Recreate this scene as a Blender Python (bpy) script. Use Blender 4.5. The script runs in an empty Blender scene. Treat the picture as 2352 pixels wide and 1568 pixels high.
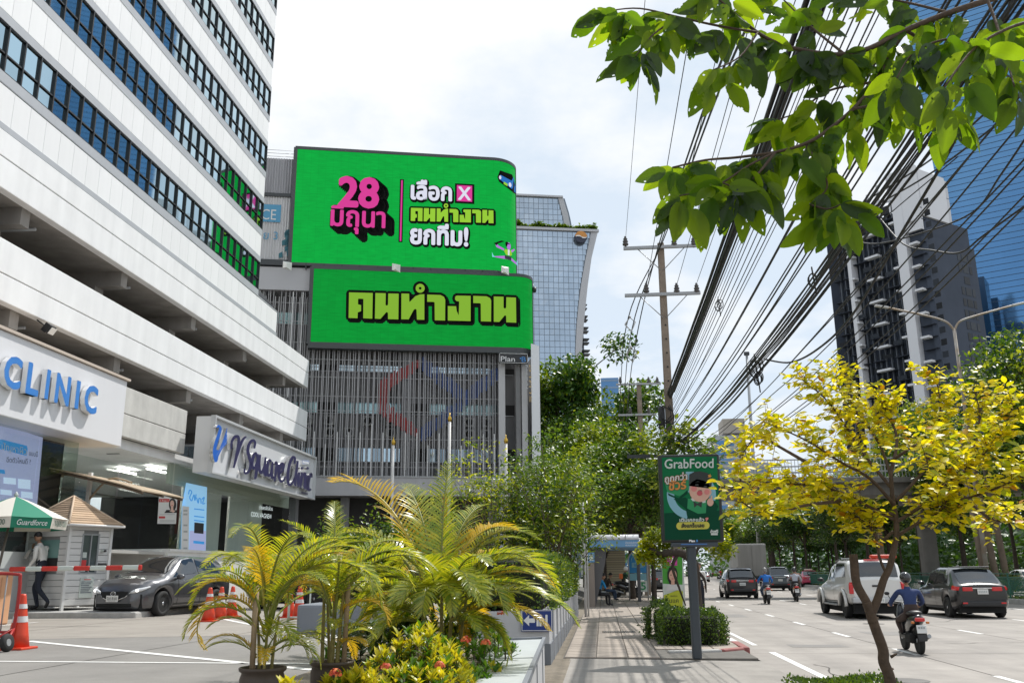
import bpy, bmesh, math, random
from math import sin, cos, pi, radians as R, sqrt, atan2, exp
from mathutils import Vector as V, Matrix, noise as mnoise
random.seed(7)
SC = bpy.context.scene
COL = SC.collection
FPX, CXP, CYP = 2060.58, 1176.0, 784.0
EYE = V((0, 0, 1.6))
dY = V((209, 526, FPX)).normalized(); dZ = V((-66, -8046, FPX)).normalized(); dX = dY.cross(dZ)
RWC = Matrix(((dX.x, dY.x, dZ.x), (dX.y, dY.y, dZ.y), (dX.z, dY.z, dZ.z)))
right = V(RWC[0]); down = V(RWC[1]); fwd = V(RWC[2])
cam = bpy.data.cameras.new('camera'); cam.sensor_width = 36; cam.lens = 36 * FPX / 2352
cam.clip_start = .05; cam.clip_end = 6000
co = bpy.data.objects.new('camera', cam); COL.objects.link(co)
mw = Matrix((right, -down, -fwd)).transposed().to_4x4(); mw.translation = EYE
co.matrix_world = mw
SC.camera = co
SUN_DIR = V((.36, .50, .92)).normalized()
SUN_EL = math.asin(SUN_DIR.z); SUN_AZ = atan2(SUN_DIR.x, SUN_DIR.y)
sl = bpy.data.lights.new('sun', 'SUN'); sl.energy = 4.1; sl.angle = R(.5); sl.color = (1, .97, .92)
so = bpy.data.objects.new('sun', sl); COL.objects.link(so); so.location = (20, 30, 60)
so.rotation_euler = SUN_DIR.to_track_quat('Z', 'Y').to_euler()
W = bpy.data.worlds.new('World'); SC.world = W; W.use_nodes = True
nt = W.node_tree; nt.nodes.clear()
def wn(t, **k):
    n = nt.nodes.new(t)
    for a, b in k.items(): setattr(n, a, b)
    return n
out = wn('ShaderNodeOutputWorld'); bg = wn('ShaderNodeBackground'); nt.links.new(bg.outputs[0], out.inputs[0])
sky = wn('ShaderNodeTexSky', sky_type='NISHITA'); sky.sun_disc = False
sky.sun_elevation = SUN_EL; sky.sun_rotation = SUN_AZ; sky.dust_density = .8; sky.air_density = 1.0
bg.inputs[1].default_value = .118
tc = wn('ShaderNodeTexCoord'); sep = wn('ShaderNodeSeparateXYZ'); nt.links.new(tc.outputs['Generated'], sep.inputs[0])
zz = wn('ShaderNodeMath', operation='ADD'); nt.links.new(sep.outputs[2], zz.inputs[0]); zz.inputs[1].default_value = .25
zm = wn('ShaderNodeMath', operation='MAXIMUM'); nt.links.new(zz.outputs[0], zm.inputs[0]); zm.inputs[1].default_value = .12
dv = wn('ShaderNodeVectorMath', operation='SCALE'); inv = wn('ShaderNodeMath', operation='DIVIDE'); inv.inputs[0].default_value = 1
nt.links.new(zm.outputs[0], inv.inputs[1]); nt.links.new(tc.outputs['Generated'], dv.inputs[0]); nt.links.new(inv.outputs[0], dv.inputs['Scale'])
nz = wn('ShaderNodeTexNoise'); nz.inputs['Scale'].default_value = 1.7; nz.inputs['Detail'].default_value = 7; nz.inputs['Roughness'].default_value = .55
nt.links.new(dv.outputs[0], nz.inputs['Vector'])
rp = wn('ShaderNodeMapRange'); rp.inputs['From Min'].default_value = .46; rp.inputs['From Max'].default_value = .60
rp.inputs['To Min'].default_value = .05; rp.inputs['To Max'].default_value = 1.0
nt.links.new(nz.outputs[0], rp.inputs['Value'])
hz = wn('ShaderNodeMixRGB'); hz.inputs[0].default_value = .93; nt.links.new(sky.outputs[0], hz.inputs[1]); hz.inputs[2].default_value = (5.9, 6.75, 7.7, 1)
mx = wn('ShaderNodeMixRGB'); nt.links.new(rp.outputs[0], mx.inputs[0]); nt.links.new(hz.outputs[0], mx.inputs[1])
mx.inputs[2].default_value = (8.0, 8.15, 8.3, 1)
nt.links.new(mx.outputs[0], bg.inputs[0])
SC.view_settings.view_transform = 'Standard'; SC.view_settings.look = 'None'
SC.view_settings.exposure = 0.1; SC.view_settings.gamma = 1; SC.view_settings.use_curve_mapping = False
SC.render.engine = 'CYCLES'
SC.cycles.max_bounces = 7; SC.cycles.diffuse_bounces = 3; SC.cycles.glossy_bounces = 3
SC.cycles.transmission_bounces = 4; SC.cycles.transparent_max_bounces = 8; SC.cycles.volume_bounces = 0
SC.cycles.caustics_reflective = False; SC.cycles.caustics_refractive = False
try:
    SC.cycles.use_denoising = True; SC.cycles.denoiser = 'OPENIMAGEDENOISE'
    SC.cycles.use_adaptive_sampling = True; SC.cycles.adaptive_threshold = .012
except Exception: pass
def ray(x, y):
    v = V((x - CXP, y - CYP, FPX)); w = right * v.x + down * v.y + fwd * v.z
    return w / w.y
def on_z(x, y, z): v = ray(x, y); return EYE + v * ((z - EYE.z) / v.z)
def on_x(x, y, X): v = ray(x, y); return EYE + v * (X / v.x)
def on_y(x, y, Y): return EYE + ray(x, y) * Y
def on_plane(x, y, p0, n): v = ray(x, y); return EYE + v * ((V(p0) - EYE).dot(n) / v.dot(n))
MATS = {}
def M(name, col, rough=.6, metal=0., var=0., vscale=6., bump=0., bscale=40., spec=.5, emit=None, es=1., coat=0., col2=None, island=0., stain=0., objrand=0., speck=0., blot=0., streak=0.):
    if name in MATS: return MATS[name]
    m = bpy.data.materials.new(name); m.use_nodes = True; MATS[name] = m
    n = m.node_tree; b = n.nodes['Principled BSDF']
    b.inputs['Base Color'].default_value = (*col, 1); b.inputs['Roughness'].default_value = rough
    b.inputs['Metallic'].default_value = metal; b.inputs['Specular IOR Level'].default_value = spec
    b.inputs['Coat Weight'].default_value = coat; b.inputs['Coat Roughness'].default_value = .05
    m.diffuse_color = (*col, 1)
    src = None
    def mul(fac_socket, lo, hi, prev):
        mr = n.nodes.new('ShaderNodeMapRange'); mr.inputs['From Min'].default_value = .3; mr.inputs['From Max'].default_value = .7
        mr.inputs['To Min'].default_value = lo; mr.inputs['To Max'].default_value = hi; n.links.new(fac_socket, mr.inputs['Value'])
        hs = n.nodes.new('ShaderNodeHueSaturation'); n.links.new(mr.outputs[0], hs.inputs['Value'])
        if prev is None: hs.inputs['Color'].default_value = (*col, 1)
        else: n.links.new(prev, hs.inputs['Color'])
        return hs.outputs[0]
    tcn = None
    if var or bump or stain or col2 or speck or blot or streak: tcn = n.nodes.new('ShaderNodeTexCoord')
    if col2:
        nn = n.nodes.new('ShaderNodeTexNoise'); nn.inputs['Scale'].default_value = vscale * .6; nn.inputs['Detail'].default_value = 4
        n.links.new(tcn.outputs['Object'], nn.inputs['Vector'])
        mr = n.nodes.new('ShaderNodeMapRange'); mr.inputs['From Min'].default_value = .4; mr.inputs['From Max'].default_value = .62
        n.links.new(nn.outputs[0], mr.inputs['Value'])
        mxn = n.nodes.new('ShaderNodeMixRGB'); mxn.inputs[1].default_value = (*col, 1); mxn.inputs[2].default_value = (*col2, 1)
        n.links.new(mr.outputs[0], mxn.inputs[0]); src = mxn.outputs[0]
    if var:
        nn = n.nodes.new('ShaderNodeTexNoise'); nn.inputs['Scale'].default_value = vscale; nn.inputs['Detail'].default_value = 8; nn.inputs['Roughness'].default_value = .65
        n.links.new(tcn.outputs['Object'], nn.inputs['Vector']); src = mul(nn.outputs[0], 1 - var, 1 + var, src)
    if stain:
        mp = n.nodes.new('ShaderNodeMapping'); mp.inputs['Scale'].default_value = (1.2, 1.2, .12); n.links.new(tcn.outputs['Object'], mp.inputs['Vector'])
        nn = n.nodes.new('ShaderNodeTexNoise'); nn.inputs['Scale'].default_value = 1.6; nn.inputs['Detail'].default_value = 6
        n.links.new(mp.outputs[0], nn.inputs['Vector']); src = mul(nn.outputs[0], 1 - stain, 1 + stain * .4, src)
    for amt, sc_, lo_, hi_ in ((speck, 190., 1, 1), (blot, .45, 1.15, .35)):
        if amt:
            nn = n.nodes.new('ShaderNodeTexNoise'); nn.inputs['Scale'].default_value = sc_; nn.inputs['Detail'].default_value = 3 if sc_ > 50 else 9; nn.inputs['Roughness'].default_value = .7
            n.links.new(tcn.outputs['Object'], nn.inputs['Vector']); src = mul(nn.outputs[0], 1 - amt * lo_, 1 + amt * hi_, src)
    if streak:
        mp = n.nodes.new('ShaderNodeMapping'); mp.inputs['Scale'].default_value = (1.5, .035, 1); n.links.new(tcn.outputs['Object'], mp.inputs['Vector'])
        nn = n.nodes.new('ShaderNodeTexNoise'); nn.inputs['Scale'].default_value = 1.; nn.inputs['Detail'].default_value = 5
        n.links.new(mp.outputs[0], nn.inputs['Vector']); src = mul(nn.outputs[0], 1 - streak, 1 + streak * .6, src)
    if island:
        g = n.nodes.new('ShaderNodeNewGeometry'); src = mul(g.outputs['Random Per Island'], 1 - island, 1 + island, src)
    if objrand:
        g = n.nodes.new('ShaderNodeObjectInfo'); src = mul(g.outputs['Random'], 1 - objrand, 1 + objrand, src)
    if src is not None: n.links.new(src, b.inputs['Base Color'])
    if bump:
        nn = n.nodes.new('ShaderNodeTexNoise'); nn.inputs['Scale'].default_value = bscale; nn.inputs['Detail'].default_value = 6
        n.links.new(tcn.outputs['Object'], nn.inputs['Vector'])
        bp = n.nodes.new('ShaderNodeBump'); bp.inputs['Strength'].default_value = bump; bp.inputs['Distance'].default_value = .02
        n.links.new(nn.outputs[0], bp.inputs['Height']); n.links.new(bp.outputs[0], b.inputs['Normal'])
    if emit:
        b.inputs['Emission Color'].default_value = (*emit, 1); b.inputs['Emission Strength'].default_value = es
    return m
def leafmat(name, col, col2, trans=.5, gloss=.35, rough=.38, islandvar=True, tcol=None):
    if name in MATS: return MATS[name]
    m = bpy.data.materials.new(name); m.use_nodes = True; MATS[name] = m
    n = m.node_tree; b = n.nodes['Principled BSDF']; o = n.nodes['Material Output']
    b.inputs['Roughness'].default_value = rough; b.inputs['Specular IOR Level'].default_value = gloss
    g = n.nodes.new('ShaderNodeNewGeometry'); oi = n.nodes.new('ShaderNodeObjectInfo')
    ad = n.nodes.new('ShaderNodeMath'); ad.operation = 'ADD'
    n.links.new(g.outputs['Random Per Island'], ad.inputs[0]); n.links.new(oi.outputs['Random'], ad.inputs[1])
    fr = n.nodes.new('ShaderNodeMath'); fr.operation = 'FRACT'; n.links.new(ad.outputs[0], fr.inputs[0])
    mxn = n.nodes.new('ShaderNodeMixRGB'); mxn.inputs[1].default_value = (*col, 1); mxn.inputs[2].default_value = (*col2, 1)
    n.links.new(fr.outputs[0], mxn.inputs[0])
    n.links.new(mxn.outputs[0], b.inputs['Base Color'])
    t = n.nodes.new('ShaderNodeBsdfTranslucent'); tm = n.nodes.new('ShaderNodeMixRGB'); tm.blend_type = 'MULTIPLY'; tm.inputs[0].default_value = 1
    n.links.new(mxn.outputs[0], tm.inputs[1]); tm.inputs[2].default_value = (*(tcol or (1.6, 1.5, .5)), 1)
    n.links.new(tm.outputs[0], t.inputs[0])
    ms = n.nodes.new('ShaderNodeMixShader'); ms.inputs[0].default_value = trans
    n.links.new(b.outputs[0], ms.inputs[1]); n.links.new(t.outputs[0], ms.inputs[2]); n.links.new(ms.outputs[0], o.inputs[0])
    m.diffuse_color = (*col, 1)
    return m
def glassmat(name, tint, alpha=.35, rough=.02):
    if name in MATS: return MATS[name]
    m = bpy.data.materials.new(name); m.use_nodes = True; MATS[name] = m
    n = m.node_tree; n.nodes.remove(n.nodes['Principled BSDF']); o = n.nodes['Material Output']
    tr = n.nodes.new('ShaderNodeBsdfTransparent'); tr.inputs[0].default_value = (*tint, 1)
    gl = n.nodes.new('ShaderNodeBsdfGlossy'); gl.inputs['Roughness'].default_value = rough
    lw = n.nodes.new('ShaderNodeFresnel'); lw.inputs[0].default_value = 1.5
    ml = n.nodes.new('ShaderNodeMath'); ml.operation = 'MULTIPLY_ADD'; ml.inputs[1].default_value = 1.0; ml.inputs[2].default_value = alpha
    n.links.new(lw.outputs[0], ml.inputs[0]); ml.use_clamp = True
    gb = n.nodes.new('ShaderNodeNewGeometry'); iv = n.nodes.new('ShaderNodeMath'); iv.operation = 'SUBTRACT'; iv.inputs[0].default_value = 1; n.links.new(gb.outputs['Backfacing'], iv.inputs[1])
    m2 = n.nodes.new('ShaderNodeMath'); m2.operation = 'MULTIPLY'; n.links.new(ml.outputs[0], m2.inputs[0]); n.links.new(iv.outputs[0], m2.inputs[1])
    ms = n.nodes.new('ShaderNodeMixShader'); n.links.new(m2.outputs[0], ms.inputs[0])
    n.links.new(tr.outputs[0], ms.inputs[1]); n.links.new(gl.outputs[0], ms.inputs[2]); n.links.new(ms.outputs[0], o.inputs[0])
    m.diffuse_color = (*tint, 1)
    return m
def tag(o, label=None, cat=None, group=None, kind=None):
    if label: o['label'] = label
    if cat: o['category'] = cat
    if group: o['group'] = group
    if kind: o['kind'] = kind
    return o
def thing(name, label, cat, loc=(0, 0, 0), rz=0., group=None, parent=None):
    o = bpy.data.objects.new(name, None); COL.objects.link(o); o.location = loc; o.rotation_euler = (0, 0, rz)
    o.empty_display_size = .2
    return tag(o, label, cat, group)
def place(me, name, parent=None, mat4=None, loc=None, rot=None, scale=None):
    o = bpy.data.objects.new(name, me); COL.objects.link(o)
    if parent is not None: o.parent = parent
    if mat4 is not None: o.matrix_basis = mat4
    if loc is not None: o.location = loc
    if rot is not None: o.rotation_euler = rot
    if scale is not None: o.scale = scale
    return o
def kids(o): return [c for c in COL.objects if c.parent == o]
KID = {}
def copy_tree(o, parent=None):
    c = o.copy(); COL.objects.link(c)
    if parent is not None: c.parent = parent
    for k in list(o.children): copy_tree(k, c)
    return c
class MB:
    """mesh under construction; m = material index per face"""
    def __init__(s): s.v = []; s.f = []; s.m = []; s.s = []
    def add(s, vs, fs, mi=0, smooth=False):
        k = len(s.v); s.v.extend([tuple(p) for p in vs])
        for f in fs: s.f.append(tuple(i + k for i in f)); s.m.append(mi); s.s.append(smooth)
        return s
    def box(s, x0, x1, y0, y1, z0, z1, mi=0, mat=None):
        vs = [V((x, y, z)) for z in (z0, z1) for y in (y0, y1) for x in (x0, x1)]
        if mat is not None: vs = [mat @ v for v in vs]
        return s.add(vs, [(0, 2, 3, 1), (4, 5, 7, 6), (0, 1, 5, 4), (2, 6, 7, 3), (0, 4, 6, 2), (1, 3, 7, 5)], mi)
    def cbox(s, c, sz, mi=0, rot=None):
        h = V(sz) / 2; m4 = Matrix.Translation(V(c))
        if rot is not None: m4 = m4 @ rot.to_4x4()
        return s.box(-h.x, h.x, -h.y, h.y, -h.z, h.z, mi, m4)
    def rbox(s, c, sz, bev, mi=0, rot=None, seg=2):
        bm = bmesh.new(); bmesh.ops.create_cube(bm, size=1)
        bmesh.ops.scale(bm, vec=V(sz), verts=bm.verts)
        bmesh.ops.bevel(bm, geom=bm.edges[:], offset=min(bev, min(sz) * .49), segments=seg, affect='EDGES', profile=.5)
        m4 = Matrix.Translation(V(c))
        if rot is not None: m4 = m4 @ rot.to_4x4()
        bm.verts.index_update()
        s.add([m4 @ v.co for v in bm.verts], [[v.index for v in f.verts] for f in bm.faces], mi, False); bm.free(); return s
    def quad(s, a, b, c, d, mi=0): return s.add([a, b, c, d], [(0, 1, 2, 3)], mi)
    def tube(s, pts, r, n=6, mi=0, cap=True, smooth=True):
        pts = [V(p) for p in pts]; rs = r if isinstance(r, (list, tuple)) else [r] * len(pts)
        vs = []; fs = []; up = None
        for i, p in enumerate(pts):
            t = (pts[min(i + 1, len(pts) - 1)] - pts[max(i - 1, 0)])
            if t.length < 1e-9: t = V((0, 0, 1))
            t.normalize()
            if up is None: up = t.orthogonal().normalized()
            up = (up - t * up.dot(t)); up = up.normalized() if up.length > 1e-6 else t.orthogonal().normalized()
            w = t.cross(up)
            for k in range(n): a = 2 * pi * k / n; vs.append(p + (up * cos(a) + w * sin(a)) * rs[i])
        for i in range(len(pts) - 1):
            for k in range(n): fs.append((i * n + k, i * n + (k + 1) % n, (i + 1) * n + (k + 1) % n, (i + 1) * n + k))
        s.add(vs, fs, mi, smooth)
        if cap:
            k0 = len(s.v) - len(vs)
            s.f.append(tuple(k0 + k for k in reversed(range(n)))); s.m.append(mi); s.s.append(False)
            s.f.append(tuple(k0 + (len(pts) - 1) * n + k for k in range(n))); s.m.append(mi); s.s.append(False)
        return s
    def lathe(s, prof, n=16, c=(0, 0, 0), mi=0, mat=None, smooth=True, cap=True):
        vs = []; fs = []
        for r, z in prof:
            for k in range(n):
                a = 2 * pi * k / n; p = V((r * cos(a), r * sin(a), z)); vs.append(((mat @ p) if mat is not None else p) + V(c))
        for i in range(len(prof) - 1):
            for k in range(n): fs.append((i * n + k, i * n + (k + 1) % n, (i + 1) * n + (k + 1) % n, (i + 1) * n + k))
        k0 = len(s.v); s.add(vs, fs, mi, smooth)
        if cap:
            for i, rev in ((0, True), (len(prof) - 1, False)):
                if prof[i][0] > 1e-4:
                    ks = [k0 + i * n + k for k in range(n)]
                    s.f.append(tuple(reversed(ks)) if rev else tuple(ks)); s.m.append(mi); s.s.append(False)
        return s
    def ell(s, c, r, mi=0, n=12, m=8, rot=None):
        vs = []; fs = []
        for i in range(m + 1):
            a = pi * i / m
            for k in range(n):
                b = 2 * pi * k / n; p = V((r[0] * sin(a) * cos(b), r[1] * sin(a) * sin(b), -r[2] * cos(a)))
                vs.append(((rot @ p) if rot is not None else p) + V(c))
        for i in range(m):
            for k in range(n): fs.append((i * n + k, i * n + (k + 1) % n, (i + 1) * n + (k + 1) % n, (i + 1) * n + k))
        return s.add(vs, fs, mi, True)
    def loft(s, secs, mi=0, close=True, cap=True, smooth=True):
        n = len(secs[0]); vs = [p for q in secs for p in q]; fs = []
        for i in range(len(secs) - 1):
            for k in range(n if close else n - 1): fs.append((i * n + k, i * n + (k + 1) % n, (i + 1) * n + (k + 1) % n, (i + 1) * n + k))
        k0 = len(s.v); s.add(vs, fs, mi, smooth)
        if cap and close:
            s.f.append(tuple(k0 + k for k in reversed(range(n)))); s.m.append(mi); s.s.append(False)
            s.f.append(tuple(k0 + (len(secs) - 1) * n + k for k in range(n))); s.m.append(mi); s.s.append(False)
        return s
    def prism(s, poly, mat, depth, mi=0, mi_side=None):
        """poly: 2-D outline (ccw), laid in mat's xy plane, front at +depth"""
        n = len(poly); vs = [mat @ V((x, y, 0)) for x, y in poly] + [mat @ V((x, y, depth)) for x, y in poly]
        s.add(vs, [tuple(range(n, 2 * n))], mi); k0 = len(s.v) - 2 * n
        for k in range(n):
            s.f.append((k0 + k, k0 + (k + 1) % n, k0 + n + (k + 1) % n, k0 + n + k)); s.m.append(mi if mi_side is None else mi_side); s.s.append(False)
        return s
    def mesh(s, name, mats):
        me = bpy.data.meshes.new(name); me.from_pydata(s.v, [], s.f)
        for m in (mats if isinstance(mats, (list, tuple)) else [mats]): me.materials.append(m)
        me.polygons.foreach_set('material_index', s.m); me.polygons.foreach_set('use_smooth', s.s); me.update()
        return me
    def build(s, name, mats, parent=None, label=None, kind=None, **k):
        return tag(place(s.mesh(name, mats), name, parent, **k), label, None, None, kind)
def flatmesh(name, vs, fs, mat):
    me = bpy.data.meshes.new(name); me.from_pydata([tuple(v) for v in vs], [], fs); me.materials.append(mat); return me
def frame(o, x, y=None, z=None):
    """matrix from origin and axes"""
    x = V(x).normalized()
    if y is None: z = V(z).normalized(); y = z.cross(x).normalized(); x = y.cross(z)
    else: y = V(y).normalized(); z = x.cross(y).normalized(); y = z.cross(x)
    m = Matrix((x, y, z)).transposed().to_4x4(); m.translation = V(o); return m
def catmull(pts, k=6):
    pts = [V(p) for p in pts]; o = []
    for i in range(len(pts) - 1):
        a = pts[max(i - 1, 0)]; b = pts[i]; c = pts[i + 1]; d = pts[min(i + 2, len(pts) - 1)]
        for j in range(k):
            t = j / k; o.append(.5 * ((2 * b) + (c - a) * t + (2 * a - 5 * b + 4 * c - d) * t * t + (3 * b - a - 3 * c + d) * t ** 3))
    o.append(pts[-1]); return o
TXT = {}
def text2d(s, bold=0.):
    """outline triangles of a word, unit cap height ~ .7, as (verts2d, faces)"""
    if (s, bold) in TXT: return TXT[(s, bold)]
    c = bpy.data.curves.new('txt', 'FONT'); c.body = s; c.size = 1; c.offset = bold; c.resolution_u = 3
    o = bpy.data.objects.new('txt', c); me = bpy.data.meshes.new_from_object(o)
    vs = [(v.co.x, v.co.y) for v in me.vertices]; fs = [tuple(p.vertices) for p in me.polygons]
    bpy.data.objects.remove(o); bpy.data.curves.remove(c); bpy.data.meshes.remove(me)
    TXT[(s, bold)] = (vs, fs); return vs, fs
def letter(mb, s, fr, x, y, h=None, w=None, mi=0, z=.004, stamp=0., nst=8, depth=0., mi_side=None, align='l', bold=0., shear=0., step=.0004):
    """flat (or raised) lettering laid on frame fr at x, y; h = height of the word's box, w = width; stamp thickens it"""
    vs, fs = text2d(s, bold);
    x0 = min(v[0] for v in vs); x1 = max(v[0] for v in vs); y0 = min(v[1] for v in vs); y1 = max(v[1] for v in vs)
    if h is None: sc = w / (x1 - x0); sy = sc
    else:
        sy = h / (y1 - y0); sc = sy if w is None else w / (x1 - x0)
    W_ = (x1 - x0) * sc; ox = x if align == 'l' else x - W_ / 2 if align == 'c' else x - W_
    P = [((a - x0) * sc + ox + shear * (b - y0) * sy, (b - y0) * sy + y) for a, b in vs]
    offs = [(0, 0)] + ([(stamp * cos(2 * pi * k / nst), stamp * sin(2 * pi * k / nst)) for k in range(nst)] if stamp else [])
    for k, (dx, dy) in enumerate(offs):
        mb.add([fr @ V((a + dx, b + dy, z + depth - k * step)) for a, b in P], fs, mi)
        if depth:
            ed = {}
            for f in fs:
                for i in range(len(f)):
                    e = (f[i], f[(i + 1) % len(f)]); ed[e] = 1
            for (a, b) in list(ed):
                if (b, a) not in ed:
                    pa, pb = P[a], P[b]
                    mb.add([fr @ V((pa[0] + dx, pa[1] + dy, z)), fr @ V((pb[0] + dx, pb[1] + dy, z)), fr @ V((pb[0] + dx, pb[1] + dy, z + depth)), fr @ V((pa[0] + dx, pa[1] + dy, z + depth))], [(0, 1, 2, 3)], mi if mi_side is None else mi_side)
    return W_
def rect(mb, fr, x0, x1, y0, y1, z=.003, mi=0):
    mb.add([fr @ V((x0, y0, z)), fr @ V((x1, y0, z)), fr @ V((x1, y1, z)), fr @ V((x0, y1, z))], [(0, 1, 2, 3)], mi)
def disc(mb, fr, cx, cy, rx, ry=None, z=.003, mi=0, n=20, a0=0, a1=2 * pi):
    ry = rx if ry is None else ry
    k = n if abs(a1 - a0 - 2 * pi) < 1e-6 else n + 1
    mb.add([fr @ V((cx + rx * cos(a0 + (a1 - a0) * i / n), cy + ry * sin(a0 + (a1 - a0) * i / n), z)) for i in range(k)], [tuple(range(k))], mi)
def poly(mb, fr, pts, z=.003, mi=0):
    bm = bmesh.new(); vs = [bm.verts.new((x, y, 0)) for x, y in pts]; bm.faces.new(vs)
    bmesh.ops.triangulate(bm, faces=bm.faces[:]); bm.verts.index_update()
    fs = [[v.index for v in f.verts] for f in bm.faces]
    if bm.faces and sum(((pts[i][0] * pts[(i + 1) % len(pts)][1]) - (pts[(i + 1) % len(pts)][0] * pts[i][1])) for i in range(len(pts))) < 0: fs = [list(reversed(f)) for f in fs]
    mb.add([fr @ V((v.co.x, v.co.y, z)) for v in bm.verts], fs, mi); bm.free()
def stroke(mb, fr, pts, w, z=0., depth=.02, mi=0, mi_side=None, k=6, wf=None):
    """a brush stroke: smooth centre line with width w (or a list), raised by depth"""
    c = catmull([(x, y, 0) for x, y in pts], k); n = len(c); L = []; Rr = []
    for i, p in enumerate(c):
        t = (c[min(i + 1, n - 1)] - c[max(i - 1, 0)]); t = t.normalized() if t.length > 1e-9 else V((1, 0, 0))
        q = V((-t.y, t.x, 0)); s = i / (n - 1); ww = w * (wf(s) if wf else 1) / 2
        L.append(p + q * ww); Rr.append(p - q * ww)
    ring = Rr + L[::-1]; m = len(ring)
    for i in range(n - 1):
        mb.add([fr @ V((a.x, a.y, z + depth)) for a in (Rr[i], Rr[i + 1], L[i + 1], L[i])], [(0, 1, 2, 3)], mi)
    for i in range(m):
        a, b = ring[i], ring[(i + 1) % m]
        mb.add([fr @ V((a.x, a.y, z)), fr @ V((b.x, b.y, z)), fr @ V((b.x, b.y, z + depth)), fr @ V((a.x, a.y, z + depth))], [(0, 1, 2, 3)], mi if mi_side is None else mi_side)
# ================================================================ palette
white_paint = M('white_paint', (.84, .845, .85), .55, var=.03, vscale=1.5, stain=.085)
panel_white = M('panel_white', (.84, .845, .85), .5, objrand=.018, stain=.05)
stripe_grey = M('stripe_grey', (.42, .44, .47), .5, stain=.06)
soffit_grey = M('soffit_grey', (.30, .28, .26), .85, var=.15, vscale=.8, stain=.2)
raw_concrete = M('raw_concrete', (.56, .55, .52), .8, var=.12, vscale=1.5, stain=.14, bump=.2)
black_metal = M('black_metal', (.018, .019, .021), .4)
dark_metal = M('dark_metal', (.05, .055, .06), .45, metal=.3)
grey_metal = M('grey_metal', (.36, .37, .38), .45, metal=.4)
steel = M('steel', (.6, .6, .6), .3, metal=.9)
dark_void = M('dark_void', (.035, .034, .034), .9)
black_plastic = M('black_plastic', (.02, .02, .021), .45)
rubber = M('rubber', (.018, .018, .018), .8)
white_flat = M('white_flat', (.82, .82, .82), .6)
black_flat = M('black_flat', (.02, .02, .02), .6)
office_glass = M('office_glass', (.47, .61, .66), .03, metal=1.0, objrand=.10)
tile_grey = M('tile_grey', (.36, .305, .255), .75, speck=.12, blot=.2, var=.12, vscale=3, objrand=.09, bump=.15)
road_con = M('road_con', (.315, .285, .255), .72, var=.10, vscale=1.3, objrand=.05, bump=.15, bscale=60, speck=.10, blot=.22, streak=.16)
asphalt = M('asphalt', (.30, .285, .265), .85, var=.13, vscale=2.2, bump=.35, bscale=90)
drive_con = M('drive_con', (.235, .222, .205), .8, speck=.22, blot=.18, var=.11, vscale=1.2, bump=.3, bscale=80)
road_paint = M('road_paint', (.78, .77, .74), .6, var=.10, vscale=9)
earth = M('earth', (.20, .17, .13), .95, var=.3, vscale=5, bump=.5)
kerb_con = M('kerb_con', (.42, .41, .39), .85, var=.16, vscale=5, bump=.3)
kerb_red = M('kerb_red', (.30, .10, .09), .7, var=.2, vscale=8)
kerb_white = M('kerb_white', (.72, .70, .68), .7, var=.15, vscale=8)
# ================================================================ ground, road, pavement
def bend(Y):
    s = max(0, Y - 110); return s * s / 900 if s < 130 else 130 * 130 / 900 + (s - 130) * .289
mb = MB(); mb.quad((-2500, -800, -.06), (2500, -800, -.06), (2500, 4500, -.06), (-2500, 4500, -.06))
mb.build('ground', M('far_ground', (.22, .21, .19), .95, var=.1, vscale=.2), kind='structure')
road = MB()
ys = [-25 + 5 * i for i in range(70)]
road.add([(2.6 + bend(y), y, -.02) for y in ys] + [(42 + bend(y), y, -.02) for y in ys], [(i, i + len(ys), i + 1 + len(ys), i + 1) for i in range(len(ys) - 1)])
road = road.build('road', M('road_base', (.07, .065, .06), .9), kind='structure')
lanes = [2.78, 5.9, 9.35, 12.9, 16.1, 18.55]
for li in range(5):
    for k in range(18):
        y0 = -8 + 9 * k + .012; y1 = y0 + 8.976; n = 3; sl_ = MB(); g = .012
        rows = [(y0 + (y1 - y0) * i / n) for i in range(n + 1)]
        vs = [(lanes[li] + g + bend(y), y, 0) for y in rows] + [(lanes[li + 1] - g + bend(y), y, 0) for y in rows]
        sl_.add(vs, [(i, i + n + 1, i + n + 2, i + 1) for i in range(n)])
        sl_.build('slab', road_con, road)
far_lane = MB()
ys = [154 + 6 * i for i in range(30)]
far_lane.add([(2.78 + bend(y), y, 0) for y in ys] + [(18.55 + bend(y), y, 0) for y in ys], [(i, i + 30, i + 31, i + 1) for i in range(29)])
far_lane.build('road_surface', road_con, road)
opp = MB(); ys = [-25 + 6 * i for i in range(58)]
opp.add([(20.6 + bend(y), y, 0) for y in ys] + [(36 + bend(y), y, 0) for y in ys], [(i, i + 58, i + 59, i + 1) for i in range(57)])
opp.build('road_surface', road_con, road)
def strip(x, y0, y1, w, name, z=.004, mat=None, slant=0):
    a = MB(); n = max(1, int((y1 - y0) / 6)); r_ = [y0 + (y1 - y0) * i / n for i in range(n + 1)]
    a.add([(x - w / 2 + bend(y), y, z) for y in r_] + [(x + w / 2 + bend(y), y, z) for y in r_], [(i, i + n + 1, i + n + 2, i + 1) for i in range(n)])
    return a.build(name, mat or road_paint, road)
for lx in (5.9, 9.35):
    for k in range(26):
        y0 = 8.6 + 5.0 * k + (.9 if lx > 6 else 0); strip(lx, y0, y0 + 1.55, .12, 'lane_dash')
for k in range(20): strip(12.9, 14 + 5 * k, 16.2 + 5 * k, .12, 'lane_dash')
strip(16.2, 5, 120, .12, 'edge_line'); strip(3.3, 12.4, 19.3, .13, 'edge_line'); strip(3.25, 21, 110, .11, 'edge_line')
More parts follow.
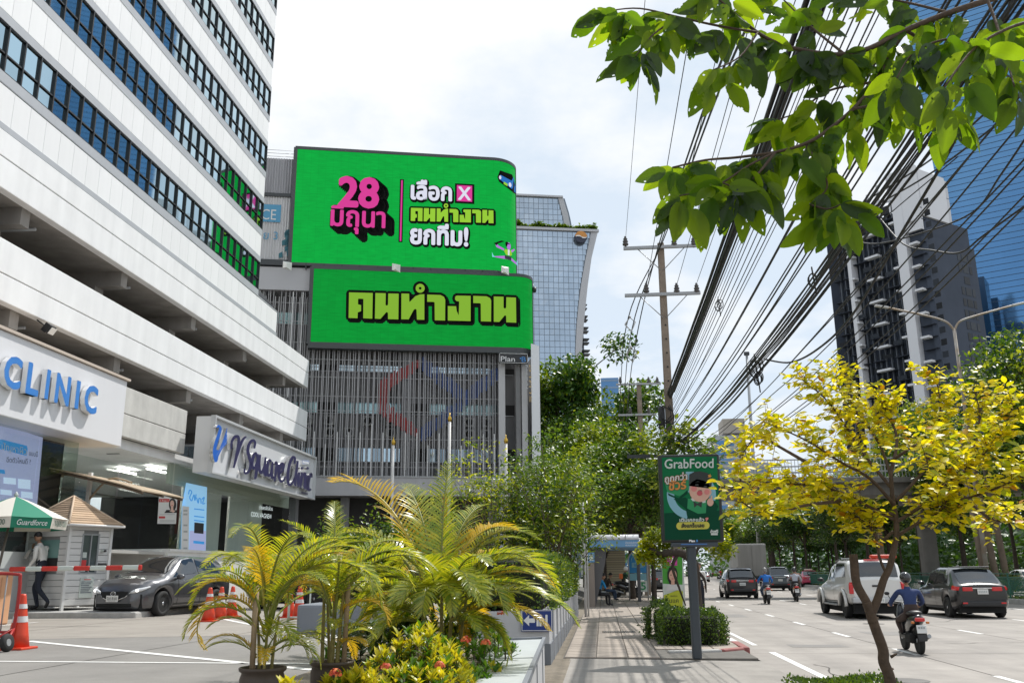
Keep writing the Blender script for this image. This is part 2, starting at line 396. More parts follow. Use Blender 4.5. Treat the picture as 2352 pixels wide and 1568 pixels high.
pv = MB(); pv.box(-.75, 2.62, 16.7, 75, -.05, .115); pavement = pv.build('pavement', M('joint', (.14, .13, .115), .95, var=.2), kind='structure')
tm = MB(); tm.rbox((0, 0, 0), (.545, .545, .05), .008, seg=1); tme = tm.mesh('tile', tile_grey)
rest = MB()
for j in range(72):
    for i in range(6):
        x = -.45 + .56 * i; y = 17.0 + .56 * j; dz = random.uniform(-.004, .004)
        if i > 2 and y < 18.4: continue
        if j < 50: place(tme, 'tile', pavement, loc=(x + .0, y, .112 + dz), rot=(random.uniform(-.006, .006), random.uniform(-.006, .006), random.uniform(-.004, .004)))
        else: rest.box(x - .272, x + .272, y - .272, y + .272, .1, .137)
rest.build('tile', tile_grey, pavement, kind='stuff')
for gx, gy in ((.35, 23.3), (.3, 34.5)):
    g = MB()
    for i in range(14): g.box(gx - .38 + .055 * i, gx - .355 + .055 * i, gy - .2, gy + .2, .135, .147)
    g.box(gx - .42, gx + .40, gy - .23, gy - .2, .135, .148); g.box(gx - .42, gx + .40, gy + .2, gy + .23, .135, .148)
    g.build('grating', dark_metal, pavement)
ap = MB(); ap.add([(-.62, 2, .10), (2.7, 2, .07), (2.7, 16.72, .07), (-.62, 16.72, .112)], [(0, 1, 2, 3)])
ap.build('driveway_apron', M('apron', (.32, .295, .265), .82, speck=.2, blot=.25, var=.12, vscale=2.5, bump=.35, bscale=70, stain=.0), kind='structure')
ds = MB(); ds.add([(-1.15, 2, .105), (-.60, 2, .108), (-.60, 70, .125), (-1.15, 70, .12)], [(0, 1, 2, 3)]); ds.build('dirt_strip', earth, kind='structure')
kerb = bpy.data.objects.new('kerb', None); COL.objects.link(kerb); tag(kerb, kind='structure')
for k in range(40):
    y = 19.2 + 1.0 * k; b = MB(); b.rbox((2.70 + bend(y), y + .5, .07), (.17, .985, .16), .02, seg=2)
    b.build('kerb_stone', (kerb_red if k % 2 == 0 else kerb_white) if k < 3 else kerb_con, kerb)
ends = [(1.15, 17.75), (1.65, 17.85), (2.15, 18.05), (2.6, 18.5)]
for i in range(3):
    (xa, ya), (xb, yb) = ends[i], ends[i + 1]; b = MB(); d = V((xb - xa, yb - ya, 0))
    b.rbox(((xa + xb) / 2, (ya + yb) / 2, .075), (d.length * .985, .17, .17), .03, rot=Matrix.Rotation(atan2(d.y, d.x), 3, 'Z')); b.build('kerb_stone', kerb_con if i < 2 else kerb_red, kerb)
b = MB(); b.rbox((2.68, 18.85, .075), (.17, .66, .17), .03); b.build('kerb_stone', kerb_red, kerb)
nk = MB(); nk.rbox((3.3, 8.2, .05), (.16, 6.6, .13), .02); nk.build('kerb_stone', kerb_con, kerb)
for k in range(45):
    y = -4 + 3 * k; b = MB()
    d = V((bend(y + 3) - bend(y), 3, 0)); b.rbox((18.66 + bend(y + 1.5), y + 1.5, .1), (.2, 2.98, .22), .02, rot=Matrix.Rotation(-atan2(d.x, d.y), 3, 'Z')); b.build('kerb_stone', kerb_con, kerb)
md = MB(); ys = [-20 + 6 * i for i in range(50)]
md.add([(18.76 + bend(y), y, .19) for y in ys] + [(20.6 + bend(y), y, .19) for y in ys], [(i, i + 50, i + 51, i + 1) for i in range(49)])
md.build('median', M('median_soil', (.13, .15, .06), .95, var=.4, vscale=4, bump=.5), kind='structure')
fp = MB(); fp.add([(36 + bend(y), y, .15) for y in ys] + [(75 + bend(y), y, .15) for y in ys], [(i, i + 50, i + 51, i + 1) for i in range(49)])
fp.build('far_pavement', tile_grey, kind='structure')
def crack(pts, w=.018):
    q = MB(); c = catmull([(x, y, .0045) for x, y in pts], 5); L = []
    for i, p in enumerate(c):
        t = (c[min(i + 1, len(c) - 1)] - c[max(i - 1, 0)]).normalized(); s_ = V((-t.y, t.x, 0)) * w * random.uniform(.3, 1); L += [p + s_, p - s_]
    q.add(L, [(2 * i, 2 * i + 2, 2 * i + 3, 2 * i + 1) for i in range(len(c) - 1)]); q.build('crack', M('crack_dark', (.085, .075, .065), .9), road)
for k in range(14):
    x0_, y0_ = random.uniform(3.2, 13), random.uniform(9, 48); a_ = random.uniform(-1.2, 1.2); pts_ = [(x0_, y0_)]
    for j in range(5): a_ += random.uniform(-.6, .6); pts_.append((min(18, max(3, pts_[-1][0] + .45 * cos(a_))), pts_[-1][1] + .5 * sin(a_)))
    crack(pts_)
for x_, y_, w_, h_ in ((6.6, 24, 1.1, 1.5), (4.1, 33, .9, 2.4), (10.4, 19, 1.3, 1.2), (7.4, 15.2, .8, .6), (3.9, 20.5, 1.2, .7)):
    q = MB(); q.add([(x_ + w_ * random.uniform(-.04, .04) + dx_ * w_, y_ + random.uniform(-.05, .05) + dy_ * h_, .0035) for dx_, dy_ in ((0, 0), (.5, .03), (1, 0), (1.02, .5), (1, 1), (.5, .97), (0, 1))], [(0, 1, 2, 3, 4, 5, 6)]); q.build('repair_patch', M('patch_grey', (.25, .235, .22), .85, speck=.2, blot=.2), road)
for x_, y_ in ((4.4, 14.5), (8.0, 29), (11.2, 23)):
    q = MB(); q.lathe([(.31, .004), (.30, .008), (.001, .007)], 24, (x_, y_, 0)); q.build('manhole_cover', M('iron', (.12, .11, .10), .6, speck=.3), road)
FZ = .57
fc = MB(); fc.add([(-60, -4, FZ), (-2.3, -4, FZ), (-2.3, 75, FZ), (-60, 75, FZ)], [(0, 1, 2, 3)])
fc.add([(-2.3, -4, FZ), (-1.1, -4, .1), (-1.1, 75, .1), (-2.3, 75, FZ)], [(0, 1, 2, 3)])
forecourt = fc.build('forecourt', M('forecourt_base', (.10, .095, .085), .9), kind='structure')
def fslab(pts, mat):
    a = MB(); a.add([(x, y, FZ + .004) for x, y in pts], [tuple(range(len(pts)))]); return a.build('slab', mat, forecourt)
gx = [-38, -30, -22, -16.5, -11, -6.4, -2.35]
def diag(x): return 15.2 + (x + 8) * .25
for i in range(6):
    xa, xb = gx[i] + .015, gx[i + 1] - .015
    fslab([(xa, -3.9), (xb, -3.9), (xb, diag(xb) - .02), (xa, diag(xa) - .02)], drive_con if i % 2 else drive_con)
    for k in range(6):
        ya = 7 * k; f0 = (lambda x, k=k: diag(x) + 7 * k + .02); f1 = (lambda x, k=k: diag(x) + 7 * k + 6.98)
        fslab([(xa, f0(xa)), (xb, f0(xb)), (xb, f1(xb)), (xa, f1(xa))], M('drive_pale', (.315, .285, .25), .8, speck=.12, blot=.15, var=.10, vscale=1.5, bump=.25, bscale=60))
def fline(a, b, w, name='painted_line'):
    pa, pb = on_z(*a, FZ + .009), on_z(*b, FZ + .009); d = (pb - pa).normalized(); n = V((-d.y, d.x, 0)) * w / 2
    q = MB(); q.add([pa - n, pa + n, pb + n, pb - n], [(0, 1, 2, 3)]); return q.build(name, road_paint, forecourt)
fline((-60, 1441), (85, 1428), .12); fline((66, 1471), (720, 1537), .13); fline((-40, 1517), (720, 1523), .09); fline((470, 1412), (760, 1470), .12); fline((700, 1440), (860, 1486), .12)
# ================================================================ white office block on the left
LB = Matrix.Translation((-16, 42, 0)) @ Matrix.Rotation(R(1.0), 4, 'Z'); LBI = LB.inverted()
office = thing('office_building', 'white office block with ribbon windows above open parking decks', 'building', (-16, 42, 0), R(1.0))
def prj(p):
    q = RWC @ (V(p) - EYE)
    return (CXP + FPX * q.x / q.z, CYP + FPX * q.y / q.z) if q.z > .1 else (-9e9, 9e9)
def inview(p, m=40): x, y = prj(p); return -m < x < 2352 + m and -m < y < 1568 + m
class Pix:
    """a flat design surveyed off the photograph: zoom pixel -> point on the sign's real plane, in the parent's space"""
    def __init__(s, ox, oy, sc, p0, n, inv=None, off=0.): s.a = (ox, oy, sc); s.p0 = V(p0); s.n = V(n).normalized(); s.inv = inv; s.off = off
    def __matmul__(s, v):
        ox, oy, sc = s.a; p = on_plane((ox + v[0] / sc) * .93780, (oy + v[1] / sc) * .93780, s.p0, s.n) + s.n * (v[2] + s.off)
        return s.inv @ p if s.inv is not None else p
PW = .742
V0, V1 = -2.6 - PW * 50, -2.6
ROWS = 8
z_w0 = lambda k: 14.68 + 3.03 * k
z_w1 = lambda k: 16.06 + 3.03 * k
pane_hi = MB(); pane_hi.box(-.012, .012, .03, PW - .03, .03, .82); pane_hi = pane_hi.mesh('window_pane', office_glass)
pane_lo = MB(); pane_lo.box(-.012, .012, .03, PW - .03, .03, .50); pane_lo = pane_lo.mesh('window_pane', office_glass)
mull = MB(); mull.box(-.05, .05, -.026, .026, 0, 1.38); mull = mull.mesh('mullion', black_metal)
pan = MB(); pan.rbox((0, PW / 2, .555), (.05, PW - .008, 1.10), .004, seg=1); pan = pan.mesh('cladding_panel', panel_white)
stuff_p = MB(); stuff_g = MB()
core = MB(); core.box(-22, -.16, V0, V1 - .05, 14.3, z_w1(ROWS) + 2); core.build('core', dark_void, office)
for k in range(ROWS):
    z0, z1 = z_w0(k), z_w1(k)
    for nm, a, b, d, mt in (('sill', z0 - .30, z0, .05, stripe_grey), ('head', z1, z1 + .26, .05, stripe_grey)):
        q = MB(); q.box(-.16, d, V0, V1 + .04, a, b); q.build(nm, mt, office)
    for nm, a in (('rail', z0), ('rail', z0 + .52), ('rail', z1 - .05)):
        q = MB(); q.box(-.10, .03, V0, V1, a, a + .045); q.build('window_rail', black_metal, office)
    q = MB(); q.box(-.16, -.02, V0, V1, z1 + .26, z0 + 2.73); q.build('spandrel', white_paint, office)
    for c in range(51):
        v = V0 + PW * c
        if inview(LB @ V((0, v, z0 + .6)), 60): place(mull, 'mullion', office, loc=(0, v, z0))
        else: stuff_g.box(-.05, .06, v - .035, v + .035, z0, z1, 1)
        if c == 50: continue
        t = [random.uniform(-.004, .004) for _ in range(4)]
        for me, dz in ((pane_lo, 0), (pane_hi, .52)):
            if inview(LB @ V((0, v, z0 + dz)), 60): place(me, 'window_pane', office, loc=(-.03, v, z0 + dz), rot=(0, t[0] * .6, t[1]))
            else: stuff_g.quad((-.03, v, z0 + dz), (-.03, v + PW, z0 + dz), (-.03, v + PW, z0 + dz + .8), (-.03, v, z0 + dz + .8))
        if inview(LB @ V((0, v, z1 + .8)), 60): place(pan, 'cladding_panel', office, loc=(.012, v, z1 + .28))
        else: stuff_p.box(-.01, .03, v + .006, v + PW - .006, z1 + .28, z1 + 1.38)
stuff_g.build('window_pane', [office_glass, black_metal], office, kind='stuff'); stuff_p.build('cladding_panel', panel_white, office, kind='stuff')
q = MB(); q.box(-22, -.2, V1 - .05, V1 + .02, 14.4, z_w1(ROWS) + 2); q.build('end_wall', white_paint, office)
q = MB(); q.box(-.3, -.02, -42, .2, 13.15, 14.38); q.build('spandrel', white_paint, office)
q = MB(); q.box(-.3, .06, -42, .22, 13.13, 13.30); q.build('stripe', stripe_grey, office)
q = MB(); q.add([(-.3, V1, 14.72), (.05, V1, 14.72), (.05, .22, 14.40), (-.3, .22, 14.40)], [(0, 1, 2, 3)]); q.box(-.3, .045, -42, .2, 14.36, 14.41); q.build('coping', stripe_grey, office)
for c in range(58):
    v = .2 - PW * (c + 1)
    o = place(pan, 'cladding_panel', office, loc=(.012, v, 13.31), scale=(1, 1, .93))
def band(z0, z1, zg, v1, mt, nm='deck_parapet', x1=.06, groove=True, v0=-42):
    """a smooth parapet in two lifts with an open groove between them, on the edge of a deck"""
    for a, b in ((z0, zg - .012), (zg + .012, z1)):
        q = MB(); q.rbox(((x1 - .22) / 2, (v0 + v1) / 2, (a + b) / 2), (x1 + .22, v1 - v0, b - a), .015, seg=1); q.build(nm, mt, office)
    q = MB(); q.box(-.2, x1 - .03, v0, v1 - .03, zg - .012, zg + .012); q.build('groove', dark_void, office)
band(11.58, 13.13, 12.42, 5.72, white_paint); band(8.63, 10.27, 9.36, 5.9, white_paint)
band(6.06, 7.72, 6.82, -9.0, raw_concrete, 'concrete_beam', .0)
for zs, v1 in ((11.6, 5.6), (8.65, 5.7)):
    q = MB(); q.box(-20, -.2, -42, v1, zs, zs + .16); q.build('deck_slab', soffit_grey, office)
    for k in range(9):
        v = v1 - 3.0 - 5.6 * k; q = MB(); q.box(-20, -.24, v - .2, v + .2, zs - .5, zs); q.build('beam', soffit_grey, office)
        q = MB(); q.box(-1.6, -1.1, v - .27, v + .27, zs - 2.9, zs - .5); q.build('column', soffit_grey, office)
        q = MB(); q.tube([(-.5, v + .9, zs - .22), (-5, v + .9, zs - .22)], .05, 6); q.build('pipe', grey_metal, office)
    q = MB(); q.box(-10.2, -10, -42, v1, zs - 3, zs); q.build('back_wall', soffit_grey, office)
q = MB(); q.box(-20, -.3, -42, -2, 5.72, 6.06); q.build('deck_slab', white_paint, office)
q = MB(); q.box(-20, -.3, -2, 5.6, 5.72, 5.9); q.build('deck_slab', white_paint, office)
fl = MB(); fl.cbox((.28, -18.9, 8.35), (.18, .30, .26), 0, Matrix.Rotation(R(35), 3, 'Y')); fl.cbox((.40, -18.9, 8.27), (.02, .24, .20), 1, Matrix.Rotation(R(35), 3, 'Y')); fl.tube([(-.1, -18.9, 8.62), (.2, -18.9, 8.42)], .02)
fl.build('flood_lamp', [black_metal, M('lamp_face', (.8, .8, .78), .3)], office)
gl_tint = glassmat('shop_glass', (.90, .93, .915), .0)
plinth_m = M('plinth', (.72, .72, .71), .5, stain=.1)
q = MB(); q.box(-10, -.15, -9.3, 5.5, FZ - .4, 2.42); q.box(-10, -.10, -9.3, 5.55, 2.42, 2.52); q.build('plinth', plinth_m, office)
q = MB(); q.box(-10, -2.3, -30, -9.3, FZ - .4, 2.30); q.build('plinth', plinth_m, office)
q = MB(); q.box(-12, -11.8, -42, 5.5, 2, 5.72); q.build('shop_wall', M('shop_wall', (.42, .43, .40), .8, var=.3, vscale=.7), office)
q = MB(); q.box(-12, -.3, -30, 5.4, 2.30, 2.40); q.build('shop_floor', M('shop_floor', (.45, .44, .42), .4), office)
gpm = {}
def gpane(x, v, z0, z1, w, ax='y', nm='glass_pane'):
    q = MB()
    if ax == 'y': q.box(x - .006, x + .006, v + .012, v + w - .012, z0, z1)
    else: q.box(x + .012, x + w - .012, v - .006, v + .006, z0, z1)
    return q.build(nm, gl_tint, office)
for k in range(14): gpane(-.2, -9.25 + 1.05 * k, 2.52, 5.70, 1.05)
gpane(-1.35, -9.27, 2.52, 5.70, 1.12, 'x'); gpane(-2.35, -9.27, 2.52, 5.70, 1.0, 'x')
for k in range(9): gpane(-2.4, -9.3 - 1.3 * (k + 1), 2.40, 5.70, 1.3)
cur = MB()
for k in range(64):
    v = -7.6 + .16 * k; random.seed(k)
    if 24 < k < 30 or k > 56: continue
    cur.quad((-.55 - .16 * (k % 2), v, 2.52), (-.55 - .16 * ((k + 1) % 2), v + .16, 2.52), (-.55 - .16 * ((k + 1) % 2), v + .16, 4.95), (-.55 - .16 * (k % 2), v, 4.95))
cur.build('curtain', M('curtain', (.62, .64, .60), .8), office)
q = MB(); q.box(-.62, -.5, -9.0, 5.2, 4.95, 5.70); q.build('pelmet', M('pelmet', (.60, .63, .55), .7), office)
for v, x, l in ((-8.6, -1.6, 1.5), (-5.6, -1.6, 1.5), (-2.6, -1.6, 1.5), (.4, -1.6, 1.5), (3.0, -1.6, 1.5), (-19, -3.4, 1.5), (-14, -3.4, 1.5), (-8.2, -3, 1.4), (-3.5, -2.4, 1.4), (-16, -5, 6), (-20, -7, 4), (-13, -6, 1.2), (-12, -4, 1.2)):
    q = MB(); q.box(x - .05, x + .05, v, v + l, 5.55, 5.6); q.build('ceiling_lamp', M('tube_light', (.9, .9, .9), .4, emit=(1, .97, .9), es=16), office)
for x, v in ((-1.2, -16), (-1.2, -14), (-1.2, -12), (-1.9, -15), (-.9, -17.5)):
    q = MB(); q.box(x - .22, x + .22, v - .06, v + .06, 5.708, 5.722); q.build('slot_diffuser', dark_void, office)
for x, v, w, h in ((-6.5, -16.5, 2.2, 1.6), (-8, -12, 2.0, 1.4), (-7.5, -20.5, 1.5, 2.0)):
    q = MB(); q.box(x, x + .5, v, v + w, 2.4, 2.4 + h); q.build('reception_desk', M('desk', (.35, .34, .32), .5), office)
q = MB(); q.box(-4.6, -4.4, -13, -9.6, 2.4, 5.7); q.build('partition', M('part', (.42, .44, .42), .6), office)
CLX = 1.55
cb = MB(); cb.rbox((CLX - .75, -22.15, 6.27), (1.5, 11.0, 1.99), .02, seg=1); cb.build('sign_box', M('sign_white', (.74, .745, .77), .45, stain=.03), office)
cb = MB(); cb.box(-.3, CLX + .07, -27.7, -16.58, 7.272, 7.34); cb.build('sign_coping', M('coping_tan', (.55, .47, .40), .7), office)
blue_face = M('blue_face', (.045, .22, .62), .45); side_white = M('side_white', (.78, .78, .78), .4)
def lb_pt(px, py, x): return LBI @ on_plane(px, py, LB @ V((x, 0, 0)), LB.to_3x3() @ V((1, 0, 0)))
yz = Matrix(((0, 0, 1, CLX), (1, 0, 0, 0), (0, 1, 0, 0), (0, 0, 0, 1)))
spans = [('C', 5, 47), ('L', 58, 89), ('I', 101, 112), ('N', 124, 159), ('I', 170, 181), ('C', 191, 222)]
ztop = [(838, 905), (850, 916), (865, 927), (875, 940), (889, 950), (898, 960)]
for (ch, xa, xb), (ta, tb) in zip(spans, ztop):
    a = lb_pt(xa, (ta + tb) / 2, CLX + .17); b = lb_pt(xb, (ta + tb) / 2, CLX + .17)
    q = MB(); letter(q, ch, yz, a.y + .04, 5.93, h=.74, w=(b.y - a.y - .06), mi=0, z=.05, depth=.13, mi_side=1, stamp=.028 if ch != 'I' else .012, nst=6, bold=.012)
    q.build('sign_letter', [blue_face, side_white], office)
SGX = 1.0
sb = MB(); sb.box(.36, SGX - .03, -8.95, 4.45, 5.36, 7.52); sb.build('sign_box', M('sign_body', (.72, .72, .72), .4), office)
sb = MB()
for a in ((-8.97, 4.47, 7.47, 7.56), (-8.97, 4.47, 5.32, 5.39)): sb.box(SGX - .05, SGX + .14, *a)
for a in ((-8.97, -8.88, 5.39, 7.47), (4.40, 4.47, 5.39, 7.47)): sb.box(SGX - .05, SGX + .14, *a)
sb.build('sign_frame', M('sign_frame', (.66, .67, .68), .3, metal=.3), office)
sb = MB(); sb.box(SGX - .03, SGX, -8.9, 4.42, 5.38, 7.48); sb.build('sign_face', M('sign_face', (.64, .65, .67), .3), office)
PV = Pix(380, 980, 3.9208, LB @ V((SGX, 0, 6)), LB.to_3x3() @ V((1, 0, 0)), LBI, .10)
navy = M('navy_face', (.025, .022, .085), .35); swan_b = M('swan_blue', (.02, .13, .55), .3); chrome = M('letter_side', (.62, .62, .62), .25, metal=.7)
vs_ = {
 'V': [[(676, 470), (682, 400), (712, 352), (744, 352), (750, 400), (728, 510), (700, 648)], [(700, 648), (742, 500), (782, 392), (822, 346)]],
 'S': [[(902, 462), (910, 408), (890, 384), (856, 412), (838, 480), (852, 545), (866, 600), (858, 660), (832, 698), (806, 694), (808, 655)]],
 'q': [[(930, 545), (916, 506), (892, 540), (880, 610), (888, 652), (910, 640), (934, 570), (938, 515)], [(938, 515), (926, 640), (914, 735), (900, 752)]],
 'u': [[(960, 520), (950, 610), (956, 680), (976, 690), (1000, 630), (1014, 545)], [(1012, 550), (1000, 660), (1006, 716), (1024, 715)]],
 'a': [[(1068, 590), (1048, 574), (1030, 630), (1028, 700), (1044, 722), (1066, 690), (1082, 590)], [(1082, 590), (1070, 690), (1078, 744), (1098, 738)]],
 'r': [[(1098, 610), (1120, 600), (1112, 680), (1100, 778)], [(1104, 720), (1126, 640), (1148, 622)]],
 'e': [[(1146, 710), (1178, 670), (1186, 620), (1168, 612), (1148, 660), (1142, 730), (1160, 776), (1188, 766), (1206, 730)]],
 'C': [[(1294, 612), (1298, 560), (1278, 546), (1250, 600), (1230, 700), (1230, 780), (1250, 812), (1280, 780), (1294, 740)]],
 'l': [[(1326, 580), (1312, 690), (1298, 790), (1308, 822)]],
 'i': [[(1340, 690), (1330, 770), (1330, 830)]],
 'n': [[(1368, 690), (1358, 780), (1350, 838)], [(1358, 770), (1378, 712), (1396, 706), (1396, 770), (1390, 830), (1404, 850)]],
 'i.001': [[(1426, 720), (1414, 800), (1416, 862)]],
 'c': [[(1462, 740), (1456, 706), (1438, 740), (1426, 810), (1434, 862), (1456, 850)]]}
for ch, ss in vs_.items():
    q = MB()
    for i, p in enumerate(ss): stroke(q, PV, p, 24, z=.002 * i, depth=.13, mi=0, mi_side=1, k=5, wf=lambda s: .72 + .5 * sin(pi * min(1, s * 1.1)))
    if ch.startswith('i'): cx_ = 1368 if ch == 'i' else 1424; stroke(q, PV, [(cx_ - 8, 640 if ch == 'i' else 642), (cx_ + 4, 662)], 22, depth=.13, mi_side=1)
    q.build('sign_letter', [navy, chrome], office)
q = MB()
stroke(q, PV, [(536, 262), (552, 246), (570, 268), (560, 320), (532, 400), (514, 480), (516, 540), (530, 592)], 26, depth=.13, mi_side=1, wf=lambda s: .45 + 1.25 * s * (1.25 - s) * 1.6)
for i, (dx, l) in enumerate(((0, 0), (12, 20), (22, 42), (30, 66), (34, 92))): stroke(q, PV, [(536 + i * 2, 560 - 8 * i), (568 + dx * .5, 470 - l * .1), (606 + dx * .6, 370 + l * .5), (638 - i * 2, 268 + l * 1.5)], 15, z=.001 * i, depth=.13, mi_side=1, wf=lambda s: 1.1 - .75 * s)
poly(q, PV, [(505, 470), (560, 480), (548, 570), (531, 595), (514, 550)], z=.128)
q.build('swan_emblem', [swan_b, chrome], office)
q = MB(); rect(q, PV, 1396, 1462, 575, 612, z=.0); q.build('small_plate', M('small_plate', (.35, .4, .55), .4), office)
for (a, b, t) in ((1398, 1460, ''),):
    q = MB()
    for i in range(5): rect(q, PV, 1402 + 12 * i, 1410 + 12 * i, 582 + 3 * i, 600 + 3 * i, z=.004)
    q.build('small_lettering', white_flat, office)
q = MB()
for i in range(7): rect(q, PV, 1386 + 9 * i, 1393 + 9 * i, 876 + 2 * i, 894 + 2 * i, z=.0)
q.build('small_lettering', navy, office)
xn = LB.to_3x3() @ V((1, 0, 0)); yn = LB.to_3x3() @ V((0, -1, 0))
scr_blue = M('screen_blue', (.2, .4, .6), .3, emit=(.30, .58, .85), es=.55); scr_lilac = M('screen_lilac', (.3, .3, .45), .3, emit=(.42, .48, .78), es=.45)
pr_white = M('poster_white', (.72, .72, .72), .5); pr_red = M('poster_red', (.6, .05, .05), .5); pr_black = M('poster_black', (.03, .03, .035), .5); pr_skin = M('poster_skin', (.72, .48, .40), .5)
pr_blue = M('poster_blue', (.05, .30, .65), .5, emit=(.03, .22, .55), es=.5); pr_grey = M('poster_grey', (.4, .42, .42), .5); glow_white = M('glow_white', (.8, .8, .8), .5, emit=(.9, .95, 1), es=1.0)
PS = Pix(380, 980, 3.9208, LB @ V((-.17, 0, 4)), xn, LBI, .0)
scr = thing('advert_screen', 'tall pale blue advertising screen behind the shop glass under the cursive sign', 'screen', (-16, 42, 0), R(1.0))
q = MB(); poly(q, PS, [(298, 790), (498, 832), (486, 1440), (246, 1436), (258, 1010), (290, 1012)], z=0); q.build('panel', scr_blue, scr)
q = MB(); poly(q, PS, [(330, 1250), (486, 1250), (484, 1438), (326, 1436)], z=.004); poly(q, PS, [(262, 1012), (326, 1020), (322, 1436), (248, 1434)], z=.003, mi=1); q.build('panel', [scr_lilac, pr_white], scr)
q = MB()
for p in ([(318, 900), (330, 860), (350, 880), (330, 930), (345, 965)], [(350, 965), (372, 905), (380, 960), (392, 900)], [(396, 930), (412, 985), (420, 940), (436, 950), (440, 990)], [(446, 950), (470, 930), (455, 990), (478, 985)]): stroke(q, PS, p, 9, z=.006, depth=.002)
for yy in (1040, 1110, 1150): stroke(q, PS, [(372, yy), (470, yy + 12)], 10, z=.006, depth=.002)
stroke(q, PS, [(366, 1358), (470, 1368)], 26, z=.006, depth=.002); q.build('lettering', pr_blue, scr)
q = MB(); poly(q, PS, [(375, 1170), (466, 1180), (462, 1280), (372, 1272)], z=.008)
for yy in (1050, 1085, 1190, 1250, 1330, 1410): rect(q, PS, 270, 308, yy, yy + 16, z=.008, mi=1)
q.build('picture', [pr_black, pr_grey], scr)
PR = Pix(380, 980, 3.9208, LB @ V((0, -9.29, 0)), yn, LBI, 0)
pos = thing('wall_poster', 'white poster of a dark haired woman on the clinic end pane', 'poster', (-16, 42, 0), R(1.0))
q = MB(); poly(q, PR, [(36, 920), (214, 918), (200, 1184), (20, 1184)], z=0); q.build('sheet', pr_white, pos)
q = MB(); rect(q, PR, 38, 138, 944, 976, z=.004); rect(q, PR, 36, 96, 1112, 1132, z=.004); q.build('red_box', pr_red, pos)
q = MB(); fr_ = PR
for i, ch in enumerate('1Free1'): pass
vs1, fs1 = text2d('1 Free 1'); q.add([PR @ V((46 + a * 25, 972 - b * 30, .008)) for a, b in vs1], fs1)
for yy in (1092, 1146, 1156, 1166): rect(q, PR, 44, 190, yy, yy + 4, z=.006, mi=1)
q.build('lettering', [white_flat, pr_grey], pos)
q = MB(); disc(q, PR, 168, 1000, 36, 62, z=.006); poly(q, PR, [(88, 1080), (110, 1050), (210, 1052), (206, 1078)], z=.007); q.build('hair', pr_black, pos)
q = MB(); disc(q, PR, 164, 992, 19, 34, z=.010); rect(q, PR, 152, 176, 1015, 1056, z=.009); poly(q, PR, [(138, 1062), (165, 1046), (196, 1060), (176, 1076)], z=.0095); q.build('portrait', pr_skin, pos)
q = MB(); disc(q, PR, 164, 1008, 6, 4, z=.013); q.build('mouth', pr_red, pos)
lo = Pix(380, 980, 3.9208, LB @ V((-.48, 0, 4)), xn, LBI, 0)
q = MB()
for s_, x, y, w, h in (('COOL', 920, 1112, 78, 44), ('VAG', 1005, 1122, 56, 44), ('NEW', 1062, 1130, 56, 44)):
    v_, f_ = text2d(s_); m_ = max(a for a, b in v_); q.add([lo @ V((x + a / m_ * w, y - b / .7 * h + a / m_ * 8, .0)) for a, b in v_], f_)
v_, f_ = text2d('ร่างลดสัดส่วน'); m_ = max(a for a, b in v_); q.add([lo @ V((1000 + a / m_ * 128, 1044 - b / .7 * 36 + a / m_ * 14, .0)) for a, b in v_], f_)
q.build('window_lettering', glow_white, office)
PL = Pix(0, 840, 3.92, LB @ V((.55, 0, 3)), xn, LBI, 0)
for k in range(5): gpane(.8, -17.6 - 1.9 * (k + 1), 2.2, 5.28, 1.9)
gpane(-.9, -17.6, 2.2, 5.7, 1.7, 'x')
big = thing('advert_screen', 'large lilac advertising screen with Thai headline behind the leftmost shop window', 'screen', (-16, 42, 0), R(1.0))
q = MB(); poly(q, PL, [(-200, 770), (0, 790), (20, 780), (412, 905), (350, 1620), (-250, 1560)], z=0); q.build('panel', scr_lilac, big)
q = MB(); poly(q, PL, [(-80, 920), (20, 925), (255, 985), (262, 1020), (250, 1080), (-20, 1010), (-80, 1000)], z=.01)
poly(q, PL, [(-60, 1205), (40, 1215), (46, 1255), (-60, 1240)], z=.01); q.build('headline_box', pr_blue, big)
q = MB()
for s_, x, y, w, h, sl2, mi in (('ปัญหาผิว', 4, 1020, 246, 66, 52, 0), ('แบบนี้', 270, 1075, 86, 44, 16, 1), ('ฉีดตัวไหนดี ?', 52, 1140, 236, 46, 22, 1)):
    v_, f_ = text2d(s_); m_ = max(a for a, b in v_); q.add([PL @ V((x + a / m_ * w, y - b / .7 * h + a / m_ * sl2, .02)) for a, b in v_], f_, mi)
q.build('lettering', [white_flat, pr_black], big)
q = MB()
for (x, y, w, h) in ((30, 1285, 120, 60), (170, 1300, 120, 90), (0, 1400, 110, 50), (200, 1420, 110, 60)): poly(q, PL, [(x, y), (x + w, y + 12), (x + w, y + h + 12), (x, y + h)], z=.008)
q.build('picture', M('tile_pale', (.5, .6, .75), .4, emit=(.55, .68, .9), es=.6), big)
q = MB(); q.box(.3, .5, -30, -17.5, FZ, 2.2); q.box(-3, .5, -17.6, -17.4, FZ, 2.2); q.build('plinth', plinth_m, office)
q = MB(); q.box(.2, .3, -30, -17.5, 2.2, 5.3); q.build('screen_back', dark_void, office)
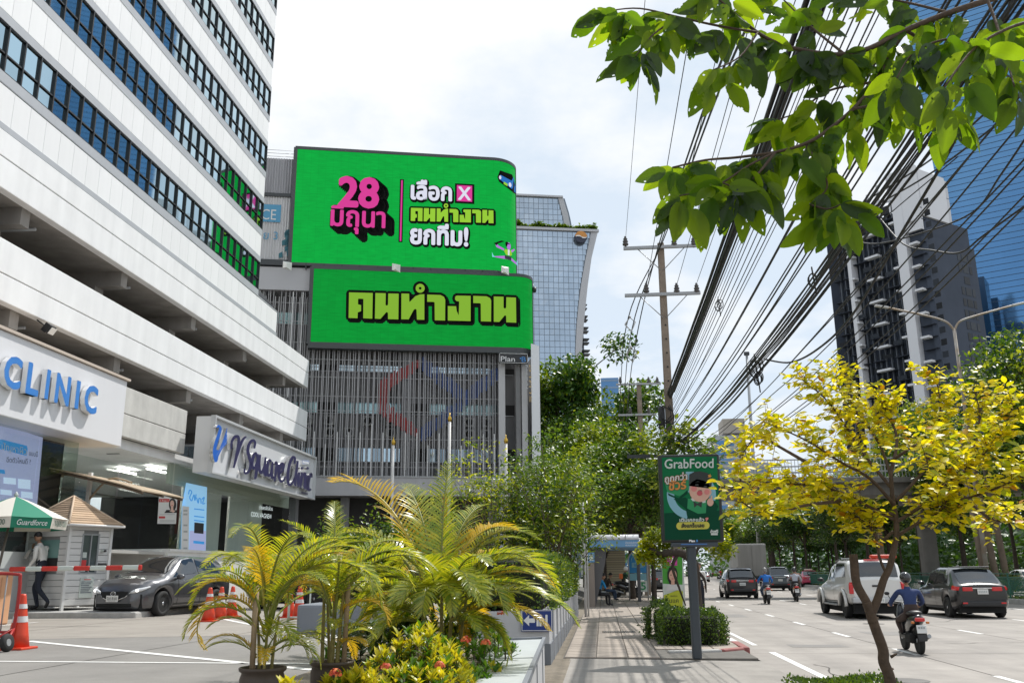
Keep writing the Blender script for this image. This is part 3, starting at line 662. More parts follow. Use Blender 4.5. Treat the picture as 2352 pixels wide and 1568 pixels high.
# ================================================================ building with the two LED boards
BS = 56 / 72; P0 = on_y(950, 500, 56); P0.z = 1.6 * (1 - BS)
BA = R(14.0); BD = V((cos(BA), sin(BA), 0)); BN = V((-sin(BA), cos(BA), 0))
BB = Matrix((BD, BN, V((0, 0, 1)))).transposed().to_4x4(); BB.translation = P0; BB = BB @ Matrix.Scale(BS, 4); BBI = BB.inverted()
bld = thing('office_building', 'grey office building behind vertical fins, carrying two curved green screens', 'building', P0, BA); bld.scale = (BS,) * 3
def bl(px, py, y=0.): return BBI @ on_plane(px, py, BB @ V((0, y, 0)), BN)
fin_m = M('fin', (.34, .34, .35), .45, metal=.2, objrand=.08); fac_m = M('grey_facade', (.23, .23, .235), .7, var=.1, vscale=.6, stain=.15); led_frame = M('led_frame', (.055, .062, .065), .45)
q = MB(); q.box(-24, 9.2, 2.2, 24, 0, 36.4); q.build('wall', fac_m, bld)
for z0, z1, mt, nm in ((7.55, 9.0, M('ledge', (.46, .46, .48), .6, stain=.06), 'ledge'), (9.0, 9.12, grey_metal, 'ledge_cap')):
    q = MB(); q.box(-24, 9.9, -.3 if nm == 'ledge' else -.36, 2.2, z0, z1); q.build(nm, mt, bld)
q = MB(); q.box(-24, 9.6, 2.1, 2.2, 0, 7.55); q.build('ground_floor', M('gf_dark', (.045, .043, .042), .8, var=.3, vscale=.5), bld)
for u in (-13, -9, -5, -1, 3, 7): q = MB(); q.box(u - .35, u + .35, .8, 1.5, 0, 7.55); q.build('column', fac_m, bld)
teal = M('teal_glass', (.25, .38, .40), .08, metal=.6, objrand=.3); cool = M('cool_glass', (.42, .52, .58), .06, metal=.75, objrand=.3)
for z0, z1, mt in ((10.55, 11.65, cool), (14.6, 15.5, teal), (18.2, 18.7, cool), (22.2, 23.2, teal)):
    q = MB(); q.box(-23, 9, 2.08, 2.15, z0 - .08, z0); q.build('sill', grey_metal, bld)
    for k in range(20):
        u = -21.5 + 1.55 * k
        if (k * 7) % 5 == 3: q = MB(); q.box(u, u + 1.4, 2.1, 2.16, z0, z1); q.build('dark_pane', dark_void, bld); continue
        q = MB(); q.box(u, u + .68, 2.1, 2.16, z0, z1); o = q.build('window_pane', mt, bld)
        q = MB(); q.box(u + .74, u + 1.42, 2.1, 2.16, z0, z1); o = q.build('window_pane', mt, bld)
ac = MB(); ac.rbox((0, 0, 0), (.9, .45, .8), .03); ac.lathe([(.30, 0), (.30, .02), (.04, .03)], 14, (0, -.23, 0), 1, Matrix.Rotation(R(90), 3, 'X')); acm = ac.mesh('air_conditioner', [M('ac_grey', (.38, .38, .37), .6), dark_void])
for k in range(15):
    for zz in (13.9, 12.9):
        if (k * 5 + int(zz)) % 4: place(acm, 'air_conditioner', bld, loc=(-16.5 + 1.65 * k + random.uniform(-.2, .2), 1.85, zz))
for z in (9.9, 12.2, 14.5, 15.7, 17.3, 18.8, 20.2, 22, 23.6, 25.2):
    q = MB(); q.box(-16, 7.6, .62, .68, z, z + .05); q.build('rail', M('rail', (.42, .42, .43), .4, metal=.3), bld)
f1 = MB(); f1.box(-.032, .032, 0, .16, 0, 1); f1 = f1.mesh('fin', fin_m)
for k in range(56):
    for d in (-.075, .075):
        u = -15.6 + .42 * k + d + random.uniform(-.04, .04)
        if 7.3 < u: continue
        z0 = 9.15 if (k * 3) % 7 else 9.15 + random.choice((0, 1.2)); z1 = (25.5 if u < -8.2 else 20.3) - (random.choice((0, 0, .6, 1.4)) if u < -8.2 else 0)
        place(f1, 'fin', bld, loc=(u, .45, z0), scale=(1, 1, z1 - z0))
pole_l = MB(); pole_l.box(-.045, .045, 0, .09, 0, 1); pole_l = pole_l.mesh('short_fin', M('fin_white', (.62, .62, .62), .45))
for k in range(26):
    u = -15 + .92 * k; h = random.choice((2.6, 2.6, 3.6, 4.3))
    place(pole_l, 'short_fin', bld, loc=(u, .3, 9.12), scale=(1, 1, h))
for k, u in enumerate((-14.6, -13.4, -12.0, -11.1, -9.9, -9.1)): place(pole_l, 'short_fin', bld, loc=(u, .3, 14.5 + (k % 3)), scale=(1, 1, 9 - k % 4))
for u in (-12.6, -.25):
    q = MB(); q.box(u - .42, u + .42, .75, 1.3, 9.1, 26.5); q.build('column', M('col_grey', (.30, .30, .31), .55), bld)
red_f = M('fin_red', (.45, .04, .04), .5); blue_f = M('fin_blue', (.03, .08, .30), .5)
cp = MB()
def chev(u):
    t = u + 2.7
    if 0 <= t <= 3.6: return red_f, [(15.7 + t * .80 - .2, 15.7 + t * .8 + 1.5 - .25 * t), (15.7 - t * .8 - 1.5 + .25 * t, 15.7 - t * .8 + .2)] if t > .9 else [(15.7 - t * .8 - 1.2, 15.7 + t * .8 + 1.2)]
    t = u - 1.0
    if 0 <= t <= 3.4: return blue_f, [(18.6 - .78 * t - .6, 18.6 - .78 * t + .7), (12.6 + .78 * t - .6, 12.6 + .78 * t + .6)]
    t = u - 4.4
    if 0 <= t <= 3.0: return blue_f, [(15.6 + .8 * t - .7, 15.6 + .8 * t + .6)]
    return None, []
k = 0
while -3 + .15 * k < 7.4:
    u = -3 + .15 * k + random.uniform(-.02, .02); mt, seg = chev(u); k += 1
    for a, b in seg: q = MB(); q.box(u - .05, u + .05, .62, .70, a + random.uniform(-.15, .15), b + random.uniform(-.15, .15)); q.build('painted_slat', mt, bld)
for u0, u1, y0, y1, mt, z1, nm in ((7.45, 8.0, .2, 1.4, M('corner_grey', (.50, .50, .51), .5), 20, 'corner_column'), (8.95, 9.35, .3, 1.2, fac_m, 20, 'corner_column'), (9.42, 9.9, .1, 1.4, M('corner_grey', (.5, .5, .5)), 20, 'corner_column'), (10.75, 11.0, .5, 12, M('corner_grey', (.5, .5, .5)), 20, 'side_wall')):
    q = MB(); q.box(u0, u1, y0, y1, 0, z1); q.build(nm, mt, bld)
q = MB(); q.add([(10.15, -.5, 1), (11.0, .3, 1), (11.0, .3, 20.4), (10.15, -.5, 20.4), (10.3, .6, 1), (11, .7, 1), (11, .7, 20.4), (10.3, .6, 20.4)], [(0, 1, 2, 3), (4, 7, 6, 5), (0, 3, 7, 4), (3, 2, 6, 7)]); q.build('wing_wall', M('wing_white', (.72, .73, .75), .4), bld)
wf = frame((10.15, -.5, 18.6), (0, 0, -1), z=(.686, -.728, 0))
for i, s_ in enumerate(('อาคาร', 'NARAI')):
    q = MB(); letter(q, s_, wf, .1 + i * .1, -.35 - .45 * i, h=.32, w=3.2 - 1.2 * i, z=.01); q.build('lettering', pr_grey if i else M('gold_text', (.45, .3, .1), .4), bld)
def corr(u0, u1, z0, z1, mt, nm, pitch=.22):
    q = MB(); n = int((u1 - u0) / pitch * 2)
    for i in range(n):
        a = u0 + (u1 - u0) * i / n; b = u0 + (u1 - u0) * (i + 1) / n; ya = .3 if i % 2 else .42; yb = .42 if i % 2 else .3
        q.quad((a, ya, z0), (b, ya, z0), (b, ya, z1), (a, ya, z1)) if False else q.quad((a, ya, z0), (b, yb, z0), (b, yb, z1), (a, ya, z1))
    return q.build(nm, mt, bld)
corr(-17, -10.3, 33.3, 36.6, M('clad_grey', (.36, .36, .38), .55, stain=.2), 'corrugated_cladding'); corr(-17, -10.3, 27.3, 33.0, M('clad_white', (.58, .58, .59), .55, stain=.1), 'corrugated_cladding')
q = MB(); q.box(-17, -10.3, .2, .5, 33.0, 33.3); q.box(-17, -8.3, .0, .5, 26.7, 27.2); q.build('girt', dark_metal, bld)
q = MB(); q.box(-24, -8.3, .2, 2.2, 24.6, 26.6); q.build('upper_band', M('band_grey', (.44, .44, .46), .6), bld)
for i in range(3): q = MB(); q.tube([(-17, .4, 36.8 + .3 * i), (-10.5, .4, 36.8 + .3 * i)], .025, 5); q.build('roof_rail', grey_metal, bld)
q = MB(); q.tube([(-12.8, .4, 36.5), (-12.8, .4, 37.6)], .03, 5); q.build('roof_rail', grey_metal, bld)
ad = thing('advert_print', 'faded blue advertising print on the corrugated cladding left of the green screen', 'advert', P0, BA); ad.scale = (BS,) * 3
bf = frame((0, .27, 0), (1, 0, 0), y=(0, 0, 1))
a, b = bl(585, 465), bl(643, 508)
q = MB(); rect(q, bf, a.x - 1, b.x, b.z, a.z, z=0); q.build('blue_panel', M('ad_blue', (.08, .28, .45), .6), ad)
v_, f_ = text2d('CE'); m_ = max(p[0] for p in v_); xx = bl(598, 500).x; q = MB(); q.add([bf @ V((xx + p[0] / m_ * 1.25, bl(600, 501).z + p[1] / .7 * .95, .02)) for p in v_], f_); q.build('lettering', M('ad_white', (.6, .62, .62), .6), ad)
v_, f_ = text2d('ย 3'); m_ = max(p[0] for p in v_); xx = bl(602, 545).x; q = MB(); q.add([bf @ V((xx + p[0] / m_ * 1.25, bl(600, 546).z + p[1] / .7 * .7, .02)) for p in v_], f_); q.build('lettering', M('ad_blue', (.1, .3, .5)), ad)
q = MB()
for i in range(14): u = bl(655, 590).x + random.uniform(-.55, .25); z = 27.4 + random.uniform(0, 2.4) * (1 if u > -10.9 else .6); poly(q, bf, [(u, z), (u + .3, z + .1), (u + .25, z + .6), (u - .05, z + .4)], z=.015)
q.build('figure', M('ad_teal', (.03, .14, .18), .6), ad)
def led_mat(name, c):
    m = M(name, (.004, .02, .006), .8, spec=.08, emit=c, es=1.0); n = m.node_tree; b = n.nodes['Principled BSDF']
    t = n.nodes.new('ShaderNodeTexCoord'); mp = n.nodes.new('ShaderNodeMapping'); mp.inputs['Scale'].default_value = (.35, .35, 3.2); nn = n.nodes.new('ShaderNodeTexNoise'); nn.inputs['Scale'].default_value = 3; nn.inputs['Detail'].default_value = 3
    mr = n.nodes.new('ShaderNodeMapRange'); mr.inputs['From Min'].default_value = .35; mr.inputs['From Max'].default_value = .65; mr.inputs['To Min'].default_value = .90; mr.inputs['To Max'].default_value = 1.08
    n.links.new(t.outputs['Object'], mp.inputs[0]); n.links.new(mp.outputs[0], nn.inputs['Vector']); n.links.new(nn.outputs[0], mr.inputs['Value']); br = n.nodes.new('ShaderNodeTexBrick'); br.offset = 0; mb_ = n.nodes.new('ShaderNodeMapping'); mb_.inputs['Rotation'].default_value = (R(90), 0, 0); n.links.new(t.outputs['Object'], mb_.inputs[0]); n.links.new(mb_.outputs[0], br.inputs['Vector'])
    br.inputs['Scale'].default_value = 1; br.inputs['Brick Width'].default_value = .64; br.inputs['Row Height'].default_value = .64; br.inputs['Mortar Size'].default_value = .016; br.inputs['Color1'].default_value = (1, 1, 1, 1); br.inputs['Color2'].default_value = (.94, .94, .94, 1); br.inputs['Mortar'].default_value = (.86, .86, .86, 1)
    ml = n.nodes.new('ShaderNodeMath'); ml.operation = 'MULTIPLY'; n.links.new(mr.outputs[0], ml.inputs[0]); n.links.new(br.outputs[0], ml.inputs[1]); n.links.new(ml.outputs[0], b.inputs['Emission Strength'])
    return m
GR = .92
led_green = led_mat('led_green', (.0015 * GR, .40 * GR, .050 * GR)); led_green2 = led_mat('led_green_dim', (.001 * GR, .30 * GR, .035 * GR))
led_pink = M('led_pink', (.02, .01, .015), .8, spec=.1, emit=(.68 * GR, .045 * GR, .30 * GR)); led_black = M('led_black', (.006, .007, .006), .8, spec=.1); led_lime = M('led_lime', (.02, .02, .01), .8, spec=.1, emit=(.30 * GR, .60 * GR, .035 * GR)); led_lime2 = M('led_lime_dim', (.02, .02, .01), .8, spec=.1, emit=(.22 * GR, .44 * GR, .03 * GR))
led_white = M('led_white', (.02, .02, .02), .8, spec=.1, emit=(.72 * GR, .74 * GR, .86 * GR)); led_blue = M('led_blue', (.01, .01, .02), .8, spec=.1, emit=(.02, .15, .45)); led_violet = M('led_violet', (.02, .01, .02), .8, spec=.1, emit=(.42, .17, .62)); led_sky = M('led_sky', (.02, .02, .02), .8, spec=.1, emit=(.2, .6, .7)); led_grey = M('led_grey', (.02, .02, .02), .8, spec=.1, emit=(.03, .03, .05))
class Board:
    def __init__(s, u0, ue, rad, ang, z0, z1, y):
        s.u0, s.ue, s.rad, s.ang, s.z0, s.z1, s.y = u0, ue, rad, ang, z0, z1, y
    def pt(s, a, z, off):
        if a <= s.ue: return V((a, s.y - off, z))
        t = (a - s.ue) / s.rad
        return V((s.ue + (s.rad + off) * sin(t), s.y + s.rad - (s.rad + off) * cos(t), z))
    def amax(s): return s.ue + s.rad * s.ang
    def __matmul__(s, v): return s.pt(v[0], v[1], v[2])
    def sheet(s, a0, a1, z0, z1, off0, off1=None):
        n = 26; L = [a0 + (a1 - a0) * i / n for i in range(n + 1)]; L = sorted(set([a for a in L if a < s.ue] + ([s.ue] if a0 < s.ue < a1 else []) + [max(s.ue, a0) + (a1 - max(s.ue, a0)) * i / 12 for i in range(13) if a1 > s.ue]))
        q = MB(); f0 = [s.pt(a, z0, off0) for a in L]; f1 = [s.pt(a, z1, off0) for a in L]; m = len(L)
        q.add(f0 + f1, [(i, i + 1, i + 1 + m, i + m) for i in range(m - 1)])
        if off1 is not None:
            g0 = [s.pt(a, z0, off1) for a in L]; g1 = [s.pt(a, z1, off1) for a in L]
            q.add(f0 + f1 + g0 + g1, [(i + 2 * m, i + 3 * m, i + 1 + 3 * m, i + 1 + 2 * m) for i in range(m - 1)] + [(i + m, i + 1 + m, i + 1 + 3 * m, i + 3 * m) for i in range(m - 1)] + [(i, i + 2 * m, i + 1 + 2 * m, i + 1) for i in range(m - 1)] + [(0, m, 3 * m, 2 * m), (m - 1, 3 * m - 1, 4 * m - 1, 2 * m - 1)])
        return q
B1 = Board(bl(672, 470).x + .12, bl(1132, 400).x, 2.35, 1.30, 26.92, 37.45, 0.0)
B2 = Board(bl(716, 700).x, bl(1186, 700).x, 1.6, 1.30, 20.02, 26.50, -.15)
for Bd, nm, lab, gm in ((B1, 'upper', 'upper curved green screen showing a pink date and three lines of Thai slogan', led_green), (B2, 'lower', 'lower curved green screen showing one large lime Thai word', led_green2)):
    t = thing('led_screen', lab, 'screen', P0, BA); t.scale = (BS,) * 3; Bd.t = t
    Bd.sheet(Bd.u0 + .06, Bd.amax() - .1, Bd.z0 + .06, Bd.z1 - .06, .05).build('screen_face', gm, t)
    Bd.sheet(Bd.u0 - .14, Bd.amax() + .02, Bd.z1 - .06, Bd.z1 + .22, .10, -.7).build('frame_top', led_frame, t)
    Bd.sheet(Bd.u0 - .14, Bd.amax() + .02, Bd.z0 - (.18 if nm == 'upper' else .45), Bd.z0 + .06, .10, -.7).build('frame_bottom', led_frame, t)
    Bd.sheet(Bd.u0 - .26, Bd.u0 + .06, Bd.z0 - .1, Bd.z1 + .1, .11, -.7).build('frame_side', led_frame, t)
    Bd.sheet(Bd.amax() - .1, Bd.amax() + .06, Bd.z0 - .1, Bd.z1 + .1, .11, -.7).build('frame_side', led_frame, t)
    Bd.sheet(Bd.u0, Bd.amax(), Bd.z0 - .1, Bd.z1, -.75).build('back_panel', dark_metal, t)
q = MB()
for k in range(12): q.box(-9 + 1.5 * k, -8.92 + 1.5 * k, -.1, .3, 26.45, 26.95)
q.build('hanger', dark_metal, B1.t)
q = MB(); q.box(-8, 8.4, .3, .6, 26.4, 26.95); q.build('gap_back', dark_void, B1.t)
zm = lambda ox, oy, sc, B: (lambda x, y: (lambda p: (p.x if p.x <= B.ue else B.ue + (p.x - B.ue) * 1.12, p.z))(bl((ox + x / sc) * .9378, (oy + y / sc) * .9378)))
c1 = zm(780, 420, 4.704, B1); c2 = zm(820, 670, 4.704, B2)
def box_text(B, s, cf, x0, y0, x1, y1, mats, out, thick=.0, drop=(0, 0), steps=1, rb=10, bold=0.):
    """word fitted in a photo box; black rim made by stamping, then a drop shadow, then the face"""
    a = cf(x0, y1); b = cf(x1, y0); w = b[0] - a[0]; h = b[1] - a[1]
    q = MB()
    for k in range(steps):
        f = (k + 1) / steps if drop != (0, 0) else 0
        letter(q, s, B, a[0] + drop[0] * f, a[1] + drop[1] * f, h=h, w=w, z=.058, stamp=out, nst=rb, step=.0002)
    q.build('lettering_rim', mats[1], B.t)
    q = MB(); letter(q, s, B, a[0], a[1], h=h, w=w, z=.075, stamp=thick, nst=8, step=.0002); q.build('lettering', mats[0], B.t)
box_text(B1, '28', c1, 236, 92, 688, 398, (led_pink, led_black), .30, .14, (.72, -.62), 5)
box_text(B1, 'มิถุนา', c1, 140, 428, 768, 705, (led_pink, led_black), .24, .06, (.62, -.55), 5)
q = MB(); a = c1(945, 805); b = c1(945, 105); rect(q, B1, a[0] - .17, a[0] + .17, a[1] - .1, b[1] + .1, z=.058); rect(q, B1, a[0] - .07, a[0] + .07, a[1], b[1], z=.075, mi=1); q.build('divider', [led_black, led_pink], B1.t)
box_text(B1, 'เลือก', c1, 1070, 126, 1530, 320, (led_white, led_black), .20, .075, (.06, -.12), 2)
box_text(B1, 'ยกทีม!', c1, 1064, 628, 1716, 832, (led_white, led_black), .20, .085, (.06, -.12), 2)
q = MB(); a = c1(1592, 345); b = c1(1770, 170); rect(q, B1, a[0] - .16, b[0] + .2, a[1] - .2, b[1] + .16, z=.058); rect(q, B1, a[0], b[0], a[1], b[1], z=.07, mi=1); q.build('vote_box', [led_black, led_pink], B1.t)
q = MB(); letter(q, 'X', B1, c1(1612, 326)[0], c1(1612, 326)[1], h=c1(1612, 184)[1] - c1(1612, 326)[1], w=c1(1748, 300)[0] - c1(1612, 300)[0], z=.085, stamp=.05); q.build('vote_cross', led_white, B1.t)
WORD = [[(165, 225), (437, 232), (432, 527), (328, 522), (330, 300), (275, 297), (268, 305), (268, 362), (303, 372), (303, 440), (265, 455), (262, 522), (160, 518)],
        [(468, 232), (586, 235), (584, 365), (590, 375), (605, 375), (613, 365), (616, 238), (735, 240), (731, 535), (613, 532), (612, 460), (595, 450), (525, 530), (462, 526)],
        [(767, 238), (855, 240), (857, 330), (864, 333), (925, 270), (980, 248), (1030, 246), (1030, 540), (945, 538), (940, 425), (925, 413), (905, 430), (850, 535), (765, 533)],
        [(1063, 250), (1215, 255), (1255, 275), (1270, 310), (1268, 548), (1150, 545), (1148, 345), (1140, 335), (1063, 333)],
        [(1400, 262), (1562, 265), (1561, 555), (1300, 548), (1300, 382), (1395, 384), (1402, 440), (1425, 488), (1430, 330), (1400, 325), (1382, 305), (1385, 275)],
        [(1592, 265), (1745, 270), (1785, 290), (1798, 320), (1796, 560), (1680, 557), (1678, 358), (1670, 350), (1592, 347)],
        [(1828, 272), (1940, 275), (1940, 400), (1955, 412), (1970, 400), (1972, 280), (2082, 285), (2086, 573), (1972, 568), (1970, 495), (1955, 487), (1890, 565), (1828, 562)]]
RING = [(982 + 52 * cos(2 * pi * i / 24), 178 + 52 * sin(2 * pi * i / 24)) for i in range(24)]
def word(B, cf, face, rim, dx, dy, tr=lambda x, y: (x, y)):
    q = MB()
    for ri, pl in enumerate(WORD + [RING]):
        P = [cf(*tr(x, y)) for x, y in pl]
        for st in (0, 1):
            for k in range(10): poly(q, B, [(x + rim * cos(k * pi / 5) + dx * st, z + rim * sin(k * pi / 5) + dy * st) for x, z in P], z=.058 + .0003 * k)
    q.build('lettering_rim', led_black, B.t)
    for pl in WORD + [RING]: q = MB(); poly(q, B, [cf(*tr(x, y)) for x, y in pl], z=.08); q.build('lettering', face, B.t)
    c = cf(*tr(982, 178)); q = MB(); disc(q, B, c[0], c[1], rim * .5, z=.085, n=12); q.build('lettering_rim', led_black, B.t)
word(B2, c2, led_lime2, .24, .13, -.16)
word(B1, c1, led_lime, .16, .06, -.08, tr=lambda x, y: (1062 + (x - 160) * (953 / 1926), 372 + (y - 126) * (229 / 447)))
def art(B, cf, items, nm, z0=.06):
    for i, (mt, p) in enumerate(items):
        q = MB(); poly(q, B, [cf(x, y) for x, y in p], z=z0 + .004 * i); q.build(nm, mt, B.t)
def el(cx, cy, rx, ry, n=14): return [(cx + rx * cos(2 * pi * i / n), cy + ry * sin(2 * pi * i / n)) for i in range(n)]
c1b = lambda x, y: c1(x - 45, y + 4)
art(B1, c1b, [(led_black, [(2120, -10), (2270, 0), (2300, 60), (2345, 120), (2340, 205), (2280, 200), (2110, 120), (2095, 70)]), (led_blue, [(2125, 40), (2260, 75), (2290, 20), (2335, 110), (2335, 190), (2270, 170), (2120, 95)]), (led_black, [(2135, -8), (2262, 10), (2258, 70), (2130, 36)]), (led_white, el(2122, 72, 12, 22)), (led_white, el(2236, 130, 20, 26)), (led_lime, [(2160, 112), (2206, 130), (2200, 158), (2158, 142)]), (led_black, el(2282, 178, 18, 32))], 'van_picture', z0=.2)
art(B1, c1, [(led_violet, [(2010, 985), (2120, 970), (2210, 975), (2310, 1000), (2320, 1025), (2205, 1005), (2130, 1005), (2010, 992)]), (led_grey, [(2125, 962), (2210, 962), (2205, 1008), (2128, 1002)]), (led_lime, [(2130, 890), (2205, 890), (2218, 940), (2195, 955), (2140, 955), (2118, 915)]), (led_white, [(2160, 890), (2185, 890), (2180, 955), (2162, 955)]), (led_violet, el(2172, 848, 26, 42)), (led_black, [(2130, 815), (2150, 800), (2195, 825), (2160, 828), (2146, 870), (2134, 850)]), (led_violet, [(2120, 890), (2060, 860), (2040, 835), (2030, 850), (2040, 880), (2115, 912)]), (led_violet, [(2200, 890), (2250, 858), (2262, 870), (2215, 915)]), (led_black, [(2015, 835), (2090, 800), (2125, 805), (2060, 835), (2040, 860)]), (led_sky, [(1995, 938), (2012, 975), (2030, 995), (1998, 995)]), (led_sky, [(2298, 985), (2328, 970), (2325, 1032), (2300, 1028)])], 'acrobat_picture', z0=.2)
ps = thing('sign_board', 'small black rounded sign with white and blue lettering under the lower screen', 'sign', P0, BA); ps.scale = (BS,) * 3
a = bl(1146, 834, -.6); b = bl(1213, 811, -.6); sf = frame((0, -.6, 0), (1, 0, 0), y=(0, 0, 1))
q = MB(); q.rbox(((a.x + b.x) / 2, -.5, (a.z + b.z) / 2), (b.x - a.x, .22, b.z - a.z), .10, seg=3); q.build('panel', black_metal, ps)
q = MB()
for x0, x1, z0, z1 in ((a.x + .1, b.x - .1, a.z + .05, a.z + .08), (a.x + .1, b.x - .1, b.z - .08, b.z - .05), (a.x + .05, a.x + .08, a.z + .1, b.z - .1), (b.x - .08, b.x - .05, a.z + .1, b.z - .1)): rect(q, sf, x0, x1, z0, z1, z=.014)
q.build('border', white_flat, ps)
q = MB(); letter(q, 'Plan', sf, a.x + .16, a.z + .17, h=.44, w=1.2, z=.016); q.build('lettering', white_flat, ps)
q = MB(); disc(q, sf, b.x - .66, (a.z + b.z) / 2, .06, z=.016); letter(q, 'B', sf, b.x - .56, a.z + .17, h=.44, w=.36, z=.016); q.build('lettering', M('sign_blue', (.05, .25, .6), .4), ps)
# ================================================================ towers
def grid_tower(): pass
TP = on_y(1280, 600, 215); TP.z = 0; TA = R(13)
tw = thing('glass_tower', 'pale glass tower with a flared edge, roof garden and round emblem', 'tower', TP, TA)
TM = Matrix.Translation(TP) @ Matrix.Rotation(TA, 4, 'Z'); TMI = TM.inverted(); TN = TM.to_3x3() @ V((0, 1, 0))
def tl(px, py): return TMI @ on_plane(px, py, TP, TN)
def z3(x, y): return tl((1260 + x / 3.41) * .9378, (440 + y / 3.41) * .9378)
tg = M('tower_glass', (.42, .50, .59), .10, metal=.7, objrand=.05, var=.16, vscale=.045); tg_dark = M('tower_grout', (.20, .24, .29), .6); tcl = M('tower_cladding', (.50, .50, .52), .55)  # broad tone drift in the tower glass colour stands for reflected sky and clouds
edge = [z3(512, 1568), z3(508, 1450), z3(520, 1200), z3(545, 950), z3(585, 700), z3(640, 445)]
oute = [z3(556, 1568), z3(556, 1450), z3(575, 1200), z3(605, 900), z3(640, 650), z3(692, 437)]
up_in = [z3(472, 400), z3(440, 240), z3(400, 82)]; up_out = [z3(514, 400), z3(480, 220), z3(437, 80)]
ztop = z3(400, 425).z; zup = z3(250, 70).z
def lerp_edge(E, z):
    E = sorted(E, key=lambda p: p.z)
    if z <= E[0].z: return E[0].x
    for a, b in zip(E, E[1:]):
        if a.z <= z <= b.z: return a.x + (b.x - a.x) * (z - a.z) / (b.z - a.z)
    return E[-1].x
pw, ph = (z3(249, 800).x - z3(207, 800).x), (z3(200, 800).z - z3(200, 848).z)
x_l = z3(75, 800).x - pw * 2
body = MB(); zs = [0] + [ztop * i / 24 for i in range(1, 25)]
body.loft([[(x_l, .1, z), (lerp_edge(oute, z), .1, z), (lerp_edge(oute, z) - 4, 38, z), (x_l, 38, z)] for z in zs], smooth=False); body.build('core', tg_dark, tw)
body = MB(); zs2 = [ztop + (zup - ztop) * i / 6 for i in range(7)]
body.loft([[(x_l, 6.1, z), (lerp_edge(up_out, z) + .6, 6.1, z), (lerp_edge(up_out, z) - 3, 34, z), (x_l, 34, z)] for z in zs2], smooth=False); body.build('core', tg_dark, tw)
def panes(z0, z1, E, y, xr0, maxobj):
    rest = MB(); n = 0; z = z1 - ph
    while z > z0:
        xe = min(lerp_edge(E, z), lerp_edge(E, z + ph)); x = xr0
        while x < xe - .1:
            xb = min(x + pw, xe) - .09; wob = [random.uniform(-.012, .012) for _ in range(4)]
            q = MB(); q.add([(x, y + wob[0], z + .10), (xb, y + wob[1], z + .10), (xb, y + wob[2], z + ph), (x, y + wob[3], z + ph)], [(0, 1, 2, 3)])
            if n < maxobj and z > 16: q.build('window_pane', tg, tw); n += 1
            else: rest.v and None; k = len(rest.v); rest.add(q.v, q.f)
            x += pw
        z -= ph
    if rest.v: rest.build('window_pane', tg, tw, kind='stuff')
panes(2, ztop - .4, edge, -.02, x_l, 262); panes(ztop, zup - .3, up_in, 5.95, x_l, 84)
def flare(E0, E1, y, z0, z1, n=24):
    zs = [z0 + (z1 - z0) * i / n for i in range(n + 1)]; q = MB()
    q.add([(lerp_edge(E0, z), y, z) for z in zs] + [(lerp_edge(E1, z) + .1, y - .2, z) for z in zs], [(i, i + n + 1, i + n + 2, i + 1) for i in range(n)]); q.build('edge_cladding', tcl, tw)
flare(edge, oute, -.1, 0, ztop); flare(up_in, up_out, 5.9, ztop, zup + .3)
q = MB(); q.box(x_l, lerp_edge(oute, ztop) + .3, -.6, .2, ztop - .15, ztop + .5); q.build('parapet', tcl, tw); q = MB(); q.box(x_l, up_out[-1].x, 5.4, 6.4, zup, zup + .5); q.build('parapet', tcl, tw)
for i in range(9):
    zz = z3(600, 800 + 97 * i).z
    if zz < 5: break
    xa = z3(560 + 5 * max(0, 4 - i) ** 1.4, 0).x; xb = z3(640 + 4 * i, 0).x
    for d in (0, .9): q = MB(); q.box(lerp_edge(oute, zz) - .2, tl((1260 + (636 + 3.4 * i) / 3.41) * .9378, 700).x, 5, 7.5, zz - d * 1.1 - .14, zz - d * 1.1 + .14); q.build('sun_shade', dark_metal, tw)
q = MB(); za, zb = 0, z3(620, 930).z; q.add([(lerp_edge(oute, za) - 1, 8, za), (z3(680, 1568).x, 8, za), (z3(612, 930).x, 8, zb), (lerp_edge(oute, zb) - 1, 8, zb)], [(0, 1, 2, 3)]); q.add([(z3(655, 1568).x, 7.9, za), (z3(680, 1568).x, 7.8, za), (z3(615, 930).x, 7.8, zb), (z3(608, 930).x, 7.9, zb)], [(0, 1, 2, 3)], 1); q.build('side_wing', [tg, tcl], tw)
c = z3(548, 493); r_ = (z3(600, 493).x - z3(500, 493).x) / 2; ef = frame((c.x, -.9, c.z), (1, 0, 0), y=(0, 0, 1))
q = MB(); q.lathe([(r_ * 1.02, -.5), (r_ * 1.02, .45)], 32, mat=ef, mi=0); disc(q, ef, 0, 0, r_, z=.5, n=32); disc(q, ef, 0, 0, r_ * .99, z=.55, mi=1, n=32, a1=pi)
disc(q, ef, -r_ * .46, .0, r_ * .46, r_ * .26, z=.58, mi=2, n=16, a0=0, a1=pi); disc(q, ef, r_ * .46, .0, r_ * .46, r_ * .26, z=.58, mi=2, n=16, a0=pi, a1=2 * pi); disc(q, ef, -r_ * .46, -.2, r_ * .5, r_ * .18, z=.6, mi=0, n=16, a0=0, a1=pi); disc(q, ef, r_ * .5, .2, r_ * .46, r_ * .2, z=.6, mi=1, n=16, a0=pi, a1=2 * pi)
q.build('emblem', [M('emblem_navy', (.03, .035, .06), .4), M('emblem_orange', (.62, .27, .06), .5), white_flat], tw)
blue_glass = M('blue_glass', (.10, .24, .46), .2, metal=.45, stain=.05); blue_line = M('blue_line', (.22, .33, .48), .5)
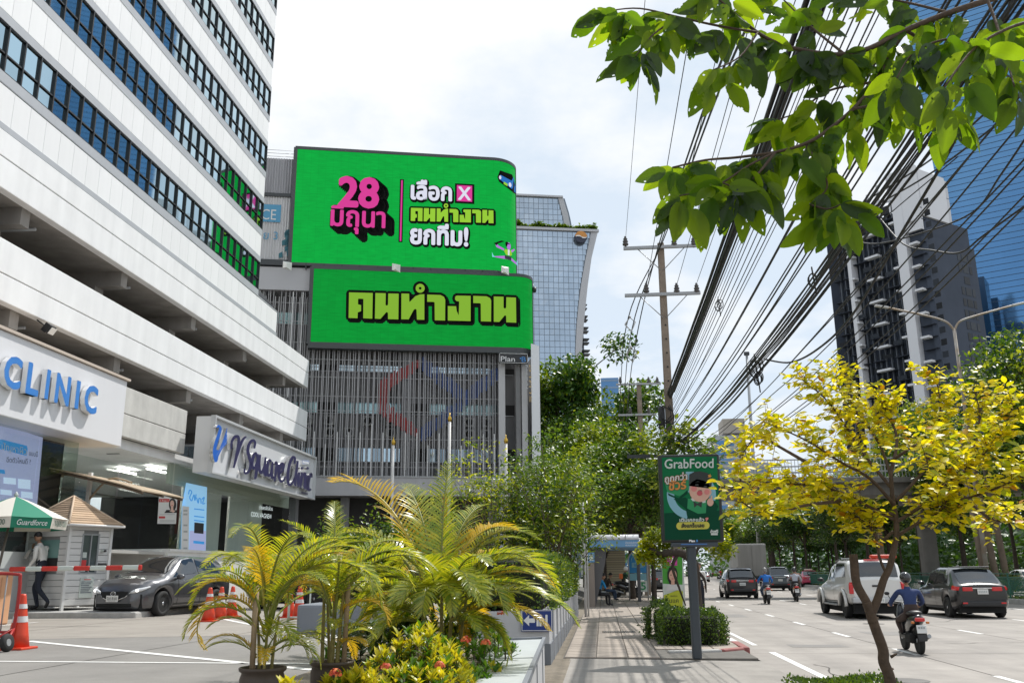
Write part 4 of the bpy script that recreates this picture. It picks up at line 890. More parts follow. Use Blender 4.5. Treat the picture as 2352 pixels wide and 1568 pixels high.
def far_block(name, label, pxs, y_top, Y, mat, lines, cat='tower', dep=30, n_v=6, lm=None):
    a = on_y(pxs[0], y_top, Y); b = on_y(pxs[1], y_top, Y); t = thing(name, label, cat, (a.x, Y, 0)); h = a.z; w = b.x - a.x
    q = MB(); q.box(0, w, 0, dep, 0, h); q.build('shaft', mat, t)
    for i in range(lines):
        z = h * (i + .5) / lines; q = MB(); q.box(-.1, w + .1, -.15, 0, z, z + h / lines * .28); q.build('floor_band', lm or blue_line, t)
    return t
far_block('distant_tower', 'far pale blue stepped tower above the left trees', (1380, 1420), 868, 420, blue_glass, 26)
far_block('distant_tower', 'far blue tower with a stepped top just left of the second utility pole', (1418, 1438), 900, 430, blue_glass, 24)
far_block('distant_tower', 'lowest far blue tower right beside the second utility pole', (1438, 1452), 932, 440, blue_glass, 20)
wb = far_block('distant_building', 'far white and blue office building right of the lit advert board', (1640, 1712), 1000, 260, M('far_white', (.55, .56, .58), .6), 0)
a = on_y(1640, 1000, 260);
for i in range(9): q = MB(); q.box(.4, 5.4, -.2, 0, 15 + 2.6 * i, 16.5 + 2.6 * i); q.build('window_band', blue_glass, wb)
q = MB(); q.box(3.2, 9.5, 4, 14, 40, 44.2); q.build('roof_house', M('far_tan', (.45, .40, .34), .7), wb)
far_block('distant_building', 'far low grey block seen between the lamp post and yellow tree', (1708, 1768), 1062, 300, M('far_white', (.5, .5, .5)), 5)
CPx = on_y(2085, 900, 230); CA = R(-7)
def zc(x, y): return ((2000 + x / 2.451) * .9378, (400 + y / 2.451) * .9378)
CO = on_y(*zc(720, 900), 230); CO.z = 0
CM = Matrix.Translation(CO) @ Matrix.Rotation(R(-52), 4, 'Z'); CMI = CM.inverted()
condo = thing('condominium_tower', 'dark grey condominium tower with white vertical ribs and balconies', 'tower', CO, R(-52))
CN = CM.to_3x3() @ V((0, -1, 0)); CE = CM.to_3x3() @ V((1, 0, 0))
def cf_(x, y): return CMI @ on_plane(*zc(x, y), CO, CN)
def ce_(x, y): return CMI @ on_plane(*zc(x, y), CO, CE)
dk = M('condo_dark', (.028, .035, .050), .75, spec=.15, var=.2, vscale=.3); dk2 = M('condo_wall', (.070, .083, .110), .8, spec=.15, var=.12, vscale=.12); wrib = M('condo_white', (.70, .70, .72), .6); cgl = M('condo_glass', (.016, .02, .026), .4, spec=.25, objrand=.5); lgrey = M('condo_grey', (.045, .052, .068), .8, spec=.15)
zt_end = cf_(715, 410).z; xl = cf_(60, 700).x; zt_l = cf_(50, 440).z; zt_m = cf_(605, 310).z
y_r = ce_(1000, 900).y
q = MB(); q.box(cf_(660, 700).x, 0, 0, y_r, 0, zt_end); q.build('end_block', dk2, condo)
q = MB(); q.box(cf_(540, 500).x, cf_(650, 500).x, .6, y_r * .98, 0, zt_m); q.build('end_block', dk2, condo)
q = MB(); q.box(xl, cf_(545, 700).x, 1.6, y_r, 0, zt_l); q.build('main_block', dk, condo)
def rib(xa, xb, zt, y0=-1.2): q = MB(); q.box(xa, xb, y0, 1.5, 0, zt); q.build('white_rib', wrib, condo)
x1 = cf_(228, 760).x; x2 = cf_(560, 760).x; dx1 = abs(cf_(240, 760).x - cf_(218, 760).x); dx2 = abs(cf_(600, 900).x - cf_(540, 900).x)
rib(x1 - dx1 / 2, x1 + dx1 / 2, cf_(190, 400).z); rib(x2 - dx2 / 2, x2 + dx2 / 2, cf_(480, 60).z, -1.4)
zz0, zz1 = cf_(410, 830).z, cf_(394, 696).z; fh = (zz1 - zz0) / 2
for i in range(1, 15): q = MB(); xx = x1 + (x2 - x1) * i / 10 - (x2 - x1) * .4; q.box(xx - .11, xx + .11, .9, 1.65, 0, zt_l); (xl < xx < x2 - 1) and q.build('mullion', M('condo_line', (.12, .135, .16), .7), condo)
x3a, x3b = cf_(340, 850).x, cf_(420, 830).x
z = zz0 - fh * 16
slab = MB(); slab.box(0, 1, -.45, 1.6, 0, .16); slab = slab.mesh('balcony_slab', lgrey); wsl = MB(); wsl.box(0, 1, -1.6, .2, 0, .55); wsl = wsl.mesh('white_ledge', wrib)
wpan = MB(); wpan.box(0, 1, 1.5, 1.62, 0, 1); wpan = wpan.mesh('window', cgl); bpan = MB(); bpan.box(0, 1, -.45, -.38, 0, 1); bpan = bpan.mesh('balustrade', cgl)
k = 0; bay = (x2 - x1) / 5
while z < zt_l - 1:
    if z > 10:
        for b in range(-4, 6):
            xx = x1 + bay * b
            if xx > x2 - dx2 or xx < xl: continue
            if (b + k) % 3 != 1: place(slab, 'balcony_slab', condo, loc=(xx + .3, 0, z), scale=(bay * (.55 if (b + k) % 2 else .95), 1, 1))
            if (b * 2 + k) % 3 == 0: place(bpan, 'balustrade', condo, loc=(xx + .4, 0, z + .3), scale=(bay * .8, 1, 1.0))
            place(wpan, 'window', condo, loc=(xx + bay * .2, 0, z + .4), scale=(bay * .6, 1, fh * .62))
        if k % 2 == 0:
            place(wsl, 'white_ledge', condo, loc=(x3a, 0, z), scale=(x3b - x3a, 1, 1)); place(wsl, 'white_ledge', condo, loc=(x2 - dx2 / 2 - bay * .45, 0, z + fh * .35), scale=(bay * .45, 1, 1))
            place(wsl, 'white_ledge', condo, loc=(x1 + dx1 / 2, 0, z + fh * .6), scale=(bay * .3, 1, .8))
            place(wsl, 'white_ledge', condo, loc=(cf_(610, 700).x, -.6, z - fh * .1), scale=(cf_(660, 700).x - cf_(610, 700).x, 1, 1))
        xx = cf_(600, 700).x; place(slab, 'balcony_slab', condo, loc=(xx, -.3, z), scale=(4, 1, 1))
        q = MB(); q.box(cf_(700, 700).x, cf_(735, 700).x, -.08, .02, z + .5, z + fh * .66); q.build('window', cgl, condo)
        if z < zt_end - 3:
            for ya, yb in ((.60, .66), (.685, .80), (.825, .885)):
                if k % 7 in (1, 2, 3) and ya != .685 and z > zz0: continue
                q = MB(); q.box(-.02, .08, y_r * ya, y_r * yb, z + .4, z + fh * .8); q.build('window', cgl, condo)
    z += fh; k += 1
q = MB(); ta, tb = cf_(480, 60).z, zt_m - .5
q.box(x2 - dx2 / 2 + .4, cf_(620, 200).x, -1.3, .0, tb - 4, ta); q.build('roof_screen', wrib, condo)
q = MB(); q.box(cf_(612, 200).x, cf_(625, 200).x, 0, y_r * .55, tb, ta - 1); q.build('roof_screen', wrib, condo)
for i, (a, b, za, zb) in enumerate(((.0, .75, 0, .62), (.0, .12, .62, 1.0), (.42, .75, .62, .86), (.0, .75, .86, 1.0))):
    q = MB(); q.box(.05, .6, y_r * a, y_r * b, tb + (ta - tb) * za, tb + (ta - tb) * zb - .3); q.matrix = None; o = q.build('roof_screen', M('roof_white', (.58, .58, .6), .6), condo, loc=(cf_(545, 300).x + 2, 0, 0))
for i in range(4): q = MB(); q.box(x1 + bay * (1 + i), x1 + bay * (1 + i) + .5, .2, .7, zt_l, zt_l + 6 + i * 1.6); q.build('roof_post', wrib, condo)
q = MB(); q.box(x1, x2, 0, .6, zt_l + 3.2, zt_l + 4.2); q.build('roof_beam', wrib, condo); q = MB(); q.box(x1, x2, .5, .8, zt_l, zt_l + 2.4); q.build('roof_glass', cgl, condo)
BO = on_y(2218, 600, 300); BO.z = 0; bt_a = R(-30)
bt = thing('glass_tower', 'tall blue curtain wall tower with fine horizontal lines at the right edge', 'tower', BO, bt_a)
BTM = (Matrix.Translation(BO) @ Matrix.Rotation(bt_a, 4, 'Z')).inverted(); H = (BTM @ on_y(2218, 0, 300)).z * 1.35
mir = M('blue_mirror', (.10, .24, .45), .07, metal=.8, var=.10, vscale=.04)  # slow tone drift in this colour imitates clouds mirrored in the facade
q = MB(); q.add([(-2, 0, H * .84), (0, 0, 0), (36, 0, 0), (36, 0, H * 1.1), (-10, 0, H * .86), (36, 40, 0), (0, 40, 0), (36, 40, H), (-9, 40, H * .86)], [(1, 2, 3, 4), (2, 5, 7, 3), (5, 6, 8, 7), (6, 1, 4, 8), (4, 3, 7, 8)]); q.build('curtain_wall', mir, bt)
bl_ = M('blue_dark_line', (.035, .075, .14), .5)
z = 4
while z < H * .99:
    xa = -10 * z / (H * .86); q = MB(); q.box(xa, 36, -.10, .0, z, z + .15); q.build('floor_line', bl_, bt); z += 2.05
sb_ = thing('office_building', 'dark blue stepped building in front of the foot of the blue tower', 'building', on_y(2240, 900, 285).to_tuple()[:2] + (0,), R(-30))
for (xa, xb, z1, nm) in ((-4, 7, 90, 'block'), (7, 13, 72, 'block'), (13, 17, 52, 'block')):
    q = MB(); q.box(xa, xb, -1, 8, 0, z1); q.build(nm, M('navy_glass', (.012, .05, .115), .25, metal=.2), sb_)
# ================================================================ footbridge over the avenue
fb = thing('footbridge', 'concrete footbridge with grey railings crossing the avenue', 'footbridge', (0, 0, 0))
bc = M('bridge_con', (.18, .17, .155), .8, var=.15, vscale=1, stain=.2)
Yb = 56
q = MB(); q.box(2.6, 62, Yb, Yb + 3, 5.85, 6.55); q.build('girder', bc, fb)
q = MB(); q.box(2.4, 62, Yb - .5, Yb + 3.5, 6.55, 6.85); q.build('deck', bc, fb)
for yy in (Yb - .4, Yb + 3.4):
    for zz in (7.2, 7.55, 7.95): q = MB(); q.box(2.4, 62, yy - .04, yy + .04, zz, zz + .07); q.build('rail', grey_metal, fb)
    bal = MB(); bal.box(-.02, .02, -.02, .02, 6.85, 7.95); bal = bal.mesh('baluster', grey_metal)
    r_ = MB()
    for i in range(300):
        x = 2.5 + .2 * i
        r_.box(x - .015, x + .015, yy - .015, yy + .015, 6.85, 7.95)
    r_.build('baluster', grey_metal, fb, kind='stuff')
for x in (19.5, 42): q = MB(); q.rbox((x, Yb + 1.5, 2.9), (.85, .9, 5.9), .1); q.build('pier', bc, fb); q = MB(); q.rbox((x, Yb + 1.5, 5.6), (2.2, 2.4, .5), .08); q.build('pier_cap', bc, fb)
st = thing('stair_enclosure', 'brown slatted stair housing of the footbridge behind the bus shelter', 'stairway', (0, 0, 0))
q = MB(); q.box(-.6, 1.4, 58.2, 66, .1, 3.6); q.build('core', M('stair_core', (.22, .19, .15), .8), st)
for i in range(24):
    z = .3 + .14 * i; q = MB(); q.box(-.65, 1.4, 58.05, 58.17, z, z + .10); q.build('slat', M('stair_slat', (.40, .34, .23), .7, objrand=.1), st)
q = MB(); q.box(-.1, 3.2, 57.6, 59, 3.6, 6.8); q.build('upper_flight', M('stair_upper', (.16, .12, .09), .8), st)
for i in range(10): q = MB(); q.box(-.2, 3.2, 57.4, 57.58, 3.7 + .3 * i, 3.85 + .3 * i); q.build('slat', M('stair_upslat', (.20, .15, .11), .8), st)
shop_m = [M('shop_a', (.16, .15, .14), .8, var=.3, vscale=.4), M('shop_b', (.28, .27, .25), .8, var=.2, vscale=.4), M('shop_c', (.10, .11, .12), .7, var=.3, vscale=.4)]
sl_lab = ['dark shophouse behind the far trees under the footbridge', 'grey shophouse behind the rightmost far trees', 'low dark building far behind the tree row', 'pale low building beyond the grove far down the avenue']
for i, (x, y, w, h) in enumerate(((52, 66, 14, 8), (50, 46, 12, 9), (48, 90, 20, 12), (56, 140, 40, 18))):
    t = thing('shophouse', sl_lab[i], 'building', (x, y, 0), R(-8)); q = MB(); q.box(0, w, 0, 10, 0, h); q.build('wall', shop_m[i % 3], t)
    for s_ in range(int(w / 3.6)):
        q = MB(); q.box(.5 + 3.6 * s_, 3.4 + 3.6 * s_, -.1, 0, .3, 2.9); q.build('shutter', dark_void if s_ % 2 else shop_m[1], t)
        q = MB(); q.box(-.1, 0, .5 + 3 * (s_ % 3), 3 + 3 * (s_ % 3), .3, 2.9); q.build('shutter', dark_void, t)
        q = MB(); q.box(.8 + 3.6 * s_, 3.1 + 3.6 * s_, -.06, 0, 4.4, 6.0); q.build('window', cgl, t)
for x, y, h, lab in ((44.5, 58, 4.0, 'tall red vertical banner among the far tree trunks'), (46.8, 58.5, 2.6, 'short red banner right of the taller red banner')):
    t = thing('banner', lab, 'banner', (x, y, .15)); q = MB(); q.box(-.55, .55, 0, .05, .4, h); q.build('cloth', M('banner_red', (.55, .02, .03), .6), t); q = MB(); q.tube([(-.6, .02, 0), (-.6, .02, h + .3)], .03); q.build('pole', grey_metal, t)
wl = thing('boundary_wall', 'plain white boundary wall behind the clipped hedge', 'wall', (0, 0, 0))
q = MB(); q.box(-5.5, -.95, 33.6, 33.8, FZ - .5, 2.06); q.build('panel', M('wall_white', (.62, .62, .63), .7, stain=.12), wl)
q = MB(); q.box(-2.35, -1.35, 33.57, 33.6, 1.72, 1.93); q.build('plate', M('plate_pink', (.5, .25, .24), .6), wl)
q = MB(); q.box(-40, -5.5, 42, 42.2, FZ - .4, 2.3); q.build('panel', M('wall_dark', (.10, .095, .09), .8, var=.3, vscale=.6), wl)
# ================================================================ plants
leaf_dark = leafmat('leaf_dark', (.020, .062, .012), (.062, .135, .022), trans=.30, gloss=.45)
leaf_mid = leafmat('leaf_mid', (.058, .125, .012), (.145, .22, .026), trans=.40, gloss=.45)
leaf_lime = leafmat('leaf_lime', (.13, .20, .014), (.30, .34, .03), trans=.46, gloss=.45)
leaf_hedge = leafmat('leaf_hedge', (.055, .13, .016), (.16, .24, .028), trans=.32, gloss=.5)
leaf_hedge_d = leafmat('leaf_hedge_dark', (.02, .05, .012), (.07, .12, .02), trans=.25, gloss=.5)
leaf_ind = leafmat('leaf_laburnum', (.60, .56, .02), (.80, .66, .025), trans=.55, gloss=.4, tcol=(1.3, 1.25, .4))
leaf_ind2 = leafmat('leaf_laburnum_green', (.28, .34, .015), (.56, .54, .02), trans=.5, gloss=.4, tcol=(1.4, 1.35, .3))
leaf_orange = leafmat('leaf_orange', (.5, .22, .015), (.45, .30, .01), trans=.4, gloss=.3, tcol=(1.3, 1.1, .5))
leaf_over = leafmat('leaf_overhead', (.035, .085, .010), (.09, .15, .015), trans=.66, gloss=.3, tcol=(4.9, 4.0, .75))
leaf_over_d = leafmat('leaf_overhead_dark', (.018, .042, .010), (.04, .075, .012), trans=.45, gloss=.5, tcol=(3.2, 3., .6))  # darker leaf copy, the shade on some leaves is put into its colour
leaf_palm = leafmat('leaf_palm', (.15, .25, .026), (.48, .48, .06), trans=.46, gloss=.9, rough=.30, tcol=(1.7, 1.5, .35))
leaf_palm_y = leafmat('leaf_palm_yellow', (.60, .42, .025), (.72, .46, .035), trans=.48, gloss=.7, rough=.3, tcol=(1.3, 1.2, .4))
leaf_palm_d = leafmat('leaf_palm_dark', (.025, .06, .012), (.06, .10, .02), trans=.25, gloss=.6)
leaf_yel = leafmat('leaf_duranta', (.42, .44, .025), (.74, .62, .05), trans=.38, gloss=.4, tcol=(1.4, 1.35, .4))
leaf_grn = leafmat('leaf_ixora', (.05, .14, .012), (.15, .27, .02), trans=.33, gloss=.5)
bark = M('bark', (.13, .095, .065), .9, var=.35, vscale=9, bump=.6, bscale=22); bark_d = M('bark_dark', (.055, .042, .032), .92, var=.3, vscale=7, bump=.7, bscale=18); bark_y = M('bark_young', (.085, .055, .036), .85, var=.3, vscale=14, bump=.4, bscale=35)
cane = M('palm_cane', (.24, .20, .06), .6, var=.25, vscale=12); stake = M('stake_wood', (.33, .24, .15), .8, var=.2, vscale=6)
def leaf_shape(l, w, fold=.25, droop=.15, n=4, hole=False):
    """one leaf along +x: pointed oval, folded on its midrib"""
    vs = []; fs = []
    prof = [sin(pi * min(1, (i / n) ** .85)) ** .8 for i in range(n + 1)]
    for i in range(n + 1):
        t = i / n; x = l * t; z = -droop * l * t * t; ww = w / 2 * prof[i]
        vs += [(x, ww, z + fold * ww), (x, 0, z), (x, -ww, z + fold * ww)]
    for i in range(n):
        a = 3 * i; fs += [(a, a + 3, a + 4, a + 1), (a + 1, a + 4, a + 5, a + 2)]
    return vs, fs
def add_leaves(mb, tr, l, w, mi=0, simple=True):
    for m4 in tr:
        if simple:
            vs = [V((0, 0, 0)), V((l * .5, w / 2, .06 * l)), V((l, 0, -.08 * l)), V((l * .5, -w / 2, .06 * l))]; fs = [(0, 1, 2, 3)]
            fs = [(0, 3, 2), (0, 2, 1)]
        else: vs, fs = leaf_shape(l, w); vs = [V(v) for v in vs]
        mb.add([m4 @ v for v in vs], fs, mi, True)
def rnd_rot(up=.35):
    a = random.uniform(0, 2 * pi); e = random.gauss(-.15, .5); r = random.uniform(-.6, .6)
    return Matrix.Rotation(a, 4, 'Z') @ Matrix.Rotation(-e, 4, 'Y') @ Matrix.Rotation(r, 4, 'X')
def branch_tree(h0, h, rad, r0, seed, n1=6, n2=4, spread=1., crook=.25, trunk_lean=(0, 0), low=.55):
    """trunk and two orders of limbs; returns the wood mesh builder and the twig ends"""
    rg = random.Random(seed); mb = MB(); tips = []
    top = V((trunk_lean[0], trunk_lean[1], h0)); mid = V((trunk_lean[0] * .3 + rg.uniform(-.1, .1), trunk_lean[1] * .3, h0 * .5))
    mb.tube(catmull([(0, 0, -.1), mid, top], 4), [r0 * (1 - .45 * i / 8) for i in range(9)], 8)
    for i in range(n1):
        a = 2 * pi * (i + rg.uniform(-.3, .3)) / n1; el_ = rg.uniform(.25, 1.1) if i else 1.4
        L = rad * rg.uniform(.7, 1.0) * spread; d = V((cos(a) * cos(el_), sin(a) * cos(el_), sin(el_)))
        e = top + V((d.x * L, d.y * L, d.z * (h - h0) * .85)); m_ = top.lerp(e, .5) + V((rg.uniform(-1, 1), rg.uniform(-1, 1), rg.uniform(0, 1))) * crook * L * .3
        p = catmull([top - V((0, 0, r0)), m_, e], 4); mb.tube(p, [r0 * (.5 - .36 * k / (len(p) - 1)) for k in range(len(p))], 6); tips.append(e)
        for j in range(n2):
            t = rg.uniform(.35, .95); b = p[int(t * (len(p) - 1))]; a2 = rg.uniform(0, 2 * pi); q_ = b + V((cos(a2), sin(a2), rg.uniform(-.1, .8))) * L * rg.uniform(.3, .6)
            mb.tube([b, b.lerp(q_, .5) + V((0, 0, .06 * L)), q_], [r0 * .2, r0 * .13, r0 * .06], 5); tips.append(q_)
    return mb, tips
def crown(tips, n, clump, l, w, seed, mats, flat=.7):
    rg = random.Random(seed); st_ = random.getstate(); random.seed(seed); mb = MB()
    wts = [rg.uniform(.5, 1.4) for _ in tips]; tot = sum(wts)
    for t, wt in zip(tips, wts):
        k = int(n * wt / tot); cl = clump * rg.uniform(.7, 1.25); mi = rg.choices(range(len(mats)), [3, 2, 1][:len(mats)])[0]
        for _ in range(k):
            u = V((rg.gauss(0, 1), rg.gauss(0, 1), rg.gauss(0, 1))); u.normalize(); u *= cl * rg.random() ** .42
            p = t + V((u.x, u.y, u.z * flat)); m4 = Matrix.Translation(p) @ rnd_rot(); add_leaves(mb, [m4], l * rg.uniform(.7, 1.3), w * rg.uniform(.7, 1.3), mi if rg.random() < .8 else rg.randrange(len(mats)))
    random.setstate(st_); return mb
PROTO = {}
def tree(kind, label, loc, scale=1., rz=0., group=None, cat='tree', name='tree', sz=None):
    if kind not in PROTO:
        wd, tips, cr, mts, bk = KINDS[kind](); PROTO[kind] = (wd.mesh('trunk', bk), cr.mesh('crown', mts))
    t = thing(name, label, cat, loc, rz, group); t.scale = (scale, scale, sz or scale)
    place(PROTO[kind][0], 'trunk', t); tag(place(PROTO[kind][1], 'crown', t), kind='stuff'); return t
def K(h0, h, rad, r0, seed, n, clump, l, w, mats, bk, n1=7, n2=4, flat=.7, spread=1.):
    def f():
        wd, tips = branch_tree(h0, h, rad, r0, seed, n1, n2, spread); return wd, tips, crown(tips, n, clump, l, w, seed + 1, mats, flat), mats, bk
    return f
KINDS = {
 'rain': K(6, 17, 8.5, .4, 11, 24000, 2.6, .48, .32, [leaf_mid, leaf_dark, leaf_lime], bark_d, 9, 5, .6),
 'street': K(4.2, 9.5, 4.0, .2, 21, 9000, 1.35, .30, .16, [leaf_mid, leaf_dark, leaf_lime], bark_d, 8, 4, .75),
 'grove': K(5.0, 11.5, 4.4, .2, 31, 8000, 1.6, .34, .20, [leaf_dark, leaf_mid, leaf_lime], bark_d, 7, 4, .7),
 'grove2': K(4.4, 10.5, 4.0, .17, 37, 8000, 1.6, .32, .20, [leaf_dark, leaf_mid, leaf_lime], bark_d, 7, 4, .7),
 'lush': K(3.6, 10.5, 4.6, .2, 41, 13000, 1.5, .26, .15, [leaf_mid, leaf_lime, leaf_dark], bark_d, 9, 5, .75),
 'wisp': K(.8, 4.9, 1.7, .035, 51, 1150, .50, .15, .065, [leaf_lime, leaf_mid, leaf_ind2], bark, 11, 5, .9),
 'wisp2': K(.6, 4.9, 1.8, .04, 57, 2600, .55, .15, .07, [leaf_lime, leaf_mid, leaf_dark], bark, 11, 5, .9),
 'vine': K(4.0, 7.0, 1.5, .07, 61, 1300, .55, .24, .15, [leaf_mid, leaf_lime, leaf_dark], bark_d, 7, 4, .9),
 'bushy': K(.5, 2.6, 1.9, .06, 71, 5000, .7, .16, .09, [leaf_mid, leaf_lime, leaf_dark], bark_d, 9, 5, .8)}
def at(px, py, Y): p = on_y(px, py, Y); return p.x, p.z
def stand(px, Y, z=0.): p = on_y(px, 1310, Y); return (p.x, Y, z)
tree('rain', 'tall rounded dark green tree rising highest behind the grey building', stand(1305, 104, 0), 1.15, 0, sz=1.60)
tree('rain', 'broad bright green tree below and right of the tallest tree', stand(1345, 84), .80, 1.2, sz=.95)
tree('rain', 'green tree directly left of the second utility pole', stand(1385, 92), .75, 2.4, sz=.95)
tree('street', 'leafy street tree overhanging the bus shelter from behind', stand(1452, 50, .1), .92, .4)
tree('street', 'bright street tree between the bus shelter and the main utility pole', stand(1500, 44, .1), .72, 2.0)
tree('lush', 'dark leafy tree growing behind the bus shelter against the wall', stand(1290, 46, FZ), .66, 1.)
tree('lush', 'dark shaded tree mass in front of the grey building near the sign', stand(1390, 58, .2), .62, 2.)
tree('vine', 'leafy climber spreading from the utility pole over the advert board', stand(1592, 31.5, .1), .98, .8)
for i, (px, Y, k, s_, lab) in enumerate(((1055, 27, 'wisp', .92, 'sparse twiggy shrub rising leftmost in front of the grey fins'), (1120, 26.5, 'wisp', 1.0, 'sparse twiggy shrub in front of the middle flagpole'), (1190, 28, 'wisp2', 1.0, 'twiggy shrub left of the bushy hedge trees'), (1262, 27, 'wisp2', 1.08, 'dense yellow green shrub tree beside the white wing wall'), (1306, 29, 'wisp2', 1.0, 'tall shrub tree above the clipped hedge'))):
    tree(k, lab, stand(px, Y, .8), s_, i * 1.3, name='shrub', cat='shrub')
tree('bushy', 'dark bush against the dark ground floor, left of the palms', stand(800, 40, FZ), 1.2, .3, name='bush', cat='bush')
tree('bushy', 'dark bush under the grey ledge behind the big palm', stand(905, 42, FZ), 1.3, 1.3, name='bush', cat='bush')
G = []; rg = random.Random(9)
for i in range(22):
    y = 47 + 7.6 * i + rg.uniform(-2, 2); G.append((21.6 + bend(y) + rg.uniform(-.7, 1.2), y, ('grove', 'grove2')[i % 2], rg.uniform(.82, 1.0)))
for i in range(16):
    y = 44 + 9.5 * i + rg.uniform(-3, 3); G.append((37.5 + bend(y) + rg.uniform(-1, 2.5), y, ('grove2', 'grove')[i % 2], rg.uniform(.9, 1.15)))
for i, (x, y, k, s_) in enumerate(G):
    tree(k, 'dark shaded roadside tree of the row behind the green railing', (x, y, .15), s_, i * 1.7, group='roadside trees behind the green railing')
for i in range(14):
    y = 150 + 9 * (i // 2); tree(('grove', 'grove2')[i % 2], 'dense tree of the far grove closing the avenue', (21 + bend(y) + 13 * (i % 2) + rg.uniform(0, 6), y, .1), 1.15, i * 2.1, group='far grove closing the avenue')
tree('lush', 'large bright round tree at the right edge above the black car', (23.4, 49, .15), 1.1, .5, sz=1.38)
tree('lush', 'small green treetop showing at the foot of the dark condominium', (22.6, 66, .15), .85, 2.2, sz=1.28)
tree('lush', 'dark green tree left of the lamp post by the far white building', (10.5, 112, .15), .85, 1.2)
fw = MB(); rg = random.Random(5)
for i in range(9000):
    x = rg.uniform(60, 150); y = rg.uniform(190, 330); add_leaves(fw, [Matrix.Translation((x * .7 - 5 if i % 3 else x - 90, y, rg.uniform(0, 11) * rg.random() ** .3)) @ rnd_rot()], 1.6, 1.1)
for i in range(15000):
    y = rg.uniform(44, 235); p_ = Matrix.Translation((44 + bend(y) + rg.uniform(0, 16), y, rg.uniform(0, 10.5) * rg.random() ** .25)); add_leaves(fw, [p_ @ rnd_rot()], 1.0, .7)
fw.build('far_trees', leaf_dark, kind='stuff')
def hedge(name, label, x0, x1, y0, y1, z0, z1, n, l, w, mats, rot=0, cat='hedge', shag=.04, fuzz=None):
    t = thing(name, label, cat, ((x0 + x1) / 2, (y0 + y1) / 2, z0), rot); a, b, h = (x1 - x0) / 2, (y1 - y0) / 2, z1 - z0
    q = MB(); q.rbox((0, 0, h / 2), (2 * a - 2 * l, 2 * b - 2 * l, h - l), .12); q.build('dark_core', M('hedge_core', (.018, .022, .010), .95), t)  # solid near-black block filling the inside of the hedge
    mb = MB(); A = [(2 * a * 2 * b, 't'), (2 * a * h, 'f'), (2 * b * h, 'r'), (2 * b * h, 'l'), (2 * a * h * .4, 'b')]; tot = sum(k for k, _ in A)
    for ar, f in A:
        for _ in range(int(n * ar / tot)):
            u, v = random.uniform(-1, 1), random.uniform(0, 1); d = abs(random.gauss(0, shag)); o = random.uniform(-.02, .0)
            p = {'t': (u * a, (2 * v - 1) * b, h + d), 'f': (u * a, -b - d, v * h), 'b': (u * a, b + d, v * h), 'r': (a + d, u * b, v * h), 'l': (-a - d, u * b, v * h)}[f]
            lump = mnoise.noise(V((p[0] * 1.6 + x0, p[1] * 1.6 + y0, p[2] * 1.6))) * .10
            p = V(p) * 1.0; nrm = {'t': V((0, 0, 1)), 'f': V((0, -1, 0)), 'b': V((0, 1, 0)), 'r': V((1, 0, 0)), 'l': V((-1, 0, 0))}[f]; p += nrm * lump
            dr = (nrm + V((random.gauss(0, .7), random.gauss(0, .7), random.gauss(.35, .6)))).normalized()
            m4 = Matrix.Translation(p) @ dr.to_track_quat('X', 'Z').to_matrix().to_4x4() @ Matrix.Rotation(random.uniform(0, 6.3), 4, 'X')
            add_leaves(mb, [m4], l * random.uniform(.7, 1.3), w * random.uniform(.7, 1.3), random.choices(range(len(mats)), [3, 2, 1][:len(mats)])[0])
    mb.build('leaves', mats, t, kind='stuff'); return t
hedge('clipped_hedge', 'clipped box hedge around the foot of the advert board pole', 1.2, 2.36, 19.3, 21.0, .12, .70, 8000, .05, .035, [leaf_hedge_d, leaf_hedge])
hedge('clipped_hedge', 'small round clump of the hedge beside the curved trunk', 1.05, 1.45, 20.9, 21.6, .12, .80, 2200, .06, .04, [leaf_hedge_d, leaf_hedge], shag=.07)
hedge('hedge_top', 'long clipped hedge on the painted planter with the blue sign', -2.5, -.98, 15.8, 32.5, .95, 1.82, 24000, .06, .042, [leaf_hedge, leaf_hedge_d, leaf_lime], cat='hedge', shag=.06)
hedge('ground_cover', 'low clipped ground cover at the foot of the yellow tree', 2.12, 3.2, 5.5, 11.5, .1, .36, 16000, .035, .026, [leaf_hedge, leaf_hedge_d], rot=0, cat='ground cover', shag=.02)
